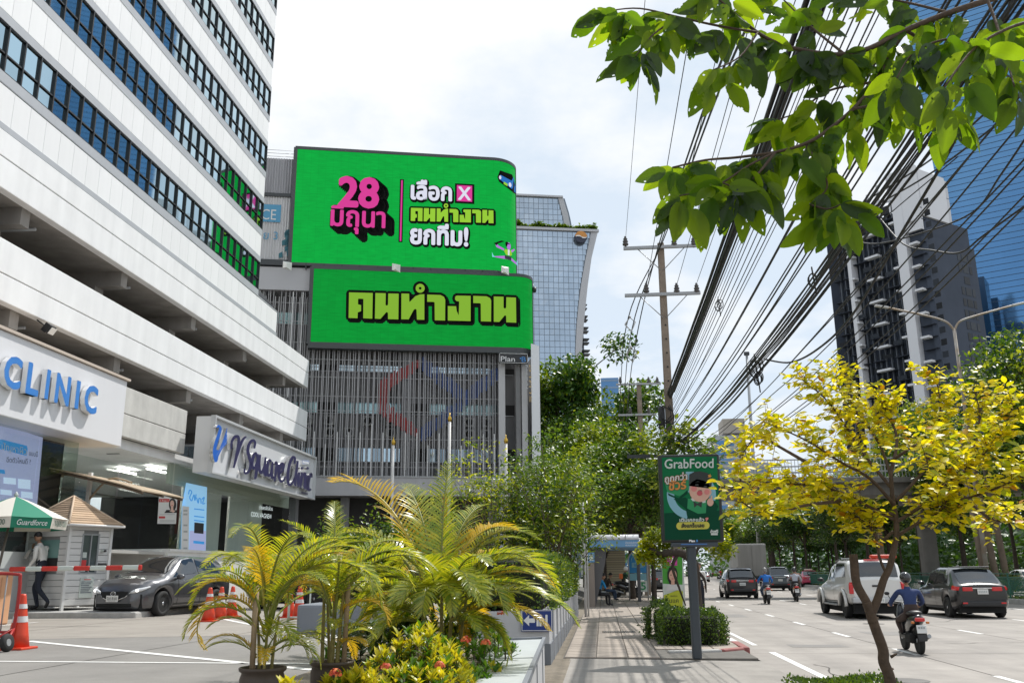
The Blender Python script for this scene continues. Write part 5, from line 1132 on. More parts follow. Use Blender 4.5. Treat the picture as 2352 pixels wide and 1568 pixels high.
def frond(mb, base, az, el0, L, droop, npair, ll, lw, vee=.5, seed=0, twist=0.):
    rg = random.Random(seed); n = 14; pts = []; p = V(base); e = el0; step = L / n; dirs = []
    for i in range(n + 1):
        pts.append(p.copy()); d = V((cos(az) * cos(e), sin(az) * cos(e), sin(e))); dirs.append(d); p = p + d * step; e -= droop / n * (1 + 1.2 * i / n); az += twist / n
    mb.tube(pts, [.011 * L * (1 - .85 * i / n) + .0015 for i in range(n + 1)], 5, 1)
    for k in range(npair):
        t = .18 + .82 * (k + .5) / npair; i = min(n - 1, int(t * n)); f = t * n - i; o = pts[i].lerp(pts[i + 1], f); d = dirs[i]
        s = V((-sin(az), cos(az), 0)); s = (s - d * s.dot(d)).normalized(); u = s.cross(d); u = -u if u.z < 0 else u
        prof = sin(pi * min(1, .22 + .74 * t)) ** .7
        for sg in (-1, 1):
            l = ll * prof * rg.uniform(.85, 1.1); fw_ = .55 + .6 * t + rg.uniform(-.08, .08)
            dd = (s * sg + d * fw_ + u * (vee + rg.uniform(-.12, .12))).normalized(); q = o.copy(); w0 = lw * (.6 + .5 * prof); side = d.cross(dd); wv = (dd.cross(side)).normalized() if side.length > 1e-6 else d
            wv = (d - dd * d.dot(dd)).normalized(); vs = []; m = 4; dn = rg.uniform(.8, 1.3)
            for j in range(m + 1):
                r = j / m; ww = w0 * (.45 + 1.1 * r if r < .4 else 1.0 * (1 - r) / .6 + .04) / 2; vs += [q + wv * ww, q - wv * ww]
                dd2 = (dd + V((0, 0, -.55)) * r * dn).normalized(); q = q + dd2 * (l / m)
            mb.add(vs, [(2 * j, 2 * j + 2, 2 * j + 3, 2 * j + 1) for j in range(m)], 0, True)
def palm(name, label, loc, fr_, canes, seed, leaf=leaf_palm):
    t = thing(name, label, 'palm', loc); rg = random.Random(seed);
    for i, (dx, dy, h, r, lean) in enumerate(canes):
        q = MB(); q.tube(catmull([(dx, dy, -.05), (dx + lean * .4, dy, h * .5), (dx + lean, dy, h)], 4), [r * (1 - .4 * k / 8) for k in range(9)], 7); q.build('cane', cane, t)
    for i, a in enumerate(fr_):
        base, az, el_, L, dr, npair, ll, lw, mt = a; q = MB(); frond(q, base, az, el_, L, dr, npair, ll, lw, seed=seed * 100 + i, vee=rg.uniform(.25, .6), twist=rg.uniform(-.3, .3)); q.build('frond', [mt, M('rachis_y', (.36, .30, .05), .5) if mt is leaf_palm_y else M('rachis', (.20, .22, .04), .5)], t)
    return t
def rfr(n, seed, h0, L0, L1, ll, lw, el0=.5, el1=1.35, r=.1, dr0=.9, dr1=1.7, ylw=.15, npair=34):
    rg = random.Random(seed); o = []
    for i in range(n):
        az = 2 * pi * i / n * 2.4 + rg.uniform(-.4, .4); m = leaf_palm_y if rg.random() < ylw else leaf_palm
        o.append(((r * cos(az), r * sin(az), h0 * rg.uniform(.55, 1.1)), az, rg.uniform(el0, el1), rg.uniform(L0, L1), rg.uniform(dr0, dr1), npair, ll * rg.uniform(.8, 1.1), lw, m))
    return o
pot_m = M('pot_brown', (.075, .055, .042), .55, var=.2, vscale=6)
def pot(label, loc, r, h):
    t = thing('plant_pot', label, 'plant pot', loc); q = MB(); q.lathe([(r * .68, 0), (r * .8, h * .12), (r * .97, h * .55), (r * .98, h * .8), (r * .9, h * .9), (r * 1.02, h * .94), (r * 1.04, h * .985), (r * 1.0, h), (r * .92, h * .99), (r * .9, h * .9)], 28, cap=False); q.build('body', pot_m, t)
    q = MB(); q.lathe([(.001, h * .905), (r * .5, h * .91), (r * .92, h * .9)], 20, cap=False); q.build('soil', earth, t); return t
p1 = on_y(604, 1530, 6.7); p2 = on_y(764, 1516, 7.3)
pot('smaller brown plant pot, left of the two, under the left palm', (p1.x, 6.7, p1.z - .40), .165, .40)
pot('brown plant pot, right of the two, holding the staked palm', (p2.x, 7.3, p2.z - .42), .172, .42)
f1_ = [((0, 0, .25), pi * .98, 1.25, .95, 2.5, 32, .18, .017, leaf_palm_y), ((.02, 0, .3), 2.5, 1.25, 1.2, 1.3, 34, .2, .018, leaf_palm), ((.03, 0, .3), .35, 1.38, 1.25, 2.0, 38, .19, .018, leaf_palm), ((0, 0, .2), pi * 1.05, 1.05, .5, 1.3, 30, .16, .016, leaf_palm), ((.03, 0, .25), 1.3, 1.4, 1.25, 1.2, 34, .2, .018, leaf_palm), ((0, 0, .2), -.6, 1.1, .45, 1.8, 28, .14, .014, leaf_palm)]
palm('areca_palm', 'small areca palm in the left brown pot with a long drooping yellow frond', (p1.x, 6.7, p1.z - .03), f1_ + rfr(24, 3, .50, .60, .98, .15, .014, el0=.8, el1=1.5, ylw=.08, r=.05, npair=32) + rfr(9, 33, .16, .3, .5, .12, .012, el0=.5, el1=1.2, ylw=.2, r=.05, npair=22), [(.05, .03, .38, .014, .04), (-.03, .02, .42, .014, -.05), (.02, -.03, .45, .013, .02)], 3)
q = MB(); q.tube([(-.06, -.05, 0), (-.065, -.05, .6)], .021, 7); q.build('stake', stake, thing('wooden_stake', 'wooden stake propping the left potted palm', 'stake', (p1.x, 6.7, p1.z - .03)))
f2_ = [((0, 0, .4), 1.0, 1.35, 1.15, 1.3, 36, .2, .018, leaf_palm), ((0, 0, .45), 2.4, 1.2, .95, 1.9, 34, .19, .018, leaf_palm), ((.02, 0, .3), .0, 1.2, .6, 1.9, 32, .18, .017, leaf_palm_y), ((.02, 0, .5), .3, 1.25, 1.0, 1.6, 34, .19, .018, leaf_palm)]
palm('areca_palm', 'slender areca palm with bare canes in the right brown pot', (p2.x, 7.3, p2.z - .04), f2_ + rfr(18, 9, .65, .6, 1.0, .15, .014, el0=.85, el1=1.5, ylw=.08, r=.05, npair=32) + rfr(8, 35, .2, .3, .5, .12, .012, el0=.5, el1=1.2, ylw=.2, r=.05, npair=22), [(-.09, .02, .75, .017, -.01), (-.01, .0, .85, .022, .03), (.04, -.02, .7, .018, .05), (-.04, .05, .6, .014, -.05)], 9)
q = MB(); q.tube([(.1, -.03, 0), (.115, -.02, .78)], .02, 7); q.build('stake', stake, thing('wooden_stake', 'wooden stake propping the right potted palm', 'stake', (p2.x, 7.3, p2.z - .04)))
pc = on_y(1010, 1450, 9.4)
f3 = [((-.1, 0, .3), 2.75, 1.30, 2.25, .95, 36, .42, .030, leaf_palm_y), ((-.05, .0, .35), 2.3, 1.40, 1.6, .7, 36, .36, .024, leaf_palm), ((.0, .05, .4), 1.7, 1.5, 1.42, .25, 36, .30, .023, leaf_palm),
      ((.1, 0, .3), .45, 1.15, 1.5, 1.5, 36, .28, .024, leaf_palm), ((.15, 0, .35), .15, 1.05, 1.4, 1.6, 36, .28, .024, leaf_palm), ((.12, 0, .3), -.15, .9, 1.3, 1.3, 36, .28, .024, leaf_palm), ((.15, 0, .2), .05, .66, 1.45, 1.2, 36, .26, .024, leaf_palm), ((.1, 0, .15), -.3, .5, 1.2, .9, 36, .22, .02, leaf_palm_y), ((.05, 0, .45), .7, 1.25, 1.3, 1.1, 36, .24, .030, leaf_palm_y), ((.1, .1, .4), .85, 1.2, 1.5, 1.2, 36, .27, .023, leaf_palm), ((-.2, .1, .4), 2.9, 1.15, 1.65, 1.3, 36, .28, .023, leaf_palm), ((-.1, .1, .5), 3.4, .95, 1.5, 1.3, 36, .24, .022, leaf_palm), ((-.2, 0, .3), 3.1, .7, .95, 1.4, 36, .22, .022, leaf_palm), ((0, 0, .3), 4.3, .8, .9, 1.2, 36, .24, .022, leaf_palm), ((.1, 0, .3), 5.2, .8, .95, 1.2, 36, .24, .022, leaf_palm), ((.05, 0, .45), 1.25, 1.3, 1.35, .8, 36, .28, .023, leaf_palm)]
palm('areca_palm', 'big arching areca palm clump in the planter bed with one tall yellow frond', (pc.x, 9.4, pc.z - .05), f3 + rfr(34, 15, .4, .7, 1.25, .24, .021, el0=.5, ylw=.1, r=.15, npair=34) + rfr(14, 16, .2, .5, .85, .2, .02, el0=.05, el1=.7, ylw=.1, r=.2, npair=30) + rfr(12, 47, .25, .45, .75, .2, .02, el0=.45, el1=1.1, ylw=.12, r=.3, npair=28), [(-.15, .05, .8, .02, -.1), (.1, .0, .85, .022, .1), (0, .1, .9, .02, 0), (.2, .05, .7, .018, .15)], 15)
pd = on_y(905, 1400, 10.4)
palm('fan_plant', 'dark strap leaved plant under the left side of the big palm', (on_y(860, 1470, 10.2).x, 10.2, .62), [((0, 0, .25), 2 * pi * i / 15 + .2, .9 - .5 * (i % 3) / 2, .42, .9, 9, .26, .035, leaf_palm_d) for i in range(15)], [(0, 0, .3, .03, 0)], 21)
pb = on_y(870, 1200, 11.5)
palm('areca_palm', 'second areca palm clump standing behind the big one on the left', (pb.x + .1, 11.6, .62), rfr(20, 29, .55, 1.0, 1.5, .26, .024, el0=.55, ylw=.2, r=.12, npair=38), [(-.1, 0, .9, .02, -.1), (.1, 0, .8, .02, .1)], 29)
def bush(name, label, loc, pts, n, l, w, mats, cat, nobj=0, stemh=.3):
    """rosettes of leaves on upright shoots; the nearest leaves are objects"""
    t = thing(name, label, cat, loc); st2 = MB(); rest = MB(); L = []
    for (p, h, mi) in pts:
        st2.tube([p - V((0, 0, h)), p], .006, 4)
        for k in range(n):
            lev = random.random() ** 1.3; a = k * 2.4 + random.uniform(-.2, .2); e = 1.25 - 1.1 * lev + random.uniform(-.15, .15)
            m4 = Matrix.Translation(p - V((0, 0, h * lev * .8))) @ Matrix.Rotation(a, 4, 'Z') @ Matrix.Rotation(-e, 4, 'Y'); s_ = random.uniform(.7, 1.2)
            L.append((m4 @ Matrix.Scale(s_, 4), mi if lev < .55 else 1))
    st2.build('stems', bark, t, kind='stuff'); L.sort(key=lambda m: (LOCW(loc, m[0]) - EYE).length)
    vs, fs = leaf_shape(l, w, n=3, fold=.35, droop=.2); mes = []
    for m in mats: me = flatmesh('leaf', vs, fs, m); [setattr(p_, 'use_smooth', True) for p_ in me.polygons]; mes.append(me)
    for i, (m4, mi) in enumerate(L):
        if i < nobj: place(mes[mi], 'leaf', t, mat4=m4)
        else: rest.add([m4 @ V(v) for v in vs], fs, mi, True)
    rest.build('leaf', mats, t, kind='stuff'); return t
def LOCW(loc, m4): return V(loc) + m4.to_translation()
def dome(cx, cy, n, rx, ry, h, seed, yl=.6, z0=.0):
    rg = random.Random(seed); o = []
    for _ in range(n):
        a = rg.uniform(0, 2 * pi); r = sqrt(rg.random()); x, y = rx * r * cos(a), ry * r * sin(a)
        o.append((V((cx + x, cy + y, z0 + h * (1 - r * r * .75) * rg.uniform(.82, 1.1))), rg.uniform(.07, .16), 0 if rg.random() < yl else 1))
    return o
bl0 = (on_y(960, 1500, 7.9).x, 7.9, .42)
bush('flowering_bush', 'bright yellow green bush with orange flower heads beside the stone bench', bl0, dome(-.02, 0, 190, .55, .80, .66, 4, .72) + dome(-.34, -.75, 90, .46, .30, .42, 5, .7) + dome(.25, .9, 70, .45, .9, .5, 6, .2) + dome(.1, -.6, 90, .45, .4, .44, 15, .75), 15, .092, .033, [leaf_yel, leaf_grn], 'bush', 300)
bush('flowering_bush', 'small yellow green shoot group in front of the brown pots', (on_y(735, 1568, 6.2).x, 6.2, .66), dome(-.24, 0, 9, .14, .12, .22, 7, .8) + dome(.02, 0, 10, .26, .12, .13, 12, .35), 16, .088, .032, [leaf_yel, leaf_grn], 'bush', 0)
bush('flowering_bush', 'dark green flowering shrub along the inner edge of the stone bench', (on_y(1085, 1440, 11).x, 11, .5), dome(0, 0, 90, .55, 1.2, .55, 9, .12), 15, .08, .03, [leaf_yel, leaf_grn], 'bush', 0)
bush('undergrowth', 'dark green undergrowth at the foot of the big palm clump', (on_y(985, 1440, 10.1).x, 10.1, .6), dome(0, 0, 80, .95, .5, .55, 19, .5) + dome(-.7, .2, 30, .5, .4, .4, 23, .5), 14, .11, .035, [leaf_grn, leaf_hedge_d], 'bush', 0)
flo = [M('ixora_red', (.55, .055, .02), .6), M('ixora_orange', (.62, .16, .03), .6)]
for i, (px, py, Y, lab) in enumerate(((886, 1533, 6.9, 'largest red flower head, lowest left on the yellow bush'), (1070, 1472, 7.4, 'red flower head at the upper middle of the yellow bush'), (1116, 1478, 7.5, 'orange red flower head at the right of the yellow bush'), (1010, 1530, 7.0, 'orange flower head low in the middle of the yellow bush'), (1150, 1410, 10.3, 'small orange flower above the bench by the palm'), (770, 1549, 6.1, 'half hidden red flower near the brown pots'))):
    p = on_y(px, py, Y); t = thing('flower_head', lab, 'flower', p); q = MB(); rg = random.Random(i)
    for k in range(34):
        d = V((rg.gauss(0, 1), rg.gauss(0, 1), abs(rg.gauss(.3, .8)))).normalized(); c = d * .042 + V((0, 0, 0)); x = d.orthogonal().normalized(); y = d.cross(x)
        q.add([c + x * .011, c + y * .011, c - x * .011, c - y * .011], [(0, 1, 2, 3)], k % 2); q.add([V((0, 0, 0)), c + x * .002, c - x * .002], [(0, 1, 2)], 0)
    q.build('petals', flo, t, kind='stuff')
def yp(px, py, Y): return on_y(px, py, Y)
YT = 8.8; base = V((on_y(2046, 1568, YT).x, YT, .05)); yt = thing('yellow_tree', 'small forked tree with yellow leaves by the kerb in front', 'tree', base)
rel = lambda px, py, Y=YT: yp(px, py, Y) - base
q = MB();
trunk = [V((.02, 0, 0)), rel(2046, 1568), rel(2030, 1520), rel(2028, 1490), rel(2010, 1440), rel(1997, 1400), rel(1990, 1382)]
q.tube(catmull(trunk, 4), [.052] * 5 + [.050 - .0004 * i for i in range(len(catmull(trunk, 4)) - 5)], 10); q.build('trunk', bark_y, yt)
q = MB(); pp = catmull([rel(2006, 1430), rel(1992, 1385), rel(1968, 1340), rel(1962, 1290), rel(1960, 1272)], 4); q.tube(pp, [.046] * 3 + [.040] * (len(pp) - 3), 9); q.build('cut_limb', bark_y, yt)
q = MB(); m_ = catmull([rel(2000, 1412), rel(2016, 1375), rel(2030, 1330), rel(2044, 1300), rel(2058, 1235), rel(2058, 1190), rel(2050, 1140), rel(2046, 1080)], 4); q.tube(m_, [.040 * (1 - .55 * i / (len(m_) - 1)) for i in range(len(m_))], 9); q.build('limb', bark_y, yt)
q = MB(); q.tube(catmull([rel(2036, 1318), rel(2020, 1280), rel(2016, 1250), rel(2010, 1225)], 4), .013, 6); q.build('branch', bark_y, yt)
for px, py in ((2060, 1500), (2052, 1534), (2018, 1418)): q = MB(); q.tube([rel(px - 14, py + 8), rel(px, py)], [.016, .010], 6); q.build('stub', bark_y, yt)
BR = [[(2058, 1195), (1990, 1160), (1900, 1120), (1800, 1110), (1690, 1105)], [(2052, 1180), (1960, 1170), (1870, 1140), (1780, 1150)], [(2054, 1160), (2000, 1100), (1930, 1060), (1850, 1010), (1760, 970)], [(2048, 1120), (1990, 1050), (1950, 990), (1900, 920), (1840, 870)], [(2046, 1090), (2020, 1020), (1980, 960), (1930, 900), (1920, 850)], [(2046, 1085), (2060, 1010), (2040, 950), (2020, 920)], [(2056, 1200), (2120, 1160), (2190, 1110), (2240, 1060), (2300, 1000), (2330, 920)], [(2058, 1150), (2120, 1080), (2150, 1000), (2160, 930), (2150, 870)], [(2120, 1160), (2200, 1150), (2290, 1120), (2380, 1080)], [(2150, 1130), (2230, 1040), (2250, 960), (2240, 900)], [(2060, 1230), (2110, 1200), (2150, 1180), (2170, 1165)], [(1930, 1150), (1850, 1160), (1760, 1180), (1700, 1150)], [(2200, 1130), (2260, 1180), (2300, 1200)], [(1850, 1060), (1780, 1020), (1740, 1000), (1700, 1050)], [(2046, 1060), (2110, 1020), (2130, 1060)], [(2052, 1220), (2020, 1240), (1990, 1200), (1955, 1180)]]
DEP = [0, .35, -.5, .5, .9, .2, -.3, .4, -.6, .5, -.2, -.7, .2, .6, -.8, .1]
Lf = []; rg = random.Random(77)
for b, dd in zip(BR, DEP):
    P = catmull([rel(x, y, YT + dd * i / (len(b) - 1) * 1.6) for i, (x, y) in enumerate(b)], 6); q = MB(); q.tube(P, [.016 * (1 - .85 * i / (len(P) - 1)) + .002 for i in range(len(P))], 6); q.build('branch', bark_y, yt)
    tw_ = MB()
    for i in range(5, len(P)):
        d = (P[i] - P[i - 1]).normalized()
        for s_ in range(4 if i > 8 else 2):
            a = V((rg.gauss(0, 1), rg.gauss(0, 1), rg.gauss(.35, .7))); a = (a - d * a.dot(d) * .6 + d * .5).normalized(); L_ = rg.uniform(.10, .30); e = P[i] + a * L_; tw_.tube([P[i], e], [.004, .0015], 3, cap=False)
            k = int(L_ / .034)
            for j in range(k):
                o = P[i].lerp(e, (j + 1) / k); sd = 1 if j % 2 else -1; s2 = a.cross(V((0, 0, 1))).normalized() * sd; dr = (a * .7 + s2 * 1.0 + V((0, 0, rg.uniform(-.1, .6)))).normalized()
                Lf.append((o, dr, rg.uniform(.062, .105)))
            Lf.append((e, a, rg.uniform(.06, .09)))
    tw_.build('twigs', bark_y, yt, kind='stuff')
rg.shuffle(Lf)
yl_m = [leaf_ind, leaf_ind2, leaf_orange]; vs, fs = leaf_shape(1, .58, n=4, fold=.22, droop=.1); yme = []
for m in yl_m: me = flatmesh('leaf', vs, fs, m); [setattr(p_, 'use_smooth', True) for p_ in me.polygons]; yme.append(me)
Lf.sort(key=lambda a: (a[0] + base - EYE).length / a[2]); rest = MB()
for i, (o, dr, l) in enumerate(Lf):
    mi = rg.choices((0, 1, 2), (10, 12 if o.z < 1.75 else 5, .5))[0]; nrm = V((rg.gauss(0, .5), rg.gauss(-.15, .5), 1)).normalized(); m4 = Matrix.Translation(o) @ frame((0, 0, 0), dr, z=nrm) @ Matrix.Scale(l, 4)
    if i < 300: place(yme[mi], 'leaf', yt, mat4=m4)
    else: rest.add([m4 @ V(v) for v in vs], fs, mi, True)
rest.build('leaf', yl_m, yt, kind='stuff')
ob = thing('overhanging_branch', 'leafy branch hanging into the picture from the upper right', 'branch', on_y(2352, -40, 3.1)); ob0 = V(ob.location)
orel = lambda px, py, Y=3.: on_y(px, py, Y) - ob0
OB = [([(2420, -60), (2300, -10), (2180, 30), (2080, 70), (2000, 110), (1940, 125), (1880, 122), (1800, 105), (1740, 75), (1680, 25), (1640, -10)], 3.1, .012, 2.9), ([(2080, 70), (2040, 130), (2010, 190), (1960, 250), (1900, 300), (1850, 330), (1780, 350), (1690, 362), (1620, 368), (1545, 385)], 3.1, .008, 2.7), ([(1850, 330), (1880, 380), (1900, 430), (1860, 470)], 2.9, .004, 2.8), ([(2080, 70), (2150, 110), (2220, 140), (2260, 190)], 3.1, .006, 3.3), ([(1940, 125), (1860, 60), (1820, 20), (1780, -20)], 3.0, .004, 3.2), ([(1740, 75), (1650, 60), (1560, 40), (1470, 20), (1400, 25)], 2.9, .004, 2.8), ([(1560, 40), (1500, 80), (1460, 130)], 2.85, .003, 2.7), ([(1780, 350), (1720, 380), (1640, 430), (1560, 450)], 2.8, .003, 2.6), ([(1860, 470), (1900, 480), (1930, 470)], 2.8, .003, 2.7), ([(1960, 250), (2040, 240), (2120, 260), (2190, 255)], 2.9, .004, 3.1), ([(2260, -20), (2290, 60), (2310, 130), (2330, 200)], 3.0, .005, 2.6), ([(2000, 190), (1900, 210), (1830, 260), (1760, 280)], 3.0, .004, 3.3), ([(1780, 350), (1740, 400), (1700, 430), (1660, 420)], 2.8, .004, 2.6), ([(2180, 30), (2100, 10), (2010, -10), (1930, -30)], 3.1, .005, 3.4), ([(1740, 75), (1700, 130), (1640, 160)], 2.9, .003, 2.7), ([(2420, 40), (2330, 60), (2240, 110), (2170, 200)], 2.6, .005, 2.3), ([(2240, 110), (2180, 90), (2100, 120), (2060, 180)], 2.7, .004, 2.6)]
OL = []; rg = random.Random(123)
for pts, Ya, r0, Yb_ in OB:
    n = len(pts) - 1; P = catmull([orel(x, y, Ya + (Yb_ - Ya) * i / n) for i, (x, y) in enumerate(pts)], 5); q = MB(); q.tube(P, [r0 * (1 - .75 * i / (len(P) - 1)) + .0012 for i in range(len(P))], 7); q.build('twig', bark_y, ob)
    i0 = 22 if r0 > .01 else 3
    for i in range(i0 if r0 <= .01 else 8, len(P)):
        d = (P[i] - P[i - 1]).normalized()
        for s_ in range(rg.choice((1, 2, 2))):
            sd = right * (1 if (i + s_) % 2 else -1); dr = (d * .45 + sd * rg.uniform(.1, .9) - V((0, 0, rg.uniform(.2, 1.4))) + fwd * rg.gauss(0, .35)).normalized(); OL.append((P[i] + dr * rg.uniform(.01, .07), dr, rg.uniform(.095, .15)))
    OL.append((P[-1], (P[-1] - P[-2]).normalized() - V((0, 0, .3)), .12))
def big_leaf(seed):
    """oval leaf with a few insect holes left as real gaps"""
    rg = random.Random(seed); nx, ny = 16, 8; vs = []; fs = []
    for i in range(nx + 1):
        t = i / nx; ww = .235 * (sin(pi * t ** .82) ** .75 if 0 < t < 1 else 0) * (1 + .03 * rg.uniform(-1, 1))
        for j in range(ny + 1):
            s_ = j / ny * 2 - 1; vs.append((t, ww * s_, -.16 * t * t + .30 * abs(s_) * ww + .012 * sin(t * 34) * abs(s_) * (1 - t)))
    holes = set()
    for _ in range(rg.choice((0, 0, 1, 2, 4))): holes.add((rg.randrange(3, nx - 2), rg.randrange(0, ny)))
    if seed % 3 == 0: holes |= {(nx - 4, 0), (nx - 4, 1), (nx - 5, 0), (nx - 3, 0)}
    for i in range(nx):
        for j in range(ny):
            if (i, j) in holes: continue
            a = i * (ny + 1) + j; fs.append((a, a + ny + 1, a + ny + 2, a + 1))
    me = flatmesh('leaf', vs, fs, leaf_over if seed % 4 else leaf_over_d)
    for p_ in me.polygons: p_.use_smooth = True
    return me
blf = [big_leaf(i) for i in range(15)]
for o, dr, l in OL:
    nrm = (-fwd * rg.uniform(.4, 1.6) + V((rg.gauss(0, .45), rg.gauss(0, .4), rg.uniform(-.1, .7)))).normalized(); place(rg.choice(blf), 'leaf', ob, mat4=Matrix.Translation(o) @ frame((0, 0, 0), dr, z=nrm) @ Matrix.Scale(l, 4))
cs = stand(1600, 22.6, .12); ct = thing('pruned_tree', 'street tree with a dark curved trunk behind the advert board', 'tree', cs); cr_ = lambda px, py, Y=22.6: on_y(px, py, Y) - V(cs)
q = MB(); pp = catmull([(0, 0, -.05), cr_(1598, 1370), cr_(1596, 1320), cr_(1588, 1285), cr_(1560, 1268), cr_(1520, 1270), cr_(1490, 1262)], 4); q.tube(pp, [.16 - .09 * i / (len(pp) - 1) for i in range(len(pp))], 9); q.build('trunk', bark_d, ct)
for b in ([(1588, 1290), (1610, 1250), (1640, 1240)], [(1560, 1268), (1545, 1300), (1560, 1350), (1575, 1390)], [(1600, 1310), (1618, 1330), (1622, 1360)]): q = MB(); pp = catmull([cr_(*p) for p in b], 4); q.tube(pp, [.05 - .035 * i / (len(pp) - 1) for i in range(len(pp))], 6); q.build('limb', bark_d, ct)
tips = [cr_(x, y, 22.6 + d) for x, y, d in ((1490, 1250, .2), (1505, 1230, -.1), (1530, 1240, .3), (1480, 1275, 0), (1640, 1235, .2), (1660, 1260, .4), (1550, 1225, .5), (1515, 1275, .2), (1620, 1215, .7), (1680, 1215, .9))]
crown(tips, 4200, .34, .10, .07, 88, [leaf_ind2, leaf_lime, leaf_mid], .8).build('crown', [leaf_ind2, leaf_lime, leaf_mid], ct, kind='stuff')
mp = MB()
for i in range(2600):
    y = random.uniform(28, 140); add_leaves(mp, [Matrix.Translation((19.6 + bend(y) + random.uniform(-.6, .6), y, .2 + abs(random.gauss(0, .13)))) @ rnd_rot()], .2, .09)
mp.build('median_plants', leaf_hedge, kind='stuff')
for i in range(16):
    y = 40 + 8 * i; tree('bushy', 'low round bush on the median behind the green railing', (20.0 + bend(y), y, .2), .42, i, name='bush', cat='bush', group='low bushes on the median')
rgd = MB()
for _ in range(2600):
    x = random.uniform(x_l, lerp_edge(oute, ztop)); d = mnoise.noise(V((x * .35, 3, 0))) * .5 + .5; add_leaves(rgd, [Matrix.Translation((x, random.uniform(.3, 3), ztop + .4 + random.random() * (.6 + 3.4 * d * d))) @ rnd_rot()], .9, .6)
rgd.build('roof_garden', leaf_mid, tw, kind='stuff')
# ================================================================ vehicles
lamp_red = M('lamp_red', (.38, .012, .015), .15, coat=.6, emit=(.30, .01, .01), es=.35); lamp_white = M('lamp_white', (.75, .77, .8), .12, coat=.8); lamp_on = M('lamp_on', (.9, .9, .9), .2, emit=(1, .98, .95), es=2.2); lamp_amber = M('lamp_amber', (.55, .16, .02), .2, coat=.5)
plate_m = M('number_plate', (.70, .70, .68), .5); car_glass = M('car_glass', (.020, .024, .028), .03, spec=.9, coat=.6); rim_m = M('wheel_rim', (.45, .46, .48), .25, metal=.8); under = M('underbody', (.012, .012, .012), .9); chrome_m = M('chrome', (.7, .7, .7), .1, metal=1.)
def paint(nm, c, metal=.3): return M(nm, c, .32, metal=metal, coat=1.0)
def interp(tab, y):
    if y <= tab[0][0]: return tab[0][1]
    for a, b in zip(tab, tab[1:]):
        if a[0] <= y <= b[0]:
            t = (y - a[0]) / (b[0] - a[0]); t = t * t * (3 - 2 * t) * .5 + t * .5; return a[1] + (b[1] - a[1]) * t
    return tab[-1][1]
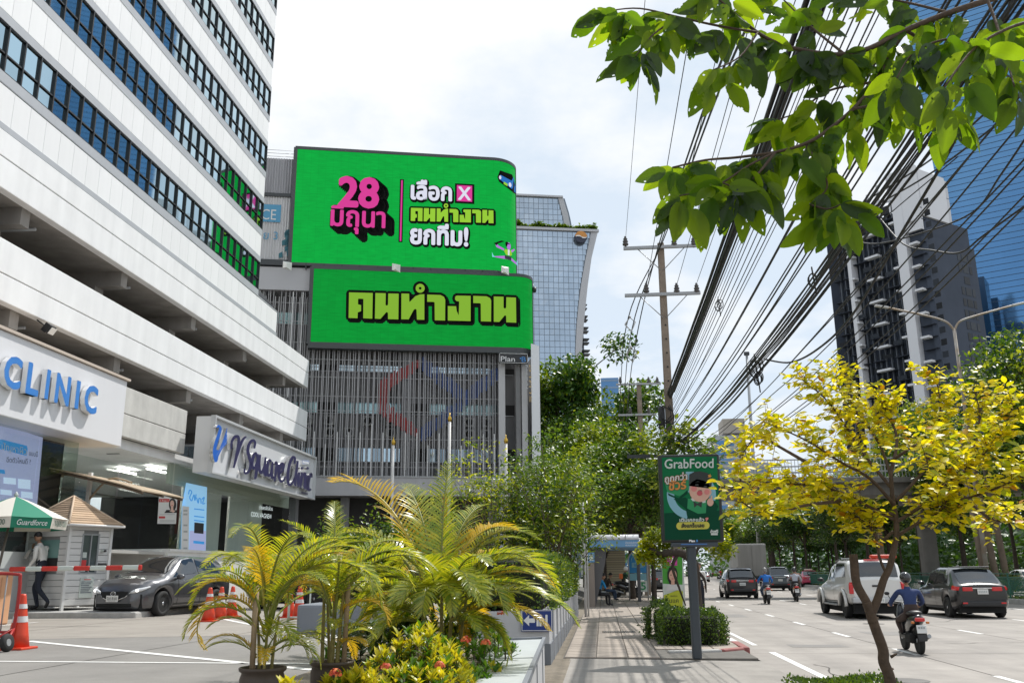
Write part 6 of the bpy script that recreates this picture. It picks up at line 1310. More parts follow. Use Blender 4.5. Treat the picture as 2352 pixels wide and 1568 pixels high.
class Car:
    """body lofted across stations from tail (-y) to nose (+y); wheel arches are cut by the sill line"""
    def __init__(s, name, label, cat, loc, rz, spec, body_mat, group=None, detail=True):
        s.sp = spec; s.t = thing(name, label, cat, loc, rz, group); s.m = body_mat; s.build(detail)
    def sec(s, y, n=None):
        sp = s.sp; W = interp(sp['half'], y); zr = interp(sp['roof'], y); zb = interp(sp['belt'], y); zs = interp(sp['sill'], y); wr = interp(sp['rhalf'], y)
        for yw in sp['wheels']:
            d = abs(y - yw); Ra = sp['R'] + .055
            if d < Ra: zs = max(zs, sp['R'] + sqrt(Ra * Ra - d * d) * .98)
        zb = min(zb, zr - .004)
        zs = min(zs, zb - .1)
        h = zb - zs
        return [(0, zs), (W * .90, zs), (W * .955, zs + .04), (W, zs + h * .35), (W * 1.0, zs + h * .62), (W * .985, zb - .06), (W * .955, zb), (W * .955 + (wr - W * .955) * .55, zb + (zr - zb) * .55), (wr * 1.02, zr - (zr - zb) * .12 - .008), (wr * .88, zr - .005), (wr * .45, zr + .018), (0, zr + .025)]
    def ys(s):
        sp = s.sp; L = sp['L'] / 2; y = [-L + sp['L'] * i / 60 for i in range(61)]
        for yw in sp['wheels']:
            Ra = sp['R'] + .055; y += [yw + Ra * sin(a * pi / 18) for a in range(-9, 10)]
        return sorted(set(round(v, 4) for v in y))
    def surf(s, y, k):
        c = s.sec(y); i = min(int(k), len(c) - 2); f = k - i; return V((c[i][0] + (c[i + 1][0] - c[i][0]) * f, y, c[i][1] + (c[i + 1][1] - c[i][1]) * f))
    def patch(s, nm, mat, y0, y1, k0, k1, side, off=.008, n=6, m=4, y0b=None, y1b=None, parent=None):
        """a panel lying on the body between two stations; y0b, y1b are its limits along the upper edge"""
        q = MB(); y0b = y0 if y0b is None else y0b; y1b = y1 if y1b is None else y1b; G = []
        for j in range(m + 1):
            f = j / m; k = k0 + (k1 - k0) * f; a, b = y0 + (y0b - y0) * f, y1 + (y1b - y1) * f
            for i in range(n + 1):
                y = a + (b - a) * i / n; p = s.surf(y, k); du = s.surf(y + .02, k) - s.surf(y - .02, k); dv = s.surf(y, k + .05) - s.surf(y, k - .05 if k > .05 else k)
                nn = du.cross(dv); nn = nn.normalized() if nn.length > 1e-9 else V((1, 0, 0)); nn = -nn if nn.dot(V((p.x * 1.5, p.y * .4, p.z - .6))) < 0 else nn
                p = p + nn * off; p.x *= side; G.append(p)
        q.add(G, [(j * (n + 1) + i, j * (n + 1) + i + 1, (j + 1) * (n + 1) + i + 1, (j + 1) * (n + 1) + i) for j in range(m) for i in range(n)], 0, True); return q.build(nm, mat, parent or s.t)
    def across(s, nm, mat, ya, yb, fx=.86, off=.01, n=6, kk=(9.2, 11), parent=None):
        q = MB(); G = []; m = 10
        for i in range(n + 1):
            y = ya + (yb - ya) * i / n
            for j in range(m + 1):
                f = j / m * 2 - 1; k = kk[1] - abs(f) * (kk[1] - kk[0]); p = s.surf(y, k); sl_ = s.surf(y + .02, k) - s.surf(y - .02, k); nn = V((0, -sl_.z, sl_.y)).normalized(); p = p + nn * off; p.x *= (1 if f > 0 else -1); G.append(p)
        q.add(G, [(i * (m + 1) + j, i * (m + 1) + j + 1, (i + 1) * (m + 1) + j + 1, (i + 1) * (m + 1) + j) for i in range(n) for j in range(m)], 0, True); return q.build(nm, mat, parent or s.t)
    def build(s, detail):
        sp = s.sp; q = MB(); Y = s.ys(); secs = []
        for y in Y:
            c = s.sec(y); secs.append([V((x, y, z)) for x, z in c] + [V((-x, y, z)) for x, z in c[-2:0:-1]])
        q.loft(secs, smooth=True); b = q.build('body', s.m, s.t); s.body = b
        q = MB(); L = sp['L'] / 2; w = interp(sp['half'], 0); q.box(-w * .80, w * .80, -L + .12, L - .15, .17, .55); q.build('underbody', under, s.t)
        for sd in (-1, 1):
            for yg in (-.385, L - 1.42): s.patch('panel_gap', under, yg, yg + .014, 1.6, 6.1, sd, off=.004, n=1, m=8)
            s.patch('sill_trim', black_plastic, sp['wheels'][0] + sp['R'] + .1, sp['wheels'][1] - sp['R'] - .1, 1.2, 2.3, sd, off=.006, n=6, m=2)
        for yw in sp['wheels']:
            for sd in (-1, 1):
                wr = sp['R']; x = sd * (interp(sp['half'], yw) - .10); rot = Matrix.Rotation(R(90) * sd, 3, 'Y')
                q = MB(); q.lathe([(wr * .55, -.1), (wr * .94, -.1), (wr, -.075), (wr, .075), (wr * .93, .1), (wr * .66, .1), (wr * .64, .085)], 28, (0, 0, 0), 0, rot); w_ = q.build('wheel', rubber, s.t, loc=(x, yw, wr))
                q = MB(); q.lathe([(wr * .65, .07), (wr * .60, .075), (wr * .58, .02), (.001, .015)], 24, (0, 0, 0), 1, rot, cap=False)
                for a in range(9):
                    A = Matrix.Rotation(2 * pi * a / 9, 3, 'Z'); v = [V((.03 * wr, -.03, .07)), V((.03 * wr, .03, .07)), V((wr * .6, .035, .08)), V((wr * .6, -.035, .08))]; q.add([rot @ (A @ p) for p in v], [(0, 3, 2, 1)], 0)
                q.lathe([(wr * .17, .05), (wr * .15, .085), (.001, .09)], 12, (0, 0, 0), 0, rot); q.build('rim', [rim_m, under], w_)
    def plate(s, y, z, w=.34, h=.16, text=None, tilt=0):
        fr_ = 1 if y > 0 else -1; q = MB(); q.rbox((0, 0, 0), (w, .012, h), .005, seg=1); p = q.build('number_plate', plate_m, s.t, loc=(0, y, z), rot=(tilt, 0, 0))
        if text:
            f = frame((0, .0075 * fr_, 0), (-fr_ * 1.0, 0, 0), y=(0, 0, 1)); q = MB(); letter(q, text, f, 0, -h * .18, h=h * .50, w=w * .82, z=.001, align='c'); q.build('lettering', pr_black, p)
            q = MB(); letter(q, 'กรุงเทพมหานคร', f, 0, -h * .42, h=h * .16, w=w * .62, z=.001, align='c'); q.build('lettering', pr_black, p)
        else:
            q = MB();
            for i in range(5): q.box(-w * .4 + w * .17 * i, -w * .4 + w * .17 * i + w * .1, .0065 * fr_, .009 * fr_, -h * .22, h * .2)
            q.build('lettering', pr_grey, p)
    def mirror(s, y, z, mat):
        for sd in (-1, 1):
            q = MB(); q.ell((0, 0, 0), (.12, .085, .075), 0, 10, 6); q.tube([(-.12 * sd, 0, -.05), (-.03 * sd, 0, -.04)], .025, 5); q.build('wing_mirror', mat, s.t, loc=(sd * (interp(s.sp['half'], y) + .09), y, z))
    def handle(s, y, z):
        for sd in (-1, 1): q = MB(); q.rbox((0, 0, 0), (.03, .2, .03), .01); q.build('door_handle', chrome_m, s.t, loc=(sd * (interp(s.sp['half'], y) + .006), y, z))
    def rearbox(s, nm, mat, x0, x1, z0, z1, y, d=.03, mirror=True, parent=None, bev=.02):
        for sd in ((-1, 1) if mirror else (1,)):
            q = MB()
            if not mirror and x0 == 0: x0, x1 = -x1 / 2, x1 / 2
            q.rbox((sd * (x0 + x1) / 2, y, (z0 + z1) / 2), (abs(x1 - x0), d, z1 - z0), bev); q.build(nm, mat, s.t)
def suv_spec(L=4.5, H=1.68, W=1.82, R_=.35, tail=.98, hood=1.0, rear_slope=.55, sill=.26):
    h = L / 2
    return dict(L=L, R=R_, wheels=(-h + .82, h - .85), half=[(-h, W / 2 * .80), (-h + .12, W / 2 * .93), (-h + .5, W / 2 * .99), (0, W / 2), (h - .7, W / 2 * .99), (h - .2, W / 2 * .88), (h, W / 2 * .70)],
        roof=[(-h, tail), (-h + .10, tail + .05), (-h + rear_slope, H - .07), (-h + rear_slope + .3, H - .01), (-.1, H), (.35, H - .06), (h - 1.30, hood + .10), (h - 1.05, hood + .02), (h - .25, hood - .13), (h - .04, hood - .28), (h, hood - .36)],
        belt=[(-h, tail - .03), (-h + .5, tail + .03), (h - 1.2, hood - .03), (h - .3, hood - .19), (h, hood - .40)], sill=[(-h, .46), (-h + .14, .34), (-h + .4, sill), (h - .4, sill), (h - .1, .26), (h, .36)],
        rhalf=[(-h, W / 2 * .72), (-h + .2, W / 2 * .74), (0, W / 2 * .72), (h - 1.3, W / 2 * .78), (h - .2, W / 2 * .80), (h, W / 2 * .62)])
def hatch_rear(c, tail, H, rs, lights, plz, L):
    h = L / 2
    c.across('rear_window', car_glass, -h + .17, -h + rs * .93, off=.012, kk=(8.7, 11))
    for sd in (-1, 1):
        c.patch('side_window', car_glass, -h + .72, -.42, 6.25, 8.2, sd, y0b=-h + .95, y1b=-.42); c.patch('side_window', car_glass, -.34, h - 1.62, 6.25, 8.2, sd, y0b=-.34, y1b=.28)
        c.patch('tail_lamp', lamp_red, -h + .005, -h + .30, lights[0], lights[1], sd, off=.012)
    c.rearbox('tail_lamp', lamp_red, lights[2], .62, tail - .16, tail - .03, -h - .004, .05)
    c.plate(-h - .035, plz); c.rearbox('bumper', black_plastic, 0, 1.35, .36, .56, -h + .02, .14, mirror=False, bev=.05)
    c.rearbox('reflector', lamp_red, .52, .68, .46, .51, -h - .06, .02)
    q = MB(); q.rbox((0, -h + rs * .98, H + .005), (1.16, .26, .035), .015); q.build('spoiler', c.m, c.t)
    q = MB(); q.rbox((0, -h - .012, tail - .07), (.9, .02, .035), .01); q.build('trim', chrome_m, c.t); c.mirror(h - 1.52, tail + .08, c.m); c.handle(-.3, tail - .10); c.handle(-1.1, tail - .09)
    q = MB(); q.ell((0, -.3 + 0, H + .04), (.03, .10, .04), 0, 8, 5); q.build('antenna', c.m, c.t)
def rear_loc(px, py, z=0): p = on_z(px, py, z); return p
black_p = paint('black_paint', (.012, .012, .014), .2); grey_p = paint('grey_paint', (.10, .10, .108), .6); white_p = paint('pearl_white', (.70, .69, .67), .0); pink_p = paint('taxi_pink', (.55, .02, .10), .1); silver_p = paint('silver_paint', (.42, .43, .44), .6); slate_p = paint('slate_paint', (.11, .125, .14), .5)
def car_at(px, py, L, dy=0.): p = on_z(px, py, 0); return (p.x, p.y + L / 2 + dy, 0)
a = on_z(2232, 1419, 0)
c = Car('crossover_car', 'black crossover car nearest the green railing on the right', 'car', (a.x + .35, a.y + 1.9, 0), R(0), suv_spec(4.3, 1.62, 1.80, .33, 1.02, .98, .80), black_p); hatch_rear(c, 1.02, 1.62, .80, (4.7, 6.1, .30), .84, 4.3)
a = on_z(1708, 1374, 0)
c = Car('crossover_car', 'black crossover car ahead in the middle of the road before the box truck', 'car', (a.x, a.y + 2.0, 0), R(-1), suv_spec(4.55, 1.68, 1.84, .36, 1.06, 1.02, .62), black_p); hatch_rear(c, 1.06, 1.68, .62, (4.8, 6.1, .34), .80, 4.55)
a = on_z(1795, 1356, 0)
c = Car('crossover_car', 'slate grey car between the two scooter riders', 'car', (a.x, a.y + 2.2, 0), R(-1), suv_spec(4.6, 1.78, 1.86, .36, 1.08, 1.05, .5), slate_p); hatch_rear(c, 1.08, 1.78, .5, (4.8, 6.1, .55), .8, 4.6)
a = on_z(1508, 1340, 0)
c = Car('crossover_car', 'black car stopped by the kerb beyond the bus stop sign', 'car', (4.5, 74, 0), R(0), suv_spec(4.5, 1.66, 1.82, .35, 1.05, 1.0, .6), black_p); hatch_rear(c, 1.05, 1.66, .6, (4.8, 6.1, .34), .8, 4.5)
def sedan_spec(L=4.6, H=1.47, W=1.78):
    h = L / 2; s = suv_spec(L, H, W, .31, .98, .95)
    s['roof'] = [(-h, .90), (-h + .10, .97), (-h + .65, 1.0), (-h + 1.25, H - .09), (-h + 1.7, H - .01), (-.1, H), (.3, H - .05), (h - 1.45, 1.0), (h - 1.2, .93), (h - .25, .80), (h, .60)]
    s['belt'] = [(-h, .86), (-h + .5, .92), (h - 1.2, .89), (h - .3, .74), (h, .52)]; return s
def sedan_rear(c, L, H, lamp=True):
    h = L / 2; c.across('rear_window', car_glass, -h + .72, -h + 1.28, off=.012, kk=(8.7, 11))
    for sd in (-1, 1):
        c.patch('side_window', car_glass, -h + 1.05, -.35, 6.25, 8.2, sd, y0b=-h + 1.45, y1b=-.35); c.patch('side_window', car_glass, -.28, h - 1.75, 6.25, 8.2, sd, y0b=-.28, y1b=.2); c.patch('tail_lamp', lamp_red, -h + .005, -h + .28, 4.6, 6.0, sd, off=.012)
    c.rearbox('tail_lamp', lamp_red, .42, .66, .74, .88, -h - .004, .05); c.plate(-h - .03, .70); c.mirror(h - 1.6, .98, c.m); c.rearbox('bumper', c.m, 0, 1.3, .38, .56, -h + .02, .12, mirror=False, bev=.05)
a = on_z(1862, 1347, 0)
c = Car('taxi', 'pink red taxi beside the green railing ahead of the pickup', 'taxi', (a.x + .3, a.y + 1.8, 0), R(-7), sedan_spec(), pink_p); sedan_rear(c, 4.6, 1.47); q = MB(); q.rbox((0, -.1, 1.56), (.72, .16, .13), .03); q.build('roof_sign', M('taxi_sign', (.75, .72, .6), .4), c.t); q = MB(); q.rbox((0, -2.30, .93), (1.2, .03, .05), .01); q.build('trim', chrome_m, c.t)
a = on_z(1618, 1336, 0)
c = Car('sedan_car', 'silver sedan far ahead left of the box truck', 'car', (a.x, a.y + 2, 0), R(-3), sedan_spec(), silver_p); sedan_rear(c, 4.6, 1.47)
for i, (px, py, mt, lab) in enumerate(((1646, 1325, black_p, 'small dark car far down the avenue'), (1634, 1320, silver_p, 'tiny pale car farthest down the avenue'))):
    a = on_z(px, py, 0); c = Car('sedan_car', lab, 'car', (a.x, a.y + 2, 0), R(-6), sedan_spec(), mt); sedan_rear(c, 4.6, 1.47)
for i, (x, y, mt, lab) in enumerate(((27.0, 62, white_p, 'white car on the far carriageway left of the lamp pole'), (32.0, 66, white_p, 'white car on the far carriageway right of the lamp pole'))):
    c = Car('sedan_car', lab, 'car', (x, y, 0), R(180), sedan_spec(), mt); h = 2.3; c.across('windscreen', car_glass, .42, h - 1.5, off=.012, kk=(8.7, 11))
    for sd in (-1, 1): c.patch('side_window', car_glass, -h + 1.05, -.35, 6.25, 8.2, sd, y0b=-h + 1.45, y1b=-.35); c.patch('side_window', car_glass, -.28, h - 1.75, 6.25, 8.2, sd, y0b=-.28, y1b=.2)
L = 5.2; h = L / 2
pk = suv_spec(L, 1.86, 1.86, .40, 1.20, 1.12, .42, .40)
pk['roof'] = [(-h, 1.22), (-h + .05, 1.26), (-h + .36, 1.80), (-h + .55, 1.87), (-.55, 1.88), (-.45, 1.80), (-.3, 1.80), (.55, 1.77), (1.28, 1.20), (1.5, 1.13), (h - .25, 1.0), (h, .72)]
pk['belt'] = [(-h, 1.17), (-h + .5, 1.19), (1.2, 1.10), (h - .3, .95), (h, .66)]; pk['sill'] = [(-h, .62), (-h + .14, .52), (-h + .4, .46), (h - .4, .42), (h, .45)]; pk['rhalf'] = [(-h, .80), (-.5, .78), (.4, .68), (1.4, .74), (h, .6)]
a = on_z(2026, 1421, 0)
c = Car('pickup_truck', 'white pickup truck with canopy and black roof bars', 'pickup', (a.x - .02, a.y + 2.45, 0), R(-1.5), pk, white_p)
c.across('rear_window', car_glass, -h + .10, -h + .34, off=.014, kk=(8.9, 11))
for sd in (-1, 1):
    c.patch('side_window', car_glass, -h + .55, -.62, 6.4, 8.1, sd, y0b=-h + .72, y1b=-.62); c.patch('side_window', car_glass, -.2, 1.05, 6.35, 8.2, sd, y0b=-.2, y1b=.42); c.patch('side_window', car_glass, -.42, -.26, 6.4, 8.0, sd)
    c.patch('tail_lamp', lamp_red, -h + .0, -h + .13, 4.2, 5.9, sd, off=.014); q = MB()
    for yw in pk['wheels']: q = MB(); q.tube([(sd * .955, yw + .50 * cos(t_ * pi / 10), .40 + .50 * sin(t_ * pi / 10)) for t_ in range(0, 11)], .055, 6); q.build('fender_flare', white_p, c.t)
    q = MB(); q.rbox((sd * .88, .2, .40), (.16, 2.1, .06), .02); q.build('side_step', grey_metal, c.t); q = MB(); q.tube([(sd * .56, -.2, 1.86), (sd * .56, .0, 1.90), (sd * .54, .6, 1.86)], .03, 6); q.build('roof_bar', black_plastic, c.t); q = MB(); q.tube([(sd * .60, -2.0, 1.93), (sd * .60, -.6, 1.94)], .022, 6); q.build('roof_rail', grey_metal, c.t)
c.rearbox('tail_lamp', lamp_red, .76, .90, .80, 1.12, -h - .004, .06); c.rearbox('bumper', silver_p, 0, 1.7, .50, .68, -h - .03, .16, mirror=False, bev=.04); c.plate(-h - .12, .60); c.mirror(1.22, 1.22, black_plastic); c.handle(-.1, 1.04); c.rearbox('tailgate_handle', black_plastic, -.16, .16, 1.02, 1.08, -h - .02, .02, mirror=False); q = MB(); q.rbox((0, -h + .42, 1.88), (.5, .06, .05), .015); q.build('brake_lamp', lamp_red, c.t)
q = MB(); q.rbox((.46, -1.9, 1.985), (.85, .30, .13), .06); q.build('roof_object', M('roof_object_red', (.55, .05, .02), .5), c.t)  # stand-in for an unidentified red object above the roof line
hs = suv_spec(4.1, 1.50, 1.70, .31, .98, .95, .55, .22); h = 2.05
hs['roof'] = [(-h, .95), (-h + .1, 1.02), (-h + .5, 1.40), (-h + .85, 1.48), (-.2, 1.50), (.12, 1.46), (.95, 1.06), (1.12, .985), (1.55, .92), (1.85, .80), (1.98, .66), (h, .56)]
hs['belt'] = [(-h, .92), (-h + .5, .99), (.9, .93), (1.5, .83), (1.85, .70), (h, .47)]; hs['sill'] = [(-h, .40), (-h + .3, .22), (1.6, .20), (1.95, .20), (h, .30)]
hs['half'] = [(-h, .66), (-h + .2, .80), (-.8, .845), (.6, .85), (1.4, .84), (1.75, .76), (1.95, .62), (h, .48)]; hs['rhalf'] = [(-h, .58), (-.5, .58), (.1, .56), (.95, .66), (1.5, .64), (1.85, .55), (h, .40)]
a = on_z(318, 1416, FZ)
mz = Car('hatchback_car', 'dark grey hatchback facing the barrier beside the guard booth', 'car', (on_z(258, 1418, FZ).x + 2.02 * .17, on_z(258, 1418, FZ).y + 1.95, FZ), R(180 - 9), hs, grey_p)
mz.across('windscreen', car_glass, .16, .93, off=.012, kk=(8.6, 11))
for sd in (-1, 1):
    mz.patch('side_window', car_glass, -1.35, -.32, 6.3, 8.2, sd, y0b=-1.05, y1b=-.32); mz.patch('side_window', car_glass, -.25, .82, 6.3, 8.2, sd, y0b=-.25, y1b=.22)
    q = MB(); q.tube(catmull([(sd * .44, 2.0, .60), (sd * .58, 1.955, .645), (sd * .70, 1.86, .685), (sd * .775, 1.70, .735)], 4), [.02, .032, .042, .046, .048, .048, .046, .042, .038, .032, .026, .02, .012], 8); q.build('headlamp', lamp_white, mz.t); q = MB(); q.ell((sd * .605, 1.985, .65), (.042, .03, .036), 0, 10, 6); q.build('headlamp', lamp_on, mz.t)
    q = MB(); q.tube([(sd * .62, 1.90, .66), (sd * .46, 1.99, .62), (sd * .34, 2.055, .50), (sd * .16, 2.085, .425), (0, 2.09, .41)], .016, 6); q.build('grille_trim', chrome_m, mz.t)
q = MB(); q.add([(-.40, 2.04, .62), (.40, 2.04, .62), (.33, 2.075, .49), (.16, 2.09, .425), (-.16, 2.09, .425), (-.33, 2.075, .49)], [(5, 4, 3, 2, 1, 0)]); q.build('grille', under, mz.t)
q = MB(); q.rbox((0, 2.03, .30), (1.0, .06, .09), .02); q.build('lower_grille', under, mz.t)
ef2 = frame((0, 2.085, .575), (-1, 0, 0), y=(0, 0, 1)); q = MB()
q.tube([ef2 @ V((.065 * cos(t_ * pi / 12), .05 * sin(t_ * pi / 12), 0)) for t_ in range(25)], .007, 5); q.tube([ef2 @ V(p) for p in ((-.062, .02, 0), (-.03, .025, .004), (0, -.015, .006), (.03, .025, .004), (.062, .02, 0))], .007, 5); q.build('emblem', chrome_m, mz.t)
mz.plate(2.105, .455, .34, .15, '2ขด 8166'); mz.mirror(.72, .97, grey_p); mz.handle(-.2, .82); mz.handle(-1.0, .84)
a = on_z(690, 1405, FZ)
c = Car('hatchback_car', 'dark car half hidden behind the potted palms by the clinic plinth', 'car', (on_y(712, 1330, 27).x, 27, FZ), R(180 + 55), suv_spec(4.4, 1.55, 1.78, .33, .98, .98, .55), black_p); c.across('windscreen', car_glass, .40, .88, off=.012, kk=(8.6, 11))
for sd in (-1, 1): c.patch('side_window', car_glass, -1.35, -.32, 6.3, 8.2, sd, y0b=-1.05, y1b=-.32); c.patch('side_window', car_glass, -.25, .7, 6.3, 8.2, sd, y0b=-.25, y1b=.25); c.patch('headlamp', lamp_white, 1.6, 2.1, 5.1, 6.3, sd, off=.012)
a = on_z(1702, 1352, 0)
t = thing('box_truck', 'grey box truck seen from behind above the black crossover', 'truck', (a.x + .35, 76, 0), R(-1)); tb_ = M('truck_box', (.36, .35, .33), .6, stain=.2)
q = MB(); q.rbox((0, 2.5, 2.35), (2.3, 5, 2.55), .06); q.build('box', tb_, t)
for sd in (-1, 1):
    q = MB(); q.rbox((sd * .56, -.03, 2.3), (1.08, .06, 2.35), .02); q.build('door', M('truck_door', (.30, .29, .27), .6, stain=.3), t)
    for y in (1.0, 6.2): q = MB(); q.lathe([(.2, -.14), (.45, -.14), (.45, .14), (.2, .14)], 18, (sd * .85, y, .45), 0, Matrix.Rotation(R(90), 3, 'Y')); q.build('wheel', rubber, t)
    q = MB(); q.rbox((sd * .8, -.05, .85), (.3, .06, .12), .02); q.build('tail_lamp', lamp_red, t)
q = MB(); q.box(-.8, .8, .2, 7, .6, 1.05); q.build('chassis', under, t); q = MB(); q.rbox((0, 6.3, 1.7), (2.1, 1.8, 1.7), .15); q.build('cab', white_p, t)
# ================================================================ people and scooters
skin_m = M('skin', (.36, .20, .125), .55); hair_m = M('hair', (.014, .012, .011), .6); navy_c = M('cloth_navy', (.018, .022, .035), .85); wshirt = M('shirt_white', (.72, .70, .66), .8, var=.05); bshirt = M('shirt_blue', (.02, .15, .50), .8, var=.08, vscale=12); cshirt = M('shirt_cyan', (.02, .26, .55), .8, var=.08, vscale=12); gshirt = M('shirt_grey', (.42, .43, .48), .8, var=.06, vscale=12); dshirt = M('shirt_navy', (.022, .042, .13), .8, var=.1, vscale=12); blk = M('cloth_black', (.02, .02, .022), .8); brown_c = M('cloth_brown', (.06, .04, .035), .85); orange_c = M('vest_orange', (.62, .14, .03), .7); green_c = M('jacket_green', (.01, .06, .035), .8); jean = M('jeans', (.05, .08, .14), .85); red_c = M('shirt_red', (.5, .03, .03), .8); shoe_m = M('shoe', (.015, .015, .016), .5)
def body(J, mats, E, parent, sub=1):
    """one continuous skinned figure; J: joint -> (position, radius); E: (a, b, material)"""
    names = list(J); me = bpy.data.meshes.new('figure'); me.from_pydata([J[n][0] for n in names], [(names.index(a), names.index(b)) for a, b, _ in E], [])
    o = bpy.data.objects.new("figure", me); COL.objects.link(o); md = o.modifiers.new('s', 'SKIN'); md.use_smooth_shade = True; md.branch_smoothing = .6
    for i, n in enumerate(names):
        sv = me.skin_vertices[0].data[i]; r = J[n][1]; sv.radius = r if isinstance(r, tuple) else (r, r); sv.use_root = n == 'pelvis'
    o.modifiers.new('u', 'SUBSURF').levels = sub + 1; bpy.context.view_layer.update(); dg = bpy.context.evaluated_depsgraph_get(); m2 = bpy.data.meshes.new_from_object(o.evaluated_get(dg))
    bpy.data.objects.remove(o); bpy.data.meshes.remove(me); m2.name = 'body'; m2.materials.clear()
    for m in mats: m2.materials.append(m)
    seg = [(V(J[a][0]), V(J[b][0]), mi) for a, b, mi in E]
    for p in m2.polygons:
        c = p.center; best = None
        for a, b, mi in seg:
            ab = b - a; t = max(0, min(1, (c - a).dot(ab) / max(ab.length_squared, 1e-9))); d = (c - a - ab * t).length
            if best is None or d < best[0]: best = (d, mi)
        p.material_index = best[1]; p.use_smooth = True
    return place(m2, 'body', parent)
def head(parent, c, yaw=0, pitch=0, r=.105, helmet=None, hair=True, cap=None, skin=skin_m):
    m4 = Matrix.Translation(c) @ Matrix.Rotation(yaw, 4, 'Z') @ Matrix.Rotation(pitch, 4, 'X'); q = MB()
    vs = []; q.ell((0, 0, 0), (r * .78, r * .92, r * 1.15), 0, 14, 10); q.ell((0, r * .30, -r * .55), (r * .55, r * .58, r * .55), 0, 10, 6); q.ell((0, r * .95, -r * .12), (r * .13, r * .20, r * .22), 0, 8, 5)
    for sd in (-1, 1): q.ell((sd * r * .80, -.0, -r * .08), (r * .08, r * .18, r * .26), 0, 8, 5)
    h = place(q.mesh('head', skin), 'head', parent, mat4=m4)
    q = MB()
    for sd in (-1, 1): q.ell((sd * r * .32, r * .80, r * .10), (r * .14, r * .06, r * .07), 0, 8, 4)
    q.build('eyes', black_flat, h); q = MB(); q.ell((0, r * .83, -r * .58), (r * .25, r * .07, r * .08), 0, 8, 4); q.build('mouth', M('lip', (.30, .10, .08), .5), h)
    if helmet:
        q = MB(); q.ell((0, -r * .08, r * .22), (r * 1.12, r * 1.25, r * 1.16), 0, 16, 10); q.build('helmet', helmet, h); q = MB(); q.ell((0, r * .55, r * .05), (r * .95, r * .75, r * .55), 0, 12, 6); q.build('visor', car_glass, h)
    elif cap:
        q = MB(); q.ell((0, -r * .05, r * .45), (r * .90, r * 1.02, r * .72), 0, 14, 8); q.rbox((0, r * 1.05, r * .48), (r * 1.2, r * .9, r * .08), r * .03); q.build('cap', cap, h)
    elif hair:
        q = MB(); q.ell((0, -r * .14, r * .32), (r * .88, r * .98, r * .95), 0, 14, 9); q.build('hair', hair_m, h)
def hand(parent, c, d, side, skin=skin_m, s=1.):
    """palm, four unequal fingers curled, and a thumb leaving its side"""
    d = V(d).normalized(); sd = V(side).normalized(); n = d.cross(sd).normalized(); c = V(c); q = MB(); q.rbox(c + d * .045 * s, (.09 * s, .082 * s, .03 * s), .012 * s, rot=Matrix((d, sd, n)).transposed())
    for i, l in enumerate((.070, .078, .072, .056)):
        o = c + d * .085 * s + sd * (.03 - .02 * i) * s; p1 = o + d * l * .45 * s - n * .006 * s; p2 = p1 + (d * .6 - n * .75).normalized() * l * .35 * s; p3 = p2 + (-d * .2 - n).normalized() * l * .25 * s; q.tube([o, p1, p2, p3], [.0095 * s, .009 * s, .0085 * s, .007 * s], 6)
    o = c + d * .025 * s + sd * .04 * s; q.tube([o, o + (d * .6 + sd * .7).normalized() * .035 * s, o + (d * .9 + sd * .35 - n * .4).normalized() * .062 * s], [.011 * s, .010 * s, .008 * s], 6); q.build('hand', skin, parent)
def person_std(J, top, legs, arms=None, shoes=shoe_m, parent=None, long_sleeve=True):
    mats = [top, legs, skin_m, shoes]; s = 0 if long_sleeve else 2
    E = [('pelvis', 'spine', 1), ('spine', 'chest', 0), ('chest', 'neck', 0), ('neck', 'skull', 2)]
    for k in ('l', 'r'): E += [('chest', 'sh' + k, 0), ('sh' + k, 'el' + k, 0), ('el' + k, 'wr' + k, s), ('pelvis', 'hip' + k, 1), ('hip' + k, 'kn' + k, 1), ('kn' + k, 'an' + k, 1), ('an' + k, 'to' + k, 3)]
    return body(J, mats, E, parent)
g0 = on_z(86, 1402, FZ + .15); gp = thing('person', 'security guard in white shirt and dark trousers walking past the booth, hand at mouth', 'person', g0, R(84))
S_ = 1.10
J = {'pelvis': ((0, 0, .98), (.135, .11)), 'spine': ((0, .03, 1.14), (.13, .10)), 'chest': ((0, .09, 1.36), (.15, .11)), 'neck': ((0, .15, 1.53), .055), 'skull': ((0, .19, 1.60), .055),
     'shl': ((.19, .08, 1.45), .062), 'ell': ((.23, .24, 1.24), .048), 'wrl': ((.10, .40, 1.42), .034), 'shr': ((-.19, .08, 1.45), .062), 'elr': ((-.24, .04, 1.18), .047), 'wrr': ((-.22, .20, .98), .034),
     'hipl': ((.10, .0, .92), .098), 'knl': ((.10, .24, .53), .066), 'anl': ((.10, .10, .10), .045), 'tol': ((.10, .27, .045), .04), 'hipr': ((-.10, .0, .92), .098), 'knr': ((-.10, -.02, .50), .066), 'anr': ((-.10, -.34, .20), .045), 'tor': ((-.10, -.26, .06), .04)}
J = {k: (tuple(c * S_ for c in p), tuple(x * S_ for x in r) if isinstance(r, tuple) else r * S_) for k, (p, r) in J.items()}
person_std(J, wshirt, navy_c, parent=gp); head(gp, V((0, .22, 1.69)) * S_, 0, -.35); hand(gp, V(J['wrl'][0]), (-.2, -.1, 1), (1, 0, 0)); hand(gp, V(J['wrr'][0]), (0, .5, -1), (1, 0, 0))
q = MB(); q.tube([(-.05, .20, 1.46), (-.07, .30, 1.2)], .018, 6); q.build('lanyard', blk, gp); q = MB(); q.rbox((.19, .12, 1.5), (.12, .13, .03), .01); q.rbox((-.19, .12, 1.5), (.12, .13, .03), .01); q.build('epaulettes', navy_c, gp)
q = MB(); q.rbox((.02, .50, 1.42), (.05, .09, .26), .01, rot=Matrix.Rotation(.5, 3, 'X')); q.build('paper_folder', M('folder', (.45, .42, .38), .7), thing('folder', 'grey brown folder held up by the walking guard', 'folder', g0, R(84)))
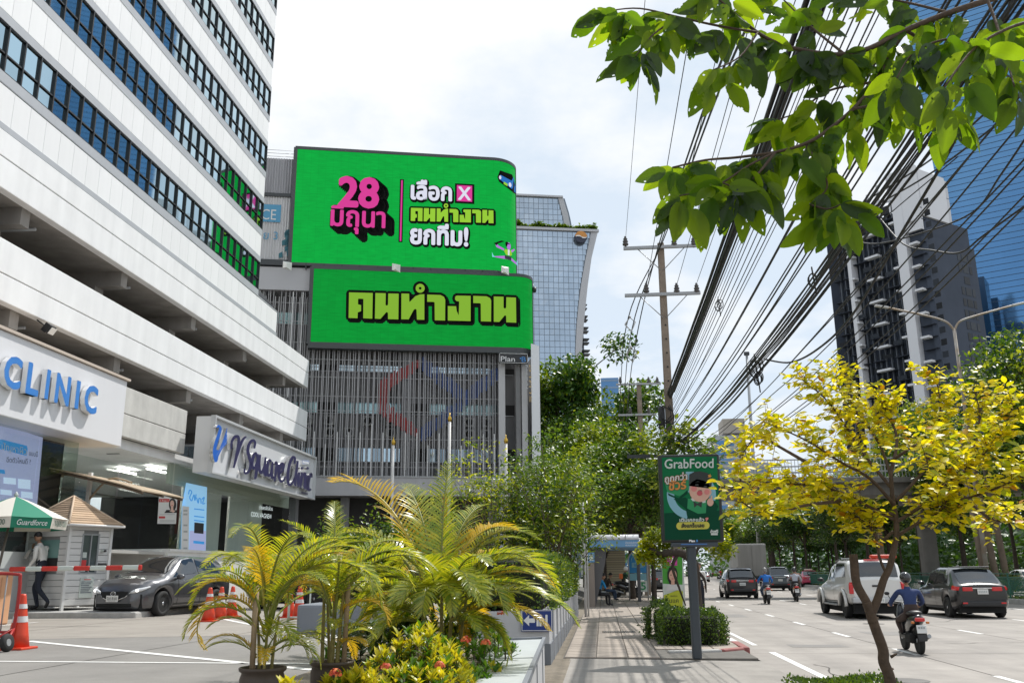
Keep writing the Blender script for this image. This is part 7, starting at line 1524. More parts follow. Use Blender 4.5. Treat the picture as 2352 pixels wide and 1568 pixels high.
def seated(name, label, loc, rz, top, legs, hz=.46, cap=None, lean=.12, helmet=None, arms='lap', sleeve=False, group=None):
    t = thing(name, label, 'person', loc, rz)
    J = {'pelvis': ((0, 0, hz + .09), (.14, .11)), 'spine': ((0, lean * .3, hz + .26), (.125, .10)), 'chest': ((0, lean, hz + .48), (.15, .105)), 'neck': ((0, lean * 1.5, hz + .64), .052), 'skull': ((0, lean * 1.9, hz + .71), .052)}
    for k, s in (('l', 1), ('r', -1)):
        J['sh' + k] = ((.19 * s, lean, hz + .56), .06); J['hip' + k] = ((.10 * s, .04, hz + .06), .095); J['kn' + k] = ((.12 * s, .44, hz + .04), .065); J['an' + k] = ((.12 * s, .46, .10), .043); J['to' + k] = ((.12 * s, .62, .045), .04)
        if arms == 'lap': J['el' + k] = ((.23 * s, lean + .10, hz + .30), .045); J['wr' + k] = ((.08 * s, lean + .30, hz + .30), .032)
        else: J['el' + k] = ((.27 * s, lean + .20, hz + .36), .047); J['wr' + k] = ((.27 * s, lean + .44, hz + .40), .034)
    person_std(J, top, legs, parent=t, long_sleeve=sleeve); head(t, (0, lean * 1.9 + .03, hz + .81), 0, -.3 if arms == 'lap' else -.1, helmet=helmet, cap=cap)
    for k, s in (('l', 1), ('r', -1)): hand(t, V(J['wr' + k][0]), (0, 1, .1 if arms == 'lap' else -.1), (-s, 0, 0))
    return t
b0 = on_z(1376, 1392, .13); seated('person', 'seated person in a cyan shirt and dark trousers waiting at the bus stop', (b0.x, b0.y + .2, .13), R(-60), cshirt, blk, .44)
b1 = on_z(1392, 1380, .13); seated('person', 'seated person in grey jeans just behind the one in the cyan shirt', (b1.x + .03, b1.y + .6, .13), R(-70), brown_c, jean, .44)
for px, py, lab in ((1374, 1390, 'low stool under the person in the cyan shirt'), (1390, 1378, 'low stool under the person in jeans')):
    p = on_z(px, py, .13); t = thing('stool', lab, 'stool', (p.x, p.y + .35, .13)); q = MB(); q.rbox((0, 0, .41), (.38, .30, .05), .015); q.build('seat', M('stool_white', (.55, .62, .68), .5), t)
    for sx in (-1, 1):
        for sy in (-1, 1): q = MB(); q.tube([(sx * .16, sy * .12, .4), (sx * .18, sy * .14, 0)], .016, 5); q.build('leg', grey_metal, t)
p = on_z(1611, 1400, .13); t = thing('person', 'pedestrian in white shirt and dark trousers half hidden by the advert pole', 'person', (p.x, p.y, .13), R(170))
J = {'pelvis': ((0, 0, .94), (.13, .10)), 'spine': ((0, 0, 1.10), (.12, .095)), 'chest': ((0, .0, 1.30), (.145, .10)), 'neck': ((0, .02, 1.47), .05), 'skull': ((0, .03, 1.54), .05), 'shl': ((.18, 0, 1.39), .058), 'ell': ((.22, -.03, 1.12), .044), 'wrl': ((.21, .08, .88), .032), 'shr': ((-.18, 0, 1.39), .058), 'elr': ((-.22, .02, 1.12), .044), 'wrr': ((-.21, .12, .90), .032), 'hipl': ((.09, 0, .88), .092), 'knl': ((.09, .12, .50), .062), 'anl': ((.09, .12, .10), .042), 'tol': ((.09, .27, .04), .038), 'hipr': ((-.09, 0, .88), .092), 'knr': ((-.09, .02, .48), .062), 'anr': ((-.09, -.18, .12), .042), 'tor': ((-.09, -.06, .04), .038)}
person_std(J, wshirt, navy_c, parent=t); head(t, (0, .05, 1.63)); hand(t, J['wrl'][0], (0, .2, -1), (-1, 0, 0)); hand(t, J['wrr'][0], (0, .2, -1), (1, 0, 0))
def scooter(name, label, loc, rz, col, light=lamp_red, box=False):
    t = thing(name, label, 'scooter', loc, rz); bm_ = paint('scooter_' + label.split()[0], col, .2)
    for y, nm in ((-.62, 'rear_wheel'), (.62, 'front_wheel')):
        q = MB(); rot = Matrix.Rotation(R(90), 3, 'Y'); q.lathe([(.20, -.045), (.27, -.05), (.285, -.02), (.285, .02), (.27, .05), (.20, .045)], 24, (0, 0, 0), 0, rot); w = q.build(nm, rubber, t, loc=(0, y, .285)); q = MB()
        for a in range(6): A = Matrix.Rotation(pi * a / 3, 3, 'X'); q.tube([A @ V((0, 0, .03)), A @ V((0, 0, .21))], .014, 5)
        q.lathe([(.05, -.07), (.05, .07)], 10, mat=rot); q.build('rim', grey_metal, w)
    def ov(y, z, w, h): return [V((w * cos(2 * pi * i / 12), y, z + h * sin(2 * pi * i / 12))) for i in range(12)]
    q = MB(); q.loft([ov(-.80, .74, .05, .05), ov(-.74, .72, .12, .10), ov(-.45, .66, .17, .15), ov(-.15, .56, .16, .16), ov(.02, .46, .13, .12)]); q.build('tail_fairing', bm_, t)
    q = MB(); q.loft([ov(-.72, .84, .11, .03), ov(-.5, .85, .15, .05), ov(-.1, .80, .13, .06), ov(.12, .78, .09, .04)]); q.build('seat', black_plastic, t)
    q = MB(); q.rbox((0, .15, .33), (.28, .55, .10), .03); q.build('footboard', black_plastic, t); q = MB(); q.loft([ov(.30, .40, .17, .10), ov(.42, .62, .20, .20), ov(.50, .86, .15, .14), ov(.52, .98, .10, .06)]); q.build('leg_shield', bm_, t)
    q = MB(); q.tube([(0, .62, .29), (0, .50, .8), (0, .46, 1.0)], .03, 6); q.build('fork', grey_metal, t); q = MB(); q.tube([(-.34, .30, 1.03), (-.2, .42, 1.05), (0, .46, 1.02), (.2, .42, 1.05), (.34, .30, 1.03)], .018, 6); q.build('handlebar', black_plastic, t)
    for sd in (-1, 1): q = MB(); q.tube([(sd * .25, .36, 1.04), (sd * .32, .38, 1.20)], .008, 5); q.ell((sd * .34, .37, 1.23), (.06, .015, .04), 0, 8, 5); q.build('mirror', black_plastic, t)
    q = MB(); q.loft([ov(-.86, .56, .09, .02), ov(-.92, .40, .10, .02), ov(-.94, .30, .09, .02)]); q.build('rear_fender', black_plastic, t); q = MB(); q.rbox((0, -.86, .72), (.20, .06, .08), .02); q.build('tail_lamp', light, t)
    q = MB(); q.rbox((0, -.93, .53), (.20, .01, .17), .004, rot=Matrix.Rotation(-.25, 3, 'X'), seg=1); pl = q.build('number_plate', plate_m, t); q = MB()
    for i in range(3): q.box(-.07 + .05 * i, -.035 + .05 * i, -.943, -.938, .54, .58)
    q.build('lettering', pr_grey, pl); q = MB(); q.tube([(.16, -.25, .25), (.18, -.75, .38)], .045, 8); q.build('exhaust', grey_metal, t); q = MB(); q.rbox((-.12, -.42, .32), (.14, .5, .2), .05); q.build('engine', under, t)
    for sd in (-1, 1): q = MB(); q.rbox((sd * .15, -.86, .66), (.07, .05, .05), .015); q.build('indicator', lamp_amber, t)
    return t
def rider(label, loc, rz, top, legs, hel, y0=0., hz=.69, arms=True):
    t = thing('person', label, 'person', loc, rz); J = {'pelvis': ((0, -.25 + y0, hz + .13), (.15, .12)), 'spine': ((0, -.22 + y0, hz + .30), (.14, .11)), 'chest': ((0, -.14 + y0, hz + .52), (.165, .115)), 'neck': ((0, -.07 + y0, hz + .68), .055), 'skull': ((0, -.04 + y0, hz + .75), .055)}
    for k, s in (('l', 1), ('r', -1)):
        J['sh' + k] = ((.205 * s, -.13 + y0, hz + .60), .068); J['el' + k] = ((.34 * s, .08 + y0, hz + .36), .052); J['wr' + k] = ((.30 * s, .27 + y0 * .3, hz + .28) if arms else (.14 * s, .12 + y0, hz + .30), .036); J['hip' + k] = ((.11 * s, -.2 + y0, hz + .08), .10); J['kn' + k] = ((.20 * s, .22 + y0, hz - .04), .072); J['an' + k] = ((.17 * s, .10 + y0, .42 if arms else .36), .046); J['to' + k] = ((.17 * s, .28 + y0, .39 if arms else .33), .042)
    person_std(J, top, legs, parent=t); head(t, (0, -.02 + y0, hz + .86), helmet=hel, r=.11, hair=hel is None)
    for k, s in (('l', 1), ('r', -1)): hand(t, V(J['wr' + k][0]), (s * .1, 1, -.1), (-s, 0, 0))
    return t
hb = M('helmet_black', (.015, .015, .016), .2, coat=.8); hg = M('helmet_grey', (.22, .21, .20), .3, coat=.6); hw = M('helmet_white', (.7, .7, .7), .4)
for (px, py), lab, rl, col, top, legs, hel, tl_, rz in (((2128, 1504), 'black scooter nearest the camera beside the white pickup', 'rider in a navy jacket and black helmet on the nearest scooter', (.015, .015, .017), dshirt, brown_c, hb, lamp_red, -4), ((1768, 1387), 'silver and red scooter carrying the rider in bright blue', 'rider in a bright blue jacket and grey helmet', (.34, .30, .30), bshirt, jean, hg, lamp_red, -2), ((1836, 1381), 'dark red scooter carrying the rider in a pale grey shirt', 'rider in a pale grey shirt in front of a passenger', (.05, .02, .02), gshirt, blk, hb, lamp_red, -6)):
    a = on_z(px, py, 0); loc = (a.x, a.y + .75, 0); sr_ = scooter('scooter', lab, loc, R(rz), col, tl_), rider(rl, loc, R(rz), top, legs, hel)
    for o_ in sr_:
        if px > 2000: o_.scale = (.9,) * 3
a = on_z(1836, 1381, 0); rider('bareheaded passenger in brown sitting behind the grey shirted rider', (a.x + .12, a.y + 1.15, 0), R(-6), M('shirt_brown', (.22, .11, .08), .8), brown_c, None, y0=-.05, hz=.75, arms=False)
a = on_z(1657, 1328, 0); loc = (a.x, a.y + .7, 0); scooter('scooter', 'red scooter far ahead beside the silver sedan', loc, R(-5), (.4, .02, .02)); rider('far rider in a red jacket ahead of the silver sedan', loc, R(-5), red_c, blk, hb)
p = on_z(1440, 1372, .13); sc_ = scooter('scooter', 'black delivery scooter parked crosswise beside the bus shelter', (p.x + .05, p.y + .5, .13), R(-75), (.02, .02, .022)); rider('courier in a green and orange jacket with white cap on the parked scooter', (p.x + .05, p.y + .55, .13), R(-75), green_c, blk, hw, hz=.69)
q = MB(); q.rbox((0, -.34, 1.16), (.34, .16, .30), .05); q.build('vest', orange_c, thing('backpack', 'orange pack worn by the courier on the parked scooter', 'backpack', (p.x + .05, p.y + .55, .13), R(-75)))
for i, (x, y, m_, lab) in enumerate(((30.0, 63, green_c, 'far rider in green beyond the railing at the right'), (26.4, 60, M('vest_yellow', (.6, .45, .03), .7), 'far rider in yellow beyond the railing left of the black car'))):
    scooter('scooter', lab.replace('rider', 'scooter'), (x, y, 0), R(180), (.05, .05, .06)); rider(lab, (x, y, 0), R(180), m_, blk, hw)
# ================================================================ planters and bench
fine_w = M('planter_white', (.56, .56, .57), .6, stain=.10, var=.05); fine_g = M('planter_grey', (.20, .215, .24), .65, stain=.1); bench_m = M('bench_top', (.55, .58, .58), .42, var=.06, vscale=5, stain=.05)
zt = .69; A = on_z(1250, 1466, zt); B = on_z(1208, 1568, zt); Cc = on_z(1146, 1470, zt); Dd = on_z(1066, 1568, zt); B2_ = A + (B - A) * 2.2; D2 = Cc + (Dd - Cc) * 2.2
bn = thing('stone_bench', 'pale stone bench planter with a panelled top along the pavement', 'bench', (A.x, A.y, .1)); off = -V((A.x, A.y, .1))
N = 4
for i in range(N):
    t0, t1 = i / N + .004, (i + 1) / N - .004; q = MB(); P_ = [A.lerp(B2_, t0), A.lerp(B2_, t1), Cc.lerp(D2, t1), Cc.lerp(D2, t0)]
    q.add([p + off for p in P_] + [p + off - V((0, 0, .05)) for p in P_], [(0, 3, 2, 1), (4, 5, 6, 7), (0, 1, 5, 4), (1, 2, 6, 5), (2, 3, 7, 6), (3, 0, 4, 7)]); q.build('top_panel', bench_m, bn)
q = MB(); d_ = (B2_ - A).normalized()
for pa, pb, w in ((A, B2_, .022), (A, Cc, .03)):
    u = (pb - pa); n_ = u.normalized(); s_ = V((-n_.y, n_.x, 0)) * w; q.add([pa + off - s_ + V((0, 0, z)) for z in (-.03, .028)] + [pa + off + s_ + V((0, 0, z)) for z in (-.03, .028)] + [pb + off - s_ + V((0, 0, z)) for z in (-.03, .028)] + [pb + off + s_ + V((0, 0, z)) for z in (-.03, .028)], [(0, 1, 3, 2), (4, 6, 7, 5), (1, 5, 7, 3), (0, 4, 5, 1), (2, 3, 7, 6)])
q.build('rim', fine_g, bn)
q = MB(); nr = V((.012, 0, 0)); lo_ = lambda p: V((p.x, p.y, .06));
for pa, pb in ((A, B2_), (Cc, A)):
    q.add([lo_(pa) + off, lo_(pb) + off, pb + off - V((0, 0, .052)), pa + off - V((0, 0, .052))], [(0, 1, 2, 3)])
q.build('side', fine_w, bn)
for i in range(6): p = A.lerp(B2_, (i + .5) / 6 ); q = MB(); q.cbox(p + off + V((.004, 0, -.32)), (.012, .015, .55)); q.build('side_joint', fine_g, bn)
pl = thing('planter', 'long painted planter wall carrying the clipped hedge', 'planter', (0, 0, 0))
q = MB(); q.box(-2.6, -.92, 15.6, 15.75, .44, .955); q.box(-1.07, -.92, 15.75, 33, .44, .955); q.build('wall', fine_w, pl); q = MB(); q.box(-2.6, -.90, 15.57, 15.75, .05, .438); q.box(-1.07, -.90, 15.75, 33, .05, .438); q.build('base', fine_g, pl); q = MB(); q.box(-2.6, -1.09, 15.77, 33, .3, .94); q.build('soil', earth, pl)
for i in range(12): q = MB(); q.box(-.925, -.885, 16.6 + 1.4 * i, 16.64 + 1.4 * i, .06, .97); q.build('joint', fine_w, pl)
a = on_y(1197, 1449, 15.56); b = on_y(1269, 1399, 15.56); sg = thing('direction_sign', 'blue sign with a white arrow and the word IN on the planter end', 'sign', (0, 15.56, 0)); f = frame((0, 0, 0), (1, 0, 0), y=(0, 0, 1))
q = MB(); rect(q, f, a.x, b.x, a.z, b.z, z=.012); q.build('panel', M('sign_navy', (.018, .045, .22), .4), sg); w, h = b.x - a.x, b.z - a.z
q = MB()
for x0, x1, z0, z1 in ((.02, .98, .03, .055), (.02, .98, .945, .97), (.02, .04, .055, .945), (.96, .98, .055, .945)): rect(q, f, a.x + w * x0, a.x + w * x1, a.z + h * z0, a.z + h * z1, z=.016)
q.build('border', white_flat, sg); q = MB(); letter(q, 'IN', f, a.x + w * .50, a.z + h * .25, h=h * .5, w=w * .33, z=.016, stamp=.006, bold=.02); q.build('lettering', white_flat, sg)
q = MB(); poly(q, f, [(a.x + w * .08, a.z + h * .5), (a.x + w * .26, a.z + h * .76), (a.x + w * .26, a.z + h * .60), (a.x + w * .44, a.z + h * .60), (a.x + w * .44, a.z + h * .40), (a.x + w * .26, a.z + h * .40), (a.x + w * .26, a.z + h * .24)], z=.016); q.build('arrow', white_flat, sg)
q = MB(); q.rbox((-2.0, 9.5, .40), (2.0, 8.5, .5), .05); q.build('soil', earth, thing('planting_bed', 'raised soil bed under the palms and flowering bush', 'planting bed', (0, 0, 0)))
q = MB(); q.rbox((-4.6, 16.5, .62), (1.5, 1.2, .9), .05); q.build('wall', fine_g, thing('planter', 'grey kerb block half hidden behind the potted palm', 'planter', (0, 0, 0)))
# ================================================================ advert board on its pole
ab0 = on_z(1603, 1513, .12); YB = ab0.y; ab = thing('advert_board', 'black framed green food delivery poster on a dark pole beside the hedge', 'advert board', (0, 0, 0))
TL, TR, BRc, BLc = (on_y(x, y, YB) for x, y in ((1512, 1045), (1652, 1041), (1663, 1243), (1520, 1246)))
x0, x1, z0, z1 = (TL.x + BLc.x) / 2, (TR.x + BRc.x) / 2, (BLc.z + BRc.z) / 2, (TL.z + TR.z) / 2; cx = (x0 + x1) / 2
q = MB(); q.rbox((cx, YB + .11, (z0 + z1) / 2), (x1 - x0, .22, z1 - z0), .025); q.build('case', M('case_black', (.014, .016, .015), .35), ab)
q = MB(); q.rbox((ab0.x, YB + .12, z0 / 2 + .06), (.16, .16, z0 - .1), .03); q.build('pole', M('pole_grey', (.045, .055, .065), .45), ab); q = MB(); q.rbox((cx + .02, YB + .1, z0 - .04), (.82, .2, .08), .015); q.build('bracket', M('pole_grey', (.05, .06, .07)), ab); q = MB(); q.box(cx - .22, cx + .24, YB - .012, YB - .002, z0 - .045, z0 - .025); q.build('blue_strip', M('strip_blue', (.06, .16, .40), .4), ab)
pg = M('poster_green', (.008, .15, .055), .6, spec=.12, var=.12, vscale=1.1); pg2 = M('poster_green_light', (.04, .27, .11), .6, spec=.12); pgd = M('poster_green_deep', (.004, .06, .03), .6, spec=.12); p_cyan = M('poster_cyan', (.20, .42, .50), .4, coat=.12); p_w = M('poster_print_white', (.55, .60, .56), .4, coat=.12); p_or = M('poster_orange', (.62, .25, .03), .4, coat=.12); p_rd = M('poster_redbrown', (.30, .08, .03), .3); p_yl = M('poster_yellow', (.55, .50, .06), .4, coat=.12); p_fc = M('poster_face', (.62, .36, .27), .4, coat=.1); p_ck = M('poster_cheek', (.62, .20, .18), .4); p_lip = M('poster_lips', (.50, .07, .09), .4); p_bk = M('poster_ink', (.015, .02, .018), .4)
PB = Pix(1600, 1090, 6.03, (0, YB, 0), (0, -1, 0));
class PixL(Pix): pass
def pt_(nm, mt, fn): q = MB(); fn(q); return q.build(nm, mt, ab)
pt_('poster', pg, lambda q: poly(q, PB, [(125, 180), (938, 163), (992, 1388), (176, 1396)], z=.006))
pt_('poster_shape', pgd, lambda q: (poly(q, PB, [(165, 1000), (975, 960), (992, 1388), (176, 1396)], z=.008)))
def arc(cx_, cy, r, r2, a0, a1, n=22): return [(cx_ + r * cos(a0 + (a1 - a0) * i / n), cy + r * sin(a0 + (a1 - a0) * i / n)) for i in range(n + 1)] + [(cx_ + r2 * cos(a1 - (a1 - a0) * i / n), cy + r2 * sin(a1 - (a1 - a0) * i / n)) for i in range(n + 1)]
pt_('poster_shape', p_cyan, lambda q: (poly(q, PB, arc(560, 730, 360, 250, R(100), R(190)), z=.010), poly(q, PB, arc(580, 730, 345, 250, R(-35), R(15)), z=.010), poly(q, PB, [(480, 390), (600, 388), (700, 560), (520, 700), (480, 600)], z=.0098)))
pt_('poster_shape', pg2, lambda q: poly(q, PB, [(165, 540), (525, 510), (525, 665), (385, 750), (205, 690)], z=.012))
pt_('poster_shape', pgd, lambda q: poly(q, PB, [(215, 705), (375, 780), (505, 655), (505, 715), (380, 805), (225, 740)], z=.013))
pt_('child_jacket', pgd, lambda q: poly(q, PB, [(300, 790), (480, 770), (560, 850), (760, 850), (900, 820), (960, 900), (900, 1040), (500, 1050), (480, 940)], z=.014))
pt_('child_vest', pg2, lambda q: poly(q, PB, [(510, 785), (600, 800), (700, 850), (790, 800), (775, 1000), (660, 1010), (500, 930)], z=.016))
pt_('child_collar', p_w, lambda q: (poly(q, PB, [(550, 785), (590, 780), (620, 825), (580, 822)], z=.018), poly(q, PB, [(715, 830), (770, 795), (770, 845), (730, 852)], z=.018)))
pt_('bow', p_bk, lambda q: (poly(q, PB, [(590, 820), (650, 860), (720, 830), (710, 920), (650, 880), (605, 920)], z=.019)))
pt_('child_face', p_fc, lambda q: (disc(q, PB, 690, 665, 160, 172, z=.020, n=26), disc(q, PB, 838, 690, 20, 40, z=.0195), disc(q, PB, 840, 840, 48, 58, z=.020), poly(q, PB, [(845, 800), (850, 745), (868, 740), (872, 800)], z=.021)))
pt_('child_cheek', p_ck, lambda q: (disc(q, PB, 600, 640, 44, 44, z=.0215), disc(q, PB, 790, 690, 40, 40, z=.0215)))
pt_('child_beret', p_bk, lambda q: (poly(q, PB, [(525, 600), (530, 430), (600, 395), (690, 385), (800, 410), (850, 470), (862, 560), (850, 640), (815, 560), (740, 520), (640, 500), (570, 540)], z=.023)))
pt_('child_eye', p_bk, lambda q: (disc(q, PB, 642, 585, 27, 14, z=.0235), disc(q, PB, 768, 612, 25, 14, z=.0235), poly(q, PB, [(610, 545), (660, 530), (690, 545), (660, 540)], z=.0236), poly(q, PB, [(750, 565), (790, 560), (815, 585), (790, 573)], z=.0236), disc(q, PB, 690, 672, 28, 10, z=.0235)))
pt_('child_mouth', p_lip, lambda q: (disc(q, PB, 684, 708, 42, 38, z=.024)))
pt_('star', p_or, lambda q: poly(q, PB, [(830 + (36 if i % 2 == 0 else 15) * cos(i * pi / 5), 455 + (36 if i % 2 == 0 else 15) * sin(i * pi / 5)) for i in range(10)], z=.025))
def ptext(nm, mt, s_, bx, z=.026, rim=None, rimmat=None, skew=0):
    v_, f_ = text2d(s_); m0 = min(a for a, b in v_); m1 = max(a for a, b in v_); n0 = min(b for a, b in v_); n1 = max(b for a, b in v_); X0, Y0, X1, Y1 = bx
    P_ = [(X0 + (a_ - m0) / (m1 - m0) * (X1 - X0), Y1 - (b_ - n0) / (n1 - n0) * (Y1 - Y0) + (a_ - m0) / (m1 - m0) * skew) for a_, b_ in v_]
    if rim:
        q = MB()
        for k in range(10): q.add([PB @ V((x + rim * cos(k * pi / 5), y + rim * sin(k * pi / 5), z - .002 - .0001 * k)) for x, y in P_], f_)
        q.build('lettering_rim', rimmat, ab)
    q = MB()
    for k, (dx, dy) in enumerate(((0, 0), (3, 0), (-3, 0), (0, 3), (0, -3))): q.add([PB @ V((x + dx, y + dy, z - .0001 * k)) for x, y in P_], f_)
    q.build(nm, mt, ab)
ptext('lettering', p_w, 'GrabFood', (168, 208, 886, 345), skew=-12)
ptext('lettering', p_w, 'ถูกกว่า', (170, 440, 495, 580), z=.029, rim=9, rimmat=p_rd, skew=-45)
ptext('lettering', p_or, 'ชัวร์', (232, 520, 480, 665), z=.029, rim=9, rimmat=p_rd, skew=-25)
pt_('yellow_pill', p_yl, lambda q: poly(q, PB, [(390 + 50 * cos(a_), 1190 + 55 * sin(a_)) for a_ in [R(90 + 15 * i) for i in range(13)]] + [(780 + 50 * cos(a_), 1180 + 55 * sin(a_)) for a_ in [R(-90 + 15 * i) for i in range(13)]], z=.012))
ptext('lettering', p_w, 'เติมเกลแล้ว', (388, 1070, 748, 1128), skew=-6); ptext('lettering', p_bk, 'สั่งแกร็บเลย', (415, 1150, 750, 1215), skew=-6); ptext('lettering', p_w, 'ส่งฟรี', (840, 1245, 955, 1290), skew=-4)
pt_('heart', p_ck, lambda q: poly(q, PB, [(765, 1075), (790, 1065), (812, 1068), (810, 1090), (780, 1125)], z=.026)); pt_('small_pill', p_w, lambda q: rect(q, PB, 850, 950, 1293, 1325, z=.02))
ptext('lettering', white_flat, 'Plan', (530, 1395, 612, 1425), z=.02); ptext('lettering', M('sign_blue', (.05, .25, .6)), 'B', (636, 1393, 656, 1425), z=.02)
# ================================================================ bus shelter, stop sign, campaign panels
sh = thing('bus_shelter', 'bus shelter with a rounded white roof edge and blue fascia', 'bus shelter', (0, 0, 0)); col_m = M('shelter_brown', (.26, .22, .19), .6, stain=.15); col_d = M('shelter_dark', (.11, .11, .115), .6); fb_ = M('fascia_blue', (.13, .30, .52), .4, stain=.05); rf_w = M('roof_white', (.68, .69, .71), .4)
q = MB(); q.loft([[V((x, 39 + .25 - .25 * cos(a_), 2.86 + .22 * sin(a_))) for a_ in [pi * i / 8 for i in range(5)]] + [V((x, 46, 3.08)), V((x, 46, 2.86))] for x in (-.68, 1.55)], smooth=True); q.build('roof', rf_w, sh)
for i in range(4): q = MB(); q.box(-.69 + .56 * i, -.67 + .56 * i, 38.985, 39.3, 2.86, 3.06); q.build('roof_joint', grey_metal, sh)
q = MB(); q.box(-.66, 1.53, 39.02, 45.9, 2.56, 2.855); q.build('fascia', fb_, sh); q = MB(); f = frame((0, 39.01, 0), (1, 0, 0), y=(0, 0, 1)); letter(q, 'ป้ายรถประจำทาง', f, .98, 2.70, h=.09, w=.5, z=.004); letter(q, 'BUS STOP', f, .98, 2.60, h=.06, w=.45, z=.004); q.build('lettering', white_flat, sh)
q = MB(); q.rbox((-.53, 39.2, 1.02), (.34, .3, 1.85), .02); q.build('column', col_m, sh); q = MB(); q.box(-.62, .10, 39.5, 39.7, .13, 2.56) if False else q.add([(-.66, 39.4, 2.56), (.18, 39.4, 2.56), (.10, 39.4, 1.9), (-.36, 39.4, .13), (-.66, 39.4, .13)], [(0, 4, 3, 2, 1)]); q.build('side_panel', col_d, sh)
for y in (39.4, 42.5, 45.5): q = MB(); q.rbox((1.72 if y > 44 else 1.42, y, 1.35) if y > 44 else (-.58, y, 1.35), (.16, .2, 2.45), .02); q.build('column', col_d, sh)
q = MB(); q.box(-.60, -.52, 39.9, 45.8, .4, 2.4); q.build('back_panel', glassmat('shelter_glass', (.75, .78, .78), .12), sh); q = MB(); q.box(-.62, -.34, 39.03, 39.06, 1.95, 2.35); q.build('route_panel', fb_, sh); q = MB(); q.box(-.57, -.39, 39.02, 39.03, 2.02, 2.26); q.build('route_text', p_w, sh)
q = MB(); q.rbox((-.2, 42.6, .58), (.36, 4.2, .05), .02); q.build('bench_seat', grey_metal, sh)
ss = on_z(1468, 1378, .13); st_s = thing('bus_stop_sign', 'round topped blue bus stop sign with a green number five', 'sign', (ss.x, ss.y, .13)); k_ = ss.y / 2060 ;
q = MB(); w_ = .47
q.tube([(-w_, 0, 0), (-w_, 0, 1.95)] + [(-w_ * cos(a_), 0, 1.98 + w_ * sin(a_)) for a_ in [pi * i / 12 for i in range(13)]] + [(w_, 0, 1.95), (w_, 0, 0)], .035, 6); q.build('frame', grey_metal, st_s)
f = frame((0, -.02, 0), (1, 0, 0), y=(0, 0, 1)); q = MB(); poly(q, f, [(w_ * .92 * cos(pi * i / 14), 1.98 + w_ * .92 * sin(pi * i / 14)) for i in range(15)] + [(-w_ * .92, 1.35), (w_ * .92, 1.35)], z=0); q.build('blue_panel', M('stop_blue', (.02, .22, .50), .4), st_s)
q = MB(); rect(q, f, -.30, .30, 1.62, 1.86, z=.006); q.tube([f @ V((.33 * cos(pi * i / 10), 1.92 + .36 * sin(pi * i / 10), .004)) for i in range(11)], .02, 4); rect(q, f, -w_ * .9, w_ * .9, .98, 1.32, z=.004); q.build('pictogram', p_cyan, st_s)
q = MB(); rect(q, f, .04, .44, .42, .96, z=.006); q.build('route_plate', p_w, st_s); q = MB(); letter(q, '5', f, .12, .52, h=.36, w=.24, z=.012, stamp=.01); q.build('lettering', M('num_green', (.02, .28, .10), .5), st_s); q = MB(); letter(q, 'BUS', f, -.18, 1.67, h=.13, w=.36, z=.012); q.build('lettering', M('stop_blue', (.02, .22, .5)), st_s)
YC = 25.5; PC = Pix(1420, 1280, 6.535, (0, YC, 0), (0, -1, 0)); cs_ = thing('campaign_sign', 'green campaign sign with a pink number two and a portrait, behind the hedge', 'sign', (0, 0, 0))
q = MB(); poly(q, PC, [(1312, 500), (1640, 510), (1645, 985), (1330, 970)], z=0); q.build('panel', M('camp_green', (.06, .30, .035), .5), cs_); q = MB(); poly(q, PC, [(1330, 970), (1645, 985), (1648, 1400), (1345, 1400)], z=0); q.build('panel', p_w, cs_)
q = MB(); poly(q, PC, [(1345, 1155), (1560, 1075), (1648, 1090), (1648, 1400), (1348, 1400)], z=.01); q.build('panel', M('camp_lime', (.42, .46, .02), .5), cs_)
q = MB(); rect(q, PC, 1390, 1560, 500, 680, z=.012); q.build('number_box', M('camp_pink', (.52, .06, .30), .5), cs_); v_, f_ = text2d('2'); q = MB(); q.add([PC @ V((1425 + a_ * 170, 668 - b_ * 190, .02)) for a_, b_ in v_], f_); q.build('lettering', white_flat, cs_)
q = MB(); poly(q, PC, [(1405, 900), (1400, 790), (1430, 715), (1490, 690), (1545, 725), (1565, 800), (1562, 900), (1575, 980), (1440, 980)], z=.014); q.build('hair', hair_m, cs_); q = MB(); disc(q, PC, 1488, 840, 62, 92, z=.018); rect(q, PC, 1462, 1516, 900, 985, z=.016); q.build('face', p_fc, cs_); q = MB(); disc(q, PC, 1460, 830, 14, 6, z=.021); disc(q, PC, 1512, 828, 14, 6, z=.021); disc(q, PC, 1486, 892, 20, 7, z=.021, mi=1); q.build('features', [p_bk, p_lip], cs_); q = MB(); poly(q, PC, [(1380, 1085), (1400, 990), (1470, 965), (1520, 965), (1600, 1000), (1610, 1080), (1560, 1075)], z=.013); q.build('blouse', M('blouse_white', (.6, .6, .6), .6), cs_)
for s_, bx in (('แคนดิเดต', (1450, 1150, 1560, 1180)), ('คืนแค', (1370, 1200, 1580, 1275)), ('กรุงเทพ', (1370, 1310, 1590, 1350))):
    v_, f_ = text2d(s_); m_ = max(a_ for a_, b_ in v_); q = MB(); q.add([PC @ V((bx[0] + a_ / m_ * (bx[2] - bx[0]), bx[3] - b_ / .75 * (bx[3] - bx[1]), .018)) for a_, b_ in v_], f_); q.build('lettering', p_bk, cs_)
ca, cb_ = PC @ V((1312, 500, 0)), PC @ V((1640, 510, 0)); q = MB()
for x_ in (ca.x, cb_.x): q.tube([(x_, YC + .03, .12), (x_, YC + .03, ca.z)], .02, 5)
q.build('frame', grey_metal, cs_); q = MB(); q.box(ca.x, cb_.x, YC + .01, YC + .03, .2, ca.z); q.build('back', p_w, cs_)
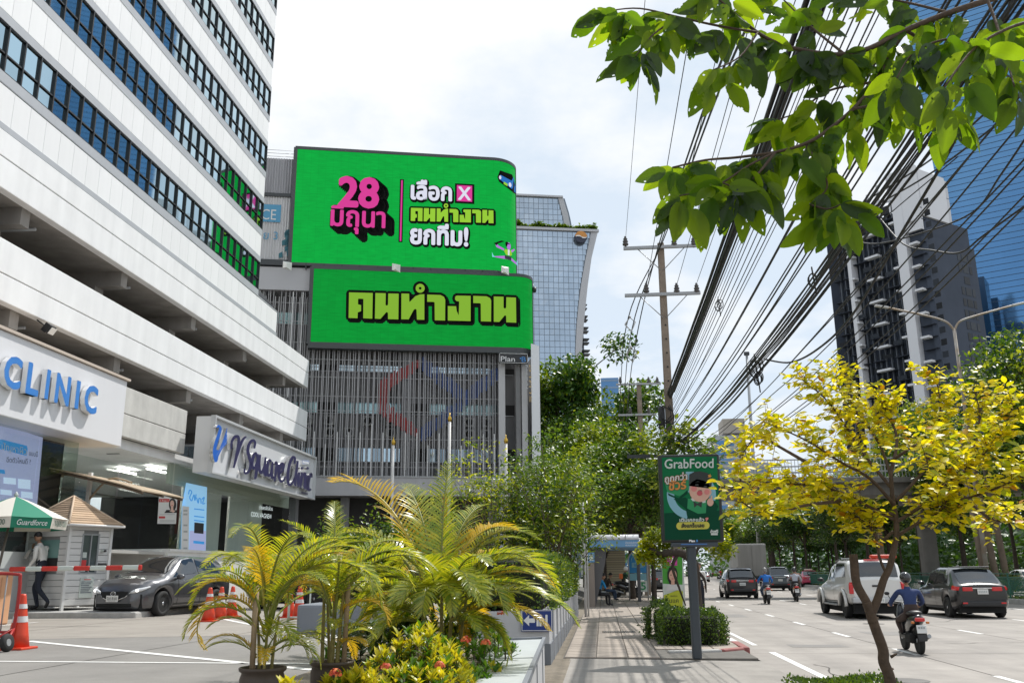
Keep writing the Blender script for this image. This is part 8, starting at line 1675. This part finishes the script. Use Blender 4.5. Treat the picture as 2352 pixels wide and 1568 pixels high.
# ================================================================ poles and cables
conc_p = M('pole_concrete', (.27, .215, .17), .85, var=.15, vscale=3, stain=.2, bump=.2); insul = M('insulator', (.06, .05, .045), .3, coat=.4); cable_m = M('cable_black', (.018, .018, .018), .55)
def upole(name, label, px_top, py_top, Y, r0, r1, arms, hole=True):
    tp = on_y(px_top, py_top, Y); t = thing(name, label, 'utility pole', (tp.x, Y, 0)); H_ = tp.z
    q = MB(); q.loft([[V((r * sx, r * sy, z)) for sx, sy in ((-1, -.8), (-.8, -1), (.8, -1), (1, -.8), (1, .8), (.8, 1), (-.8, 1), (-1, .8))] for r, z in ((r1, 0), (r0, H_))], smooth=False); q.build('shaft', conc_p, t)
    if hole:
        for i in range(9): q = MB(); q.lathe([(.035, 0), (.035, .01)], 8, (.02, -(r1 + (r0 - r1) * (H_ * .45 + .55 * i) / H_) - .004, H_ * .45 + .55 * i), 0, Matrix.Rotation(R(90), 3, 'X')); q.build('bolt_hole', dark_void, t)
    for (xa, xb, ya, ins, br) in arms:
        a_ = on_y(xa, ya, Y - r0 - .06); b_ = on_y(xb, ya, Y - r0 - .06); q = MB(); q.box(a_.x - tp.x, b_.x - tp.x, -r0 - .12, -r0 - .01, a_.z - .06, a_.z + .06); q.build('crossarm', grey_metal, t)
        if br:
            for sd in (-1, 1): q = MB(); q.tube([(sd * .9, -r0 - .05, a_.z - .06), (sd * .05, -r0 - .05, a_.z - .95)], .018, 5); q.build('brace', grey_metal, t)
        for xi in ins:
            p_ = on_y(xi, ya, Y - r0 - .06); q = MB(); q.lathe([(.04, .05), (.04, .12), (.11, .14), (.12, .20), (.07, .23), (.10, .26), (.11, .31), (.06, .35), (.08, .37), (.085, .41), (.05, .44), (.045, .50), (.03, .52)], 12, (p_.x - tp.x, -r0 - .06, p_.z)); q.build('insulator', insul, t)
    return t, tp
P1, p1t = upole('utility_pole', 'tall concrete utility pole with two crossarms and six dark insulators', 1517, 560, 34, .125, .17, [(1432, 1602, 571, (1437, 1549, 1594), 1), (1435, 1609, 679, (1485, 1555, 1601), 1)])
P2, p2t = upole('utility_pole', 'second concrete utility pole farther off, left of the tall one', 1467, 879, 57, .14, .19, [(1415, 1518, 883, (1425, 1490, 1510), 1), (1420, 1508, 953, (1448, 1490), 1)], False)
for (xa, xb, ya) in ((1548, 1602, 990), (1440, 1555, 1050)): a_ = on_y(xa, ya, 34); b_ = on_y(xb, ya, 34); q = MB(); q.box(a_.x - p1t.x, b_.x - p1t.x, -.28, -.18, a_.z - .06, a_.z + .06); q.build('crossarm', dark_metal, P1)
q = MB(); q.lathe([(.10, 0), (.13, .1), (.13, .75), (.08, .85)], 12, (-.30, -.1, on_y(1508, 985, 34).z)); q.build('cable_closure', black_plastic, P1)
q = MB()
for i in range(14): z_ = on_y(1508, 960, 34).z + random.uniform(-1.8, 1.4); q.tube(catmull([(random.uniform(-.5, .25), -.25, z_), (random.uniform(-.45, .2), -.32, z_ - .5), (random.uniform(-.5, .2), -.25, z_ - random.uniform(.6, 1.6))], 4), .018, 5)
q.build('cable_loops', cable_m, P1, kind='stuff')
def cable(pts, r, label='black overhead cable of the bundles strung to the utility pole', grp='overhead cables', k=10, name='overhead_cable'):
    P_ = catmull(pts, k); q = MB(); o_ = V(P_[0]); q.tube([p - o_ for p in P_], r, 5, smooth=True); t = q.build(name, cable_m, None, loc=o_); tag(t, label, 'cable', grp); return t
rgc = random.Random(4)
def strung(z34, z8, X34, X8, sag, r, wob=0.0, y0=33.8, **kw):
    pts = []
    for i in range(13):
        t_ = i / 12; Y = y0 + (-7 - y0) * t_; z = z34 + (z8 - z34) * t_ - sag * 4 * t_ * (1 - t_); x = X34 + (X8 - X34) * t_
        pts.append((x + rgc.gauss(0, wob), Y, z + rgc.gauss(0, wob)))
    return cable(pts, r, k=5, **kw)
def zx(px, py, Y): p = on_y(px, py, Y); return p.x, p.z
for xi, ya in ((1437, 547), (1549, 545), (1594, 545), (1485, 655), (1555, 652), (1601, 648)):
    X_, Z_ = zx(xi, ya, 33.8); strung(Z_, Z_ - .1, X_, X_ + .15, .12, .011 if xi != 1437 else .008, label='high thin wire running from an insulator of the tall pole', grp='high wires on the insulators')
for i in range(3):
    cable([zip3 for zip3 in ((on_y(1790 - 18 * i, -60, 8)), on_y(1655 - 14 * i, 200 + 10 * i, 14.5), on_y(1520 - 6 * i, 560 + 10 * i, 33), on_y(1443 + 10 * i, 730 + 20 * i, 36), on_y(1426 + 9 * i, 885 + 10 * i, 57), on_y(1420 + 6 * i, 1040 + 8 * i, 90))], .022, 'insulated cable hung on the spacers left of the tall pole', 'spacer cables left of the pole', 8)
for (x_, y_) in ((1447, 745), (1450, 815)):
    p_ = on_y(x_, y_, 36); t = thing('cable_spacer', 'upper grey cable spacer left of the tall pole' if y_ < 780 else 'lower diamond shaped cable spacer left of the pole', 'cable spacer', p_); q = MB(); q.tube([(-.2, 0, .0), (0, 0, .3), (.22, 0, .1), (.05, 0, -.3), (-.2, 0, 0)], .03, 5); q.ell((0, 0, .32), (.06, .06, .06), 0, 8, 5); q.build('frame', M('spacer_grey', (.5, .5, .5), .5), t)
for i in range(15):
    u, v = rgc.gauss(0, .075), rgc.gauss(0, .085); X_, Z_ = zx(1541, 905, 33.8); strung(Z_ + v, 7.75 + v + rgc.gauss(0, .03), X_ + u, 2.42 + u, .25, rgc.uniform(.018, .034), .006)
for i in range(17):
    f_ = (i + rgc.random()) / 20; X_, Z_ = zx(1541 + 10 * f_, 915 + 120 * f_, 33.8); strung(Z_, 7.7 - 1.7 * f_ + rgc.uniform(-.25, .25), X_, 2.45 + .62 * f_ + rgc.uniform(-.15, .15), .12 + .75 * f_ + rgc.uniform(-.1, .15), rgc.choice((.007, .009, .011, .013)), .004)
for i in range(14):
    u, v = rgc.gauss(0, .05), rgc.gauss(0, .055); X_, Z_ = zx(1550, 1025, 33.8); strung(Z_ + v * 1.6, 6.35 + v, X_ + u, 3.15 + u * 1.5, 1.0 + rgc.gauss(0, .05), rgc.uniform(.006, .013), .010)
for i in range(7): X_, Z_ = zx(1556, 1040 + 5 * i, 33.8); strung(Z_, 6.2 + rgc.uniform(-.2, .3), X_ + .05 * i, 3.3 + .12 * i, 1.15 + .06 * i, .008, .018, label='thin wavy wire beside the lower bundle', grp='thin wires beside the bundle')
sp_c = [([(1757, 825, 16), (1815, 832, 15), (1880, 800, 13), (1960, 720, 11), (2080, 520, 9), (2200, 310, 7.5), (2300, 70, 6.4), (2340, -60, 6)], .016, 'thick black cable looping down before the dark condominium'), ([(1930, 540, 14), (2000, 560, 12), (2100, 540, 10.5), (2230, 490, 9), (2300, 400, 8), (2400, 250, 7)], .010, 'twisted dark wire crossing the top of the condominium'), ([(2020, 500, 12), (2075, 560, 11), (2140, 575, 10), (2205, 580, 9.5), (2260, 540, 9), (2400, 440, 8)], .011, 'dark wire drooping across the middle of the condominium'), ([(1880, 560, 15), (2000, 480, 12), (2150, 390, 9.6), (2400, 200, 7)], .011, 'lower of two rising wires before the blue tower'), ([(1870, 540, 15), (2000, 455, 12), (2160, 350, 9.4), (2400, 130, 7)], .011, 'upper of two rising wires before the blue tower'), ([(1700, 880, 20), (1790, 790, 16), (1900, 640, 12.5), (2000, 530, 10.5), (2200, 360, 8)], .006, 'thin crimped wire hanging under the right bundle'), ([(2290, 130, 5.5), (2310, 170, 5.5), (2352, 200, 5.4), (2420, 230, 5.4)], .008, 'short dark twig like wire at the upper right edge')]
for pts, r_, lab in sp_c: cable([on_y(*p) for p in pts], r_, lab, None, 8)
for i in range(6):
    X_, Z_ = zx(1530 + 4 * i, 900 + 25 * i, 34.2); X2, Z2 = zx(1466 + 3 * i, 960 + 20 * i, 57); cable([(X_, 34.2, Z_), ((X_ + X2) / 2, 46, (Z_ + Z2) / 2 - .5), (X2, 57, Z2)], .014, 'dark cable between the two utility poles', 'cables between the poles', 6)
for px, py, Y, r_, lab in ((1737, 843, 16.4, .17, 'tangled coil of spare cable tied under the right bundle'), (1742, 868, 16.2, .11, 'smaller loose cable loop hanging below the tangled coil'), (1652, 700, 21, .12, 'round cable coil hanging on the thick left bundle'), (1870, 640, 12.6, .10, 'small cable loop tied to the rising right bundle')):
    p_ = on_y(px, py, Y); t = thing('cable_coil', lab, 'cable coil', p_); q = MB()
    for k in range(4): o_ = rgc.uniform(-.03, .03); q.tube([(o_ + r_ * .6 * cos(2 * pi * i / 14), .02 * k, r_ * sin(2 * pi * i / 14) * rgc.uniform(.9, 1.05) + o_) for i in range(15)], .010, 5)
    q.tube([(-.02, 0, r_ + .08), (.02, .03, -r_ - .15)], .012, 5); q.build('loops', cable_m, t)
gal = M('galvanised_rust', (.30, .22, .15), .6, metal=.2, col2=(.42, .40, .37), vscale=2.)
lp = on_y(2211, 900, 49.5); t = thing('street_lamp', 'rusty double armed street lamp rising before the dark condominium', 'street lamp', (lp.x, 49.5, .2)); zz = on_y(2190, 755, 49.5).z - .2; q = MB(); q.tube([(0, 0, 0), (0, 0, zz)], [.13, .08], 10); q.build('pole', gal, t)
for (x_, y_) in ((2036, 706), (2328, 701)):
    e = on_y(x_, y_, 49.5) - V((lp.x, 49.5, .2)); q = MB(); q.tube(catmull([(0, 0, zz - .1), (e.x * .10, 0, zz + .38), (e.x * .35, 0, zz + (e.z - zz) * .55), e], 6), .06, 7); q.build('arm', gal, t); q = MB(); q.rbox(e + V((.25 if e.x > 0 else -.25, 0, .05)), (.75, .24, .12), .05, rot=Matrix.Rotation(-.2 if e.x > 0 else .2, 3, 'Y')); q.build('lamp_head', M('lamp_head', (.55, .54, .52), .4), t)
mp_ = on_y(1716, 900, 117); t = thing('light_mast', 'tall thin grey mast between the wires and the yellow tree', 'mast', (mp_.x, 117, 0)); q = MB(); q.tube([(0, 0, 0), (.3, 0, on_y(1713, 815, 117).z)], [.28, .16], 8); q.build('pole', grey_metal, t); q = MB(); q.rbox((.3, 0, on_y(1713, 812, 117).z), (.7, .4, .5), .1); q.build('head', dark_metal, t)
t = thing('slim_pole', 'slim white pole standing by the bus shelter and hedge', 'pole', (on_y(1340, 1200, 31).x, 31, .1)); q = MB(); q.tube([(0, 0, 0), (0, 0, on_y(1338, 1160, 31).z)], .045, 8); q.build('shaft', M('pole_white', (.6, .6, .6), .4), t); q = MB(); q.tube([(.09, .1, 0), (.09, .1, 3.2)], .03, 6); q.build('conduit', M('pole_white', (.6, .6, .6)), t)
for i, (x_, y_, lab) in enumerate(((904, 1004, 'left white flagpole with a gold finial in front of the fins'), (1033, 950, 'tallest middle white flagpole with a gold finial and furled red flag'), (1162, 1000, 'right white flagpole with a gold finial near the corner'))):
    Y = 50; b_ = on_y(x_, y_, Y); t = thing('flagpole', lab, 'flagpole', (b_.x, Y, FZ)); zt_ = b_.z - FZ; q = MB(); q.tube([(0, 0, 0), (0, 0, zt_ - .45)], .085, 8); q.build('pole', M('flagpole_white', (.66, .64, .62), .4), t); q = MB(); q.lathe([(.09, zt_ - .45), (.12, zt_ - .3), (.10, zt_ - .2), (.04, zt_ - .12), (.01, zt_ + .05)], 10); q.build('finial', M('gold', (.60, .38, .06), .3, metal=.7), t)
    if i == 1: q = MB(); q.loft([[V((-.25 + .13 * cos(a_) , .12 + .06 * sin(a_), z_)) for a_ in [2 * pi * k / 8 for k in range(8)]] for z_ in (zt_ - 6.5, zt_ - 4.5)]); q.build('furled_flag', M('flag_red', (.45, .06, .03), .7), t)
rail_g = M('railing_green', (.012, .115, .075), .45); PR = {}
def rp():
    a_ = MB(); a_.box(-.03, .03, -.03, .03, 0, 1.16); b_ = MB(); b_.box(-.022, .022, 0, 2.4, 1.10, 1.145); c_ = MB(); c_.box(-.018, .018, 0, 2.4, .95, .985); d_ = MB(); d_.box(-.018, .018, 0, 2.4, .14, .175); e_ = MB()
    for i in range(17): e_.box(-.012, .012, .12 + .135 * i, .148 + .135 * i, .17, .955)
    return [('post', a_.mesh('post', rail_g)), ('top_rail', b_.mesh('top_rail', rail_g)), ('rail', c_.mesh('rail', rail_g)), ('rail', d_.mesh('rail', rail_g)), ('baluster', e_.mesh('baluster', rail_g))]
rpm = rp()
for i in range(58):
    y = 24 + 2.44 * i; t = thing('railing_panel', 'green metal railing panel on the median kerb', 'railing', (19.05 + bend(y), y, .19), -atan2(bend(y + 2.4) - bend(y), 2.4), 'green railing panels along the median')
    for nm, me in rpm: o = place(me, nm, t); nm == 'baluster' and tag(o, kind='stuff')
for i, (px, Y, h_, lean, lab) in enumerate(((2150, 58, 6.5, -.35, 'pale pole leaning between the far trunks'), (2262, 50, 8, -.4, 'thick grey utility pole in the far tree row'), (2288, 51, 8, -.5, 'slimmer grey pole right of the thick one'), (2312, 52, 8, -.45, 'far grey pole nearest the right edge'), (2085 - 55, 70, 7, .0, 'far concrete pole among the shaded trunks'))):
    t = thing('far_pole', lab, 'pole', stand(px, Y, .15)); q = MB(); q.tube([(0, 0, 0), (lean, 0, h_)], [.2, .14], 8); q.build('shaft', conc_p, t)
fw_ = MB(); rgw = random.Random(8)
for i in range(16):
    z_ = rgw.uniform(4.2, 7); cable([(21 + rgw.uniform(-1, 1), 47, z_ - .4), (26, 50, z_ - .9), (34, 56, z_)], .02, 'drooping wire between the far poles', 'wires between the far poles', 6)
# ================================================================ guard booth, canopy, umbrella, barrier
clap = M('clapboard_white', (.72, .71, .69), .6, stain=.12, objrand=.03); shing = M('shingle_tan', (.46, .33, .22), .8, objrand=.14)
bc_ = on_z(141, 1402, FZ + .15); isl = MB(); isl.rbox((bc_.x - .4, bc_.y + 1.0, FZ + .03), (5.6, 3.6, .24), .04); isl.build('kerb_island', kerb_con, None, kind='structure')
ang = R(67); bt_ = thing('guard_booth', 'white clapboard guard booth with a tan hipped roof', 'guard booth', (bc_.x, bc_.y, FZ + .15), ang)
LX, LY, HB = 1.22, 1.70, 2.18
q = MB(); q.box(.02, LX - .02, .02, LY - .02, .1, HB); q.build('core', M('booth_core', (.30, .30, .29), .8), bt_)
openR = (.40, .84, .95, 1.90); openL = (.35, 1.25, 1.02, 1.78)
def boards(ax):
    n = 13; hb_ = (HB - .12) / n; L_ = LX if ax == 'x' else LY; o = openR if ax == 'x' else openL
    for i in range(n):
        a_, b_ = .12 + hb_ * i + .008, .12 + hb_ * (i + 1) - .004; segs = [(0, L_)]
        if b_ > o[2] and a_ < o[3]: segs = [(0, o[0]), (o[1], L_)]
        for s0, s1 in segs:
            q = MB(); m4 = Matrix.Rotation(.06, 3, 'X') if ax == 'x' else Matrix.Rotation(-.06, 3, 'Y')
            q.rbox(((s0 + s1) / 2, -.012, (a_ + b_) / 2) if ax == 'x' else (-.012, (s0 + s1) / 2, (a_ + b_) / 2), (s1 - s0 - .004, .022, b_ - a_) if ax == 'x' else (.022, s1 - s0 - .004, b_ - a_), .004, rot=m4, seg=1); q.build('board', clap, bt_)
boards('x'); boards('y')
for x_, y_ in ((-.03, -.03), (LX, -.03), (-.03, LY)): q = MB(); q.box(x_ - .03, x_ + .04, y_ - .03, y_ + .04, 0, HB); q.build('corner_post', clap, bt_)
q = MB(); q.box(openR[0], openR[1], -.004, .015, openR[2], openR[3]); q.build('window', M('booth_glass', (.05, .07, .07), .08, spec=.8), bt_); q = MB()
for a_ in ((openR[0] - .04, openR[1] + .04, openR[2] - .04, openR[2]), (openR[0] - .04, openR[1] + .04, openR[3], openR[3] + .04), (openR[0] - .04, openR[0], openR[2], openR[3]), (openR[1], openR[1] + .04, openR[2], openR[3]), (.62, .65, openR[2], openR[3])): q.box(a_[0], a_[1], -.035, .0, a_[2], a_[3])
q.build('window_frame', grey_metal, bt_)
q = MB(); q.box(-.004, .015, openL[0], openL[1], openL[2] + .3, openL[3]); q.build('window', M('booth_teal', (.20, .36, .33), .2), bt_); q = MB(); q.box(-.006, .015, openL[0], openL[1], openL[2], openL[2] + .3); q.build('window', dark_void, bt_)
for a_, mt in (((.43, .55, 1.32, 1.46), p_w), ((.42, .56, 1.12, 1.26), pr_red), ((.42, .55, .97, 1.10), p_w)): q = MB(); q.box(a_[0], a_[1], -.012, -.006, a_[2], a_[3]); q.build('sticker', mt, bt_)
q = MB(); q.box(.42, .82, -.045, -.030, .30, .82); q.build('notice', p_w, bt_); q = MB()
q.box(.52, .72, -.048, -.0455, .755, .775); q.build('notice_text', pr_red, bt_); q = MB()
for i in range(7): q.box(.45, .78 - .04 * (i % 3), -.048, -.0455, .70 - .045 * i, .718 - .045 * i)
q.build('notice_text', M('text_grey', (.12, .13, .16), .6), bt_); q = MB(); q.rbox((.98, -.08, 1.50), (.08, .12, .07), .015); q.lathe([(.03, 0), (.03, .05)], 10, (.98, -.14, 1.5), 1, Matrix.Rotation(R(90), 3, 'X')); q.build('camera', [p_w, black_plastic], bt_); q = MB(); q.rbox((1.02, -.06, 1.10), (.26, .04, .18), .02); q.build('screen', black_plastic, bt_)
ap_ = V((LX / 2, LY / 2, HB + .78)); ev = .24; E_ = [V((-ev, -ev, HB - .04)), V((LX + ev, -ev, HB - .04)), V((LX + ev, LY + ev, HB - .04)), V((-ev, LY + ev, HB - .04))]
for i in range(4):
    a_, b_ = E_[i], E_[(i + 1) % 4]; nrm = (b_ - a_).cross(ap_ - a_).normalized(); n = 13
    for k in range(n):
        t0, t1 = k / n, (k + 1) / n + .02; p_ = [a_.lerp(ap_, t0), b_.lerp(ap_, t0), b_.lerp(ap_, min(1, t1)), a_.lerp(ap_, min(1, t1))]; q = MB()
        lo2 = [p_[0] + nrm * .02, p_[1] + nrm * .02, p_[2], p_[3]]; q.add([*p_[:2], *lo2], [(0, 1, 3, 2), (2, 3, 4, 5)]); q.build('shingle_course', shing, bt_)
    q = MB(); q.tube([a_ + nrm * .02, ap_ + nrm * .01], .032, 6); q.build('hip_cap', M('hip_tan', (.55, .42, .30), .7), bt_)
    q = MB(); q.tube([a_, b_], .035, 6); q.build('eave', clap, bt_)
q = MB(); q.box(-.15, LX + .1, -.15, LY + .1, HB - .06, HB - .02); q.build('soffit', clap, bt_)
cn = thing('parking_canopy', 'curved tan canopy on white posts behind the guard booth', 'canopy', (0, 0, 0)); Yc = 25.2; pts = [on_y(x_, y_, Yc) for x_, y_ in ((51, 1072), (110, 1077), (180, 1088), (250, 1104), (320, 1120), (376, 1136))]; cp_ = catmull(pts, 5); tan_m = M('canopy_tan', (.40, .31, .21), .6, var=.15)
q = MB(); q.loft([[p + V((0, -1.3, 0)), p + V((0, 1.3, 0)), p + V((0, 1.3, .035)), p + V((0, -1.3, .035))] for p in cp_], smooth=False); q.build('roof_sheet', tan_m, cn)
for yy in (-1.2, 0, 1.2): q = MB(); q.tube([p + V((0, yy, -.05)) for p in cp_], .035, 6); q.build('rib', M('rib_dark', (.16, .12, .08), .6), cn)
for x_ in (49, 207): b_ = on_y(x_, 1100, Yc); q = MB(); q.rbox((b_.x, Yc, (FZ + on_y(x_, 1085, Yc).z) / 2), (.11, .11, on_y(x_, 1085, Yc).z - FZ), .01); q.build('post', white_paint, cn); q = MB(); q.tube(catmull([(b_.x, Yc, on_y(x_, 1150, Yc).z), (b_.x + .6, Yc, on_y(x_, 1100, Yc).z), (b_.x + 1.3, Yc, on_y(x_ + 105, 1093 + (x_ > 100) * 15, Yc).z)], 4), .03, 6); q.build('brace', tan_m, cn)
Yu = 19.6; uc = on_y(37, 1140, Yu); um = thing('patio_umbrella', 'green and white patio umbrella with printed valance by the booth', 'umbrella', (uc.x, Yu, FZ)); zu = uc.z - FZ; Ru = 1.14; ug = M('umbrella_green', (.012, .20, .12), .7); uw = M('umbrella_white', (.66, .63, .56), .7); ze = zu - .50
for i in range(8):
    a0, a1 = 2 * pi * (i - .5) / 8 - .62, 2 * pi * (i + .5) / 8 - .62; q = MB(); n = 5; vs = []
    for k in range(n + 1):
        t_ = k / n; r = .02 + (Ru - .02) * t_; z = zu - (zu - ze) * (t_ ** 1.15); vs += [(r * cos(a0), r * sin(a0), z), (r * cos((a0 + a1) / 2) * .975, r * sin((a0 + a1) / 2) * .975, z - .02 * t_), (r * cos(a1), r * sin(a1), z)]
    fs = [];
    for k in range(n): b_ = 3 * k; fs += [(b_, b_ + 3, b_ + 4, b_ + 1), (b_ + 1, b_ + 4, b_ + 5, b_ + 2)]
    q.add(vs, fs, 0, True); q.build('panel', ug if i % 2 == 0 else uw, um)
    ca_, cb2 = V((Ru * cos(a0), Ru * sin(a0), ze)), V((Ru * cos(a1), Ru * sin(a1), ze)); q = MB(); q.add([ca_, cb2, cb2 + V((-.04 * cos(a1), -.04 * sin(a1), -.24)), ca_ + V((-.04 * cos(a0), -.04 * sin(a0), -.24))], [(0, 1, 2, 3)]); v_ = q.build('valance', ug if i % 2 == 0 else uw, um)
    f = frame((ca_ + cb2) / 2 + V((0, 0, -.12)), (cb2 - ca_), y=(.0, 0, 1)); q = MB(); fz_ = f @ V((0, 0, 1)) - f.translation; sgn = 1 if fz_.dot(V((cos((a0 + a1) / 2), sin((a0 + a1) / 2), 0))) > 0 else -1
    q = MB(); letter(q, 'Guardforce' if i % 2 == 0 else '0-2635-7000', f, 0, -.06, h=.12, w=.64, z=.012 * sgn, align='c', shear=.2 if i % 2 == 0 else 0); q.build('lettering', white_flat if i % 2 == 0 else M('val_green', (.03, .10, .07), .6), v_)
    q = MB(); q.tube([(0, 0, zu - .1), (Ru * cos(a0) * .98, Ru * sin(a0) * .98, ze - .01)], .012, 4); q.build('rib', grey_metal, um)
q = MB(); q.tube([(-.28, -.1, 0), (0, 0, zu + .02)], .028, 8); q.build('pole', M('pole_bronze', (.14, .12, .10), .4, metal=.4), um); q = MB(); q.lathe([(.03, zu), (.05, zu + .04), (.02, zu + .09), (.001, zu + .12)], 10); q.build('finial', p_w, um); q = MB(); q.lathe([(.3, 0), (.3, .06), (.06, .10)], 16, (-.28, -.1, 0)); q.build('base', black_plastic, um)
Yr = 19.0; a_ = on_y(22, 1306.6, Yr); b_ = on_y(319, 1302.5, Yr); br = thing('barrier_gate', 'red and white striped barrier arm on an orange gate box', 'barrier', (a_.x, Yr, FZ)); n = 8
for i in range(n):
    p_, p2_ = a_.lerp(b_, i / n) - V((a_.x, Yr, FZ)), a_.lerp(b_, (i + 1) / n) - V((a_.x, Yr, FZ)); q = MB(); q.rbox((p_ + p2_) / 2, ((p2_ - p_).length - .002, .06, .10), .025); q.build('stripe', M('barrier_red', (.55, .035, .025), .5) if i % 2 == 0 else p_w, br)
q = MB(); q.rbox((b_ - V((a_.x, Yr, FZ))) + V((.03, 0, 0)), (.07, .07, .11), .02); q.build('end_cap', M('barrier_red', (.5, .03, .02)), br); q = MB(); q.tube([a_ - V((a_.x, Yr, FZ)), a_ - V((a_.x, Yr, FZ)) - V((.5, 0, 0))], .02, 6); q.build('arm_root', grey_metal, br)
q = MB(); q.rbox((-.28, .05, .56), (.46, .42, 1.12), .04); q.build('gate_box', M('box_orange', (.66, .36, .20), .5, stain=.1), br)
for i in range(3): q = MB(); q.box(-.32 + .14 * i, -.30 + .14 * i, -.175, -.16, .08, 1.0); q.build('box_rib', M('box_orange_d', (.5, .25, .13), .5), br)
orange_p = M('cone_orange', (.62, .055, .020), .45, var=.08, vscale=10); refl = M('cone_white', (.62, .62, .62), .3)
def cone(label, loc, s=1., grp='traffic cones on the forecourt'):
    t = thing('traffic_cone', label, 'traffic cone', loc, 0, grp); t.scale = (s, s, s); q = MB(); q.rbox((0, 0, .018), (.38, .38, .036), .012); q.build('base', orange_p, t)
    prof = [(.155, .036), (.125, .20), (.085, .45), (.045, .70), (.038, .73), (.02, .735)]; q = MB(); q.lathe(prof, 20); q.build('body', orange_p, t)
    for z0_, z1_ in ((.36, .44), (.54, .60)):
        r_ = lambda z: interp([(p[1], p[0]) for p in prof], z) + .004; q = MB(); q.lathe([(r_(z0_), z0_), (r_(z1_), z1_)], 20, cap=False); q.build('reflective_band', refl, t)
for px, py, lab in ((478, 1427, 'front left cone of the three orange cones beside the hatchback'), (505, 1421, 'middle cone of the three orange cones beside the hatchback'), (531, 1417, 'right cone of the three orange cones beside the hatchback'), (686, 1421, 'orange cone right behind the white rail by the palm'), (663, 1418, 'orange cone left behind the white rail by the palm')): p_ = on_z(px, py, FZ); cone(lab, p_, 1.)
p_ = on_z(38, 1491, FZ); cone('largest orange cone at the left edge beside the red wheeled barricade', p_, 1.05)
cbx = thing('crowd_barrier', 'red framed wheeled barricade at the left edge', 'barricade', (p_.x - .1, p_.y - .15, FZ)); red_m = M('barricade_red', (.36, .02, .018), .45)
q = MB(); q.tube(catmull([(.10, 0, .12), (.13, 0, .55), (.12, 0, .98), (.04, 0, 1.05), (-.6, 0, 1.06), (-1.8, 0, 1.06)], 5), .024, 8); q.tube([(-1.8, 0, .25), (.12, 0, .25)], .02, 6); q.build('frame', red_m, cbx)
for i in range(8): q = MB(); q.tube([(-.08 - .17 * i, 0, .25), (-.08 - .17 * i, 0, 1.05)], .010, 6); q.build('bar', grey_metal, cbx)
q = MB(); q.tube([(.12, 0, .3), (.18, -.25, .08)], .02, 6); q.tube([(.12, 0, .3), (-.15, -.3, .06)], .02, 6); q.build('foot', red_m, cbx); q = MB(); q.lathe([(.05, -.03), (.115, -.035), (.125, 0), (.115, .035), (.05, .03)], 18, mat=Matrix.Rotation(R(80), 3, 'Y')); w_ = q.build('wheel', rubber, cbx, loc=(.22, -.27, .125)); q = MB(); q.lathe([(.05, -.032), (.05, .032)], 12, mat=Matrix.Rotation(R(80), 3, 'Y')); q.build('hub', grey_metal, w_)
wr_ = on_z(662, 1428, FZ); wr2 = on_z(742, 1428, FZ); t = thing('guard_rail', 'low white tubular rail in front of the cones by the palms', 'rail', wr_); d_ = wr2 - wr_; q = MB(); q.tube([(0, 0, 0), (0, 0, .88), V((d_.x, d_.y, .88)), V((d_.x, d_.y, 0))], .03, 8); q.build('frame', p_w, t)
q = MB(); q.tube([V((d_.x * .6, d_.y * .6, 0)), V((d_.x * .6, d_.y * .6, .88))], .02, 6); q.tube([(0, 0, .1), V((d_.x, d_.y, .1))], .02, 6); q.build('bar', p_w, t); q = MB(); q.tube([V((d_.x + .15, 0, 0)), V((d_.x + .15, 0, .55))], .02, 6); q.build('post', red_m, t)
t = thing('security_camera', 'small security camera on an arm at the right end of the lower screen', 'camera', BB @ V((B2.ue + 1.5, 1.0, 25.6))); q = MB(); q.tube([(-.5, 0, .4), (.15, 0, .42), (.2, 0, .2)], .03, 5); q.build('arm', p_w, t); q = MB(); q.lathe([(.12, -.12), (.16, .0), (.16, .2)], 12, (.2, 0, 0)); q.build('body', black_plastic, t)
for i, (px, py, lab) in enumerate(((660, 611, 'left white floodlight at the foot of the upper screen'), (910, 616, 'middle white floodlight between the two screens'), (1160, 622, 'right white floodlight between the two screens'))):
    b_ = bl(px, py, -.9); t = thing('floodlight', lab, 'floodlight', P0, BA); t.scale = (BS,) * 3; q = MB(); q.add([(b_.x - .35, -1.1, b_.z - .25), (b_.x - .05, -1.2, b_.z - .2), (b_.x - .05, -1.2, b_.z + .15), (b_.x - .35, -1.1, b_.z + .35), (b_.x + .35, -.8, b_.z - .35), (b_.x + .35, -.8, b_.z + .35)], [(0, 1, 2, 3), (1, 4, 5, 2), (3, 2, 5), (0, 4, 1)]); q.build('housing', [M('flood_white', (.75, .75, .72), .4)], t); q = MB(); q.tube([(b_.x, -.9, b_.z), (b_.x, 0, b_.z)], .04, 5); q.build('arm', dark_metal, t)
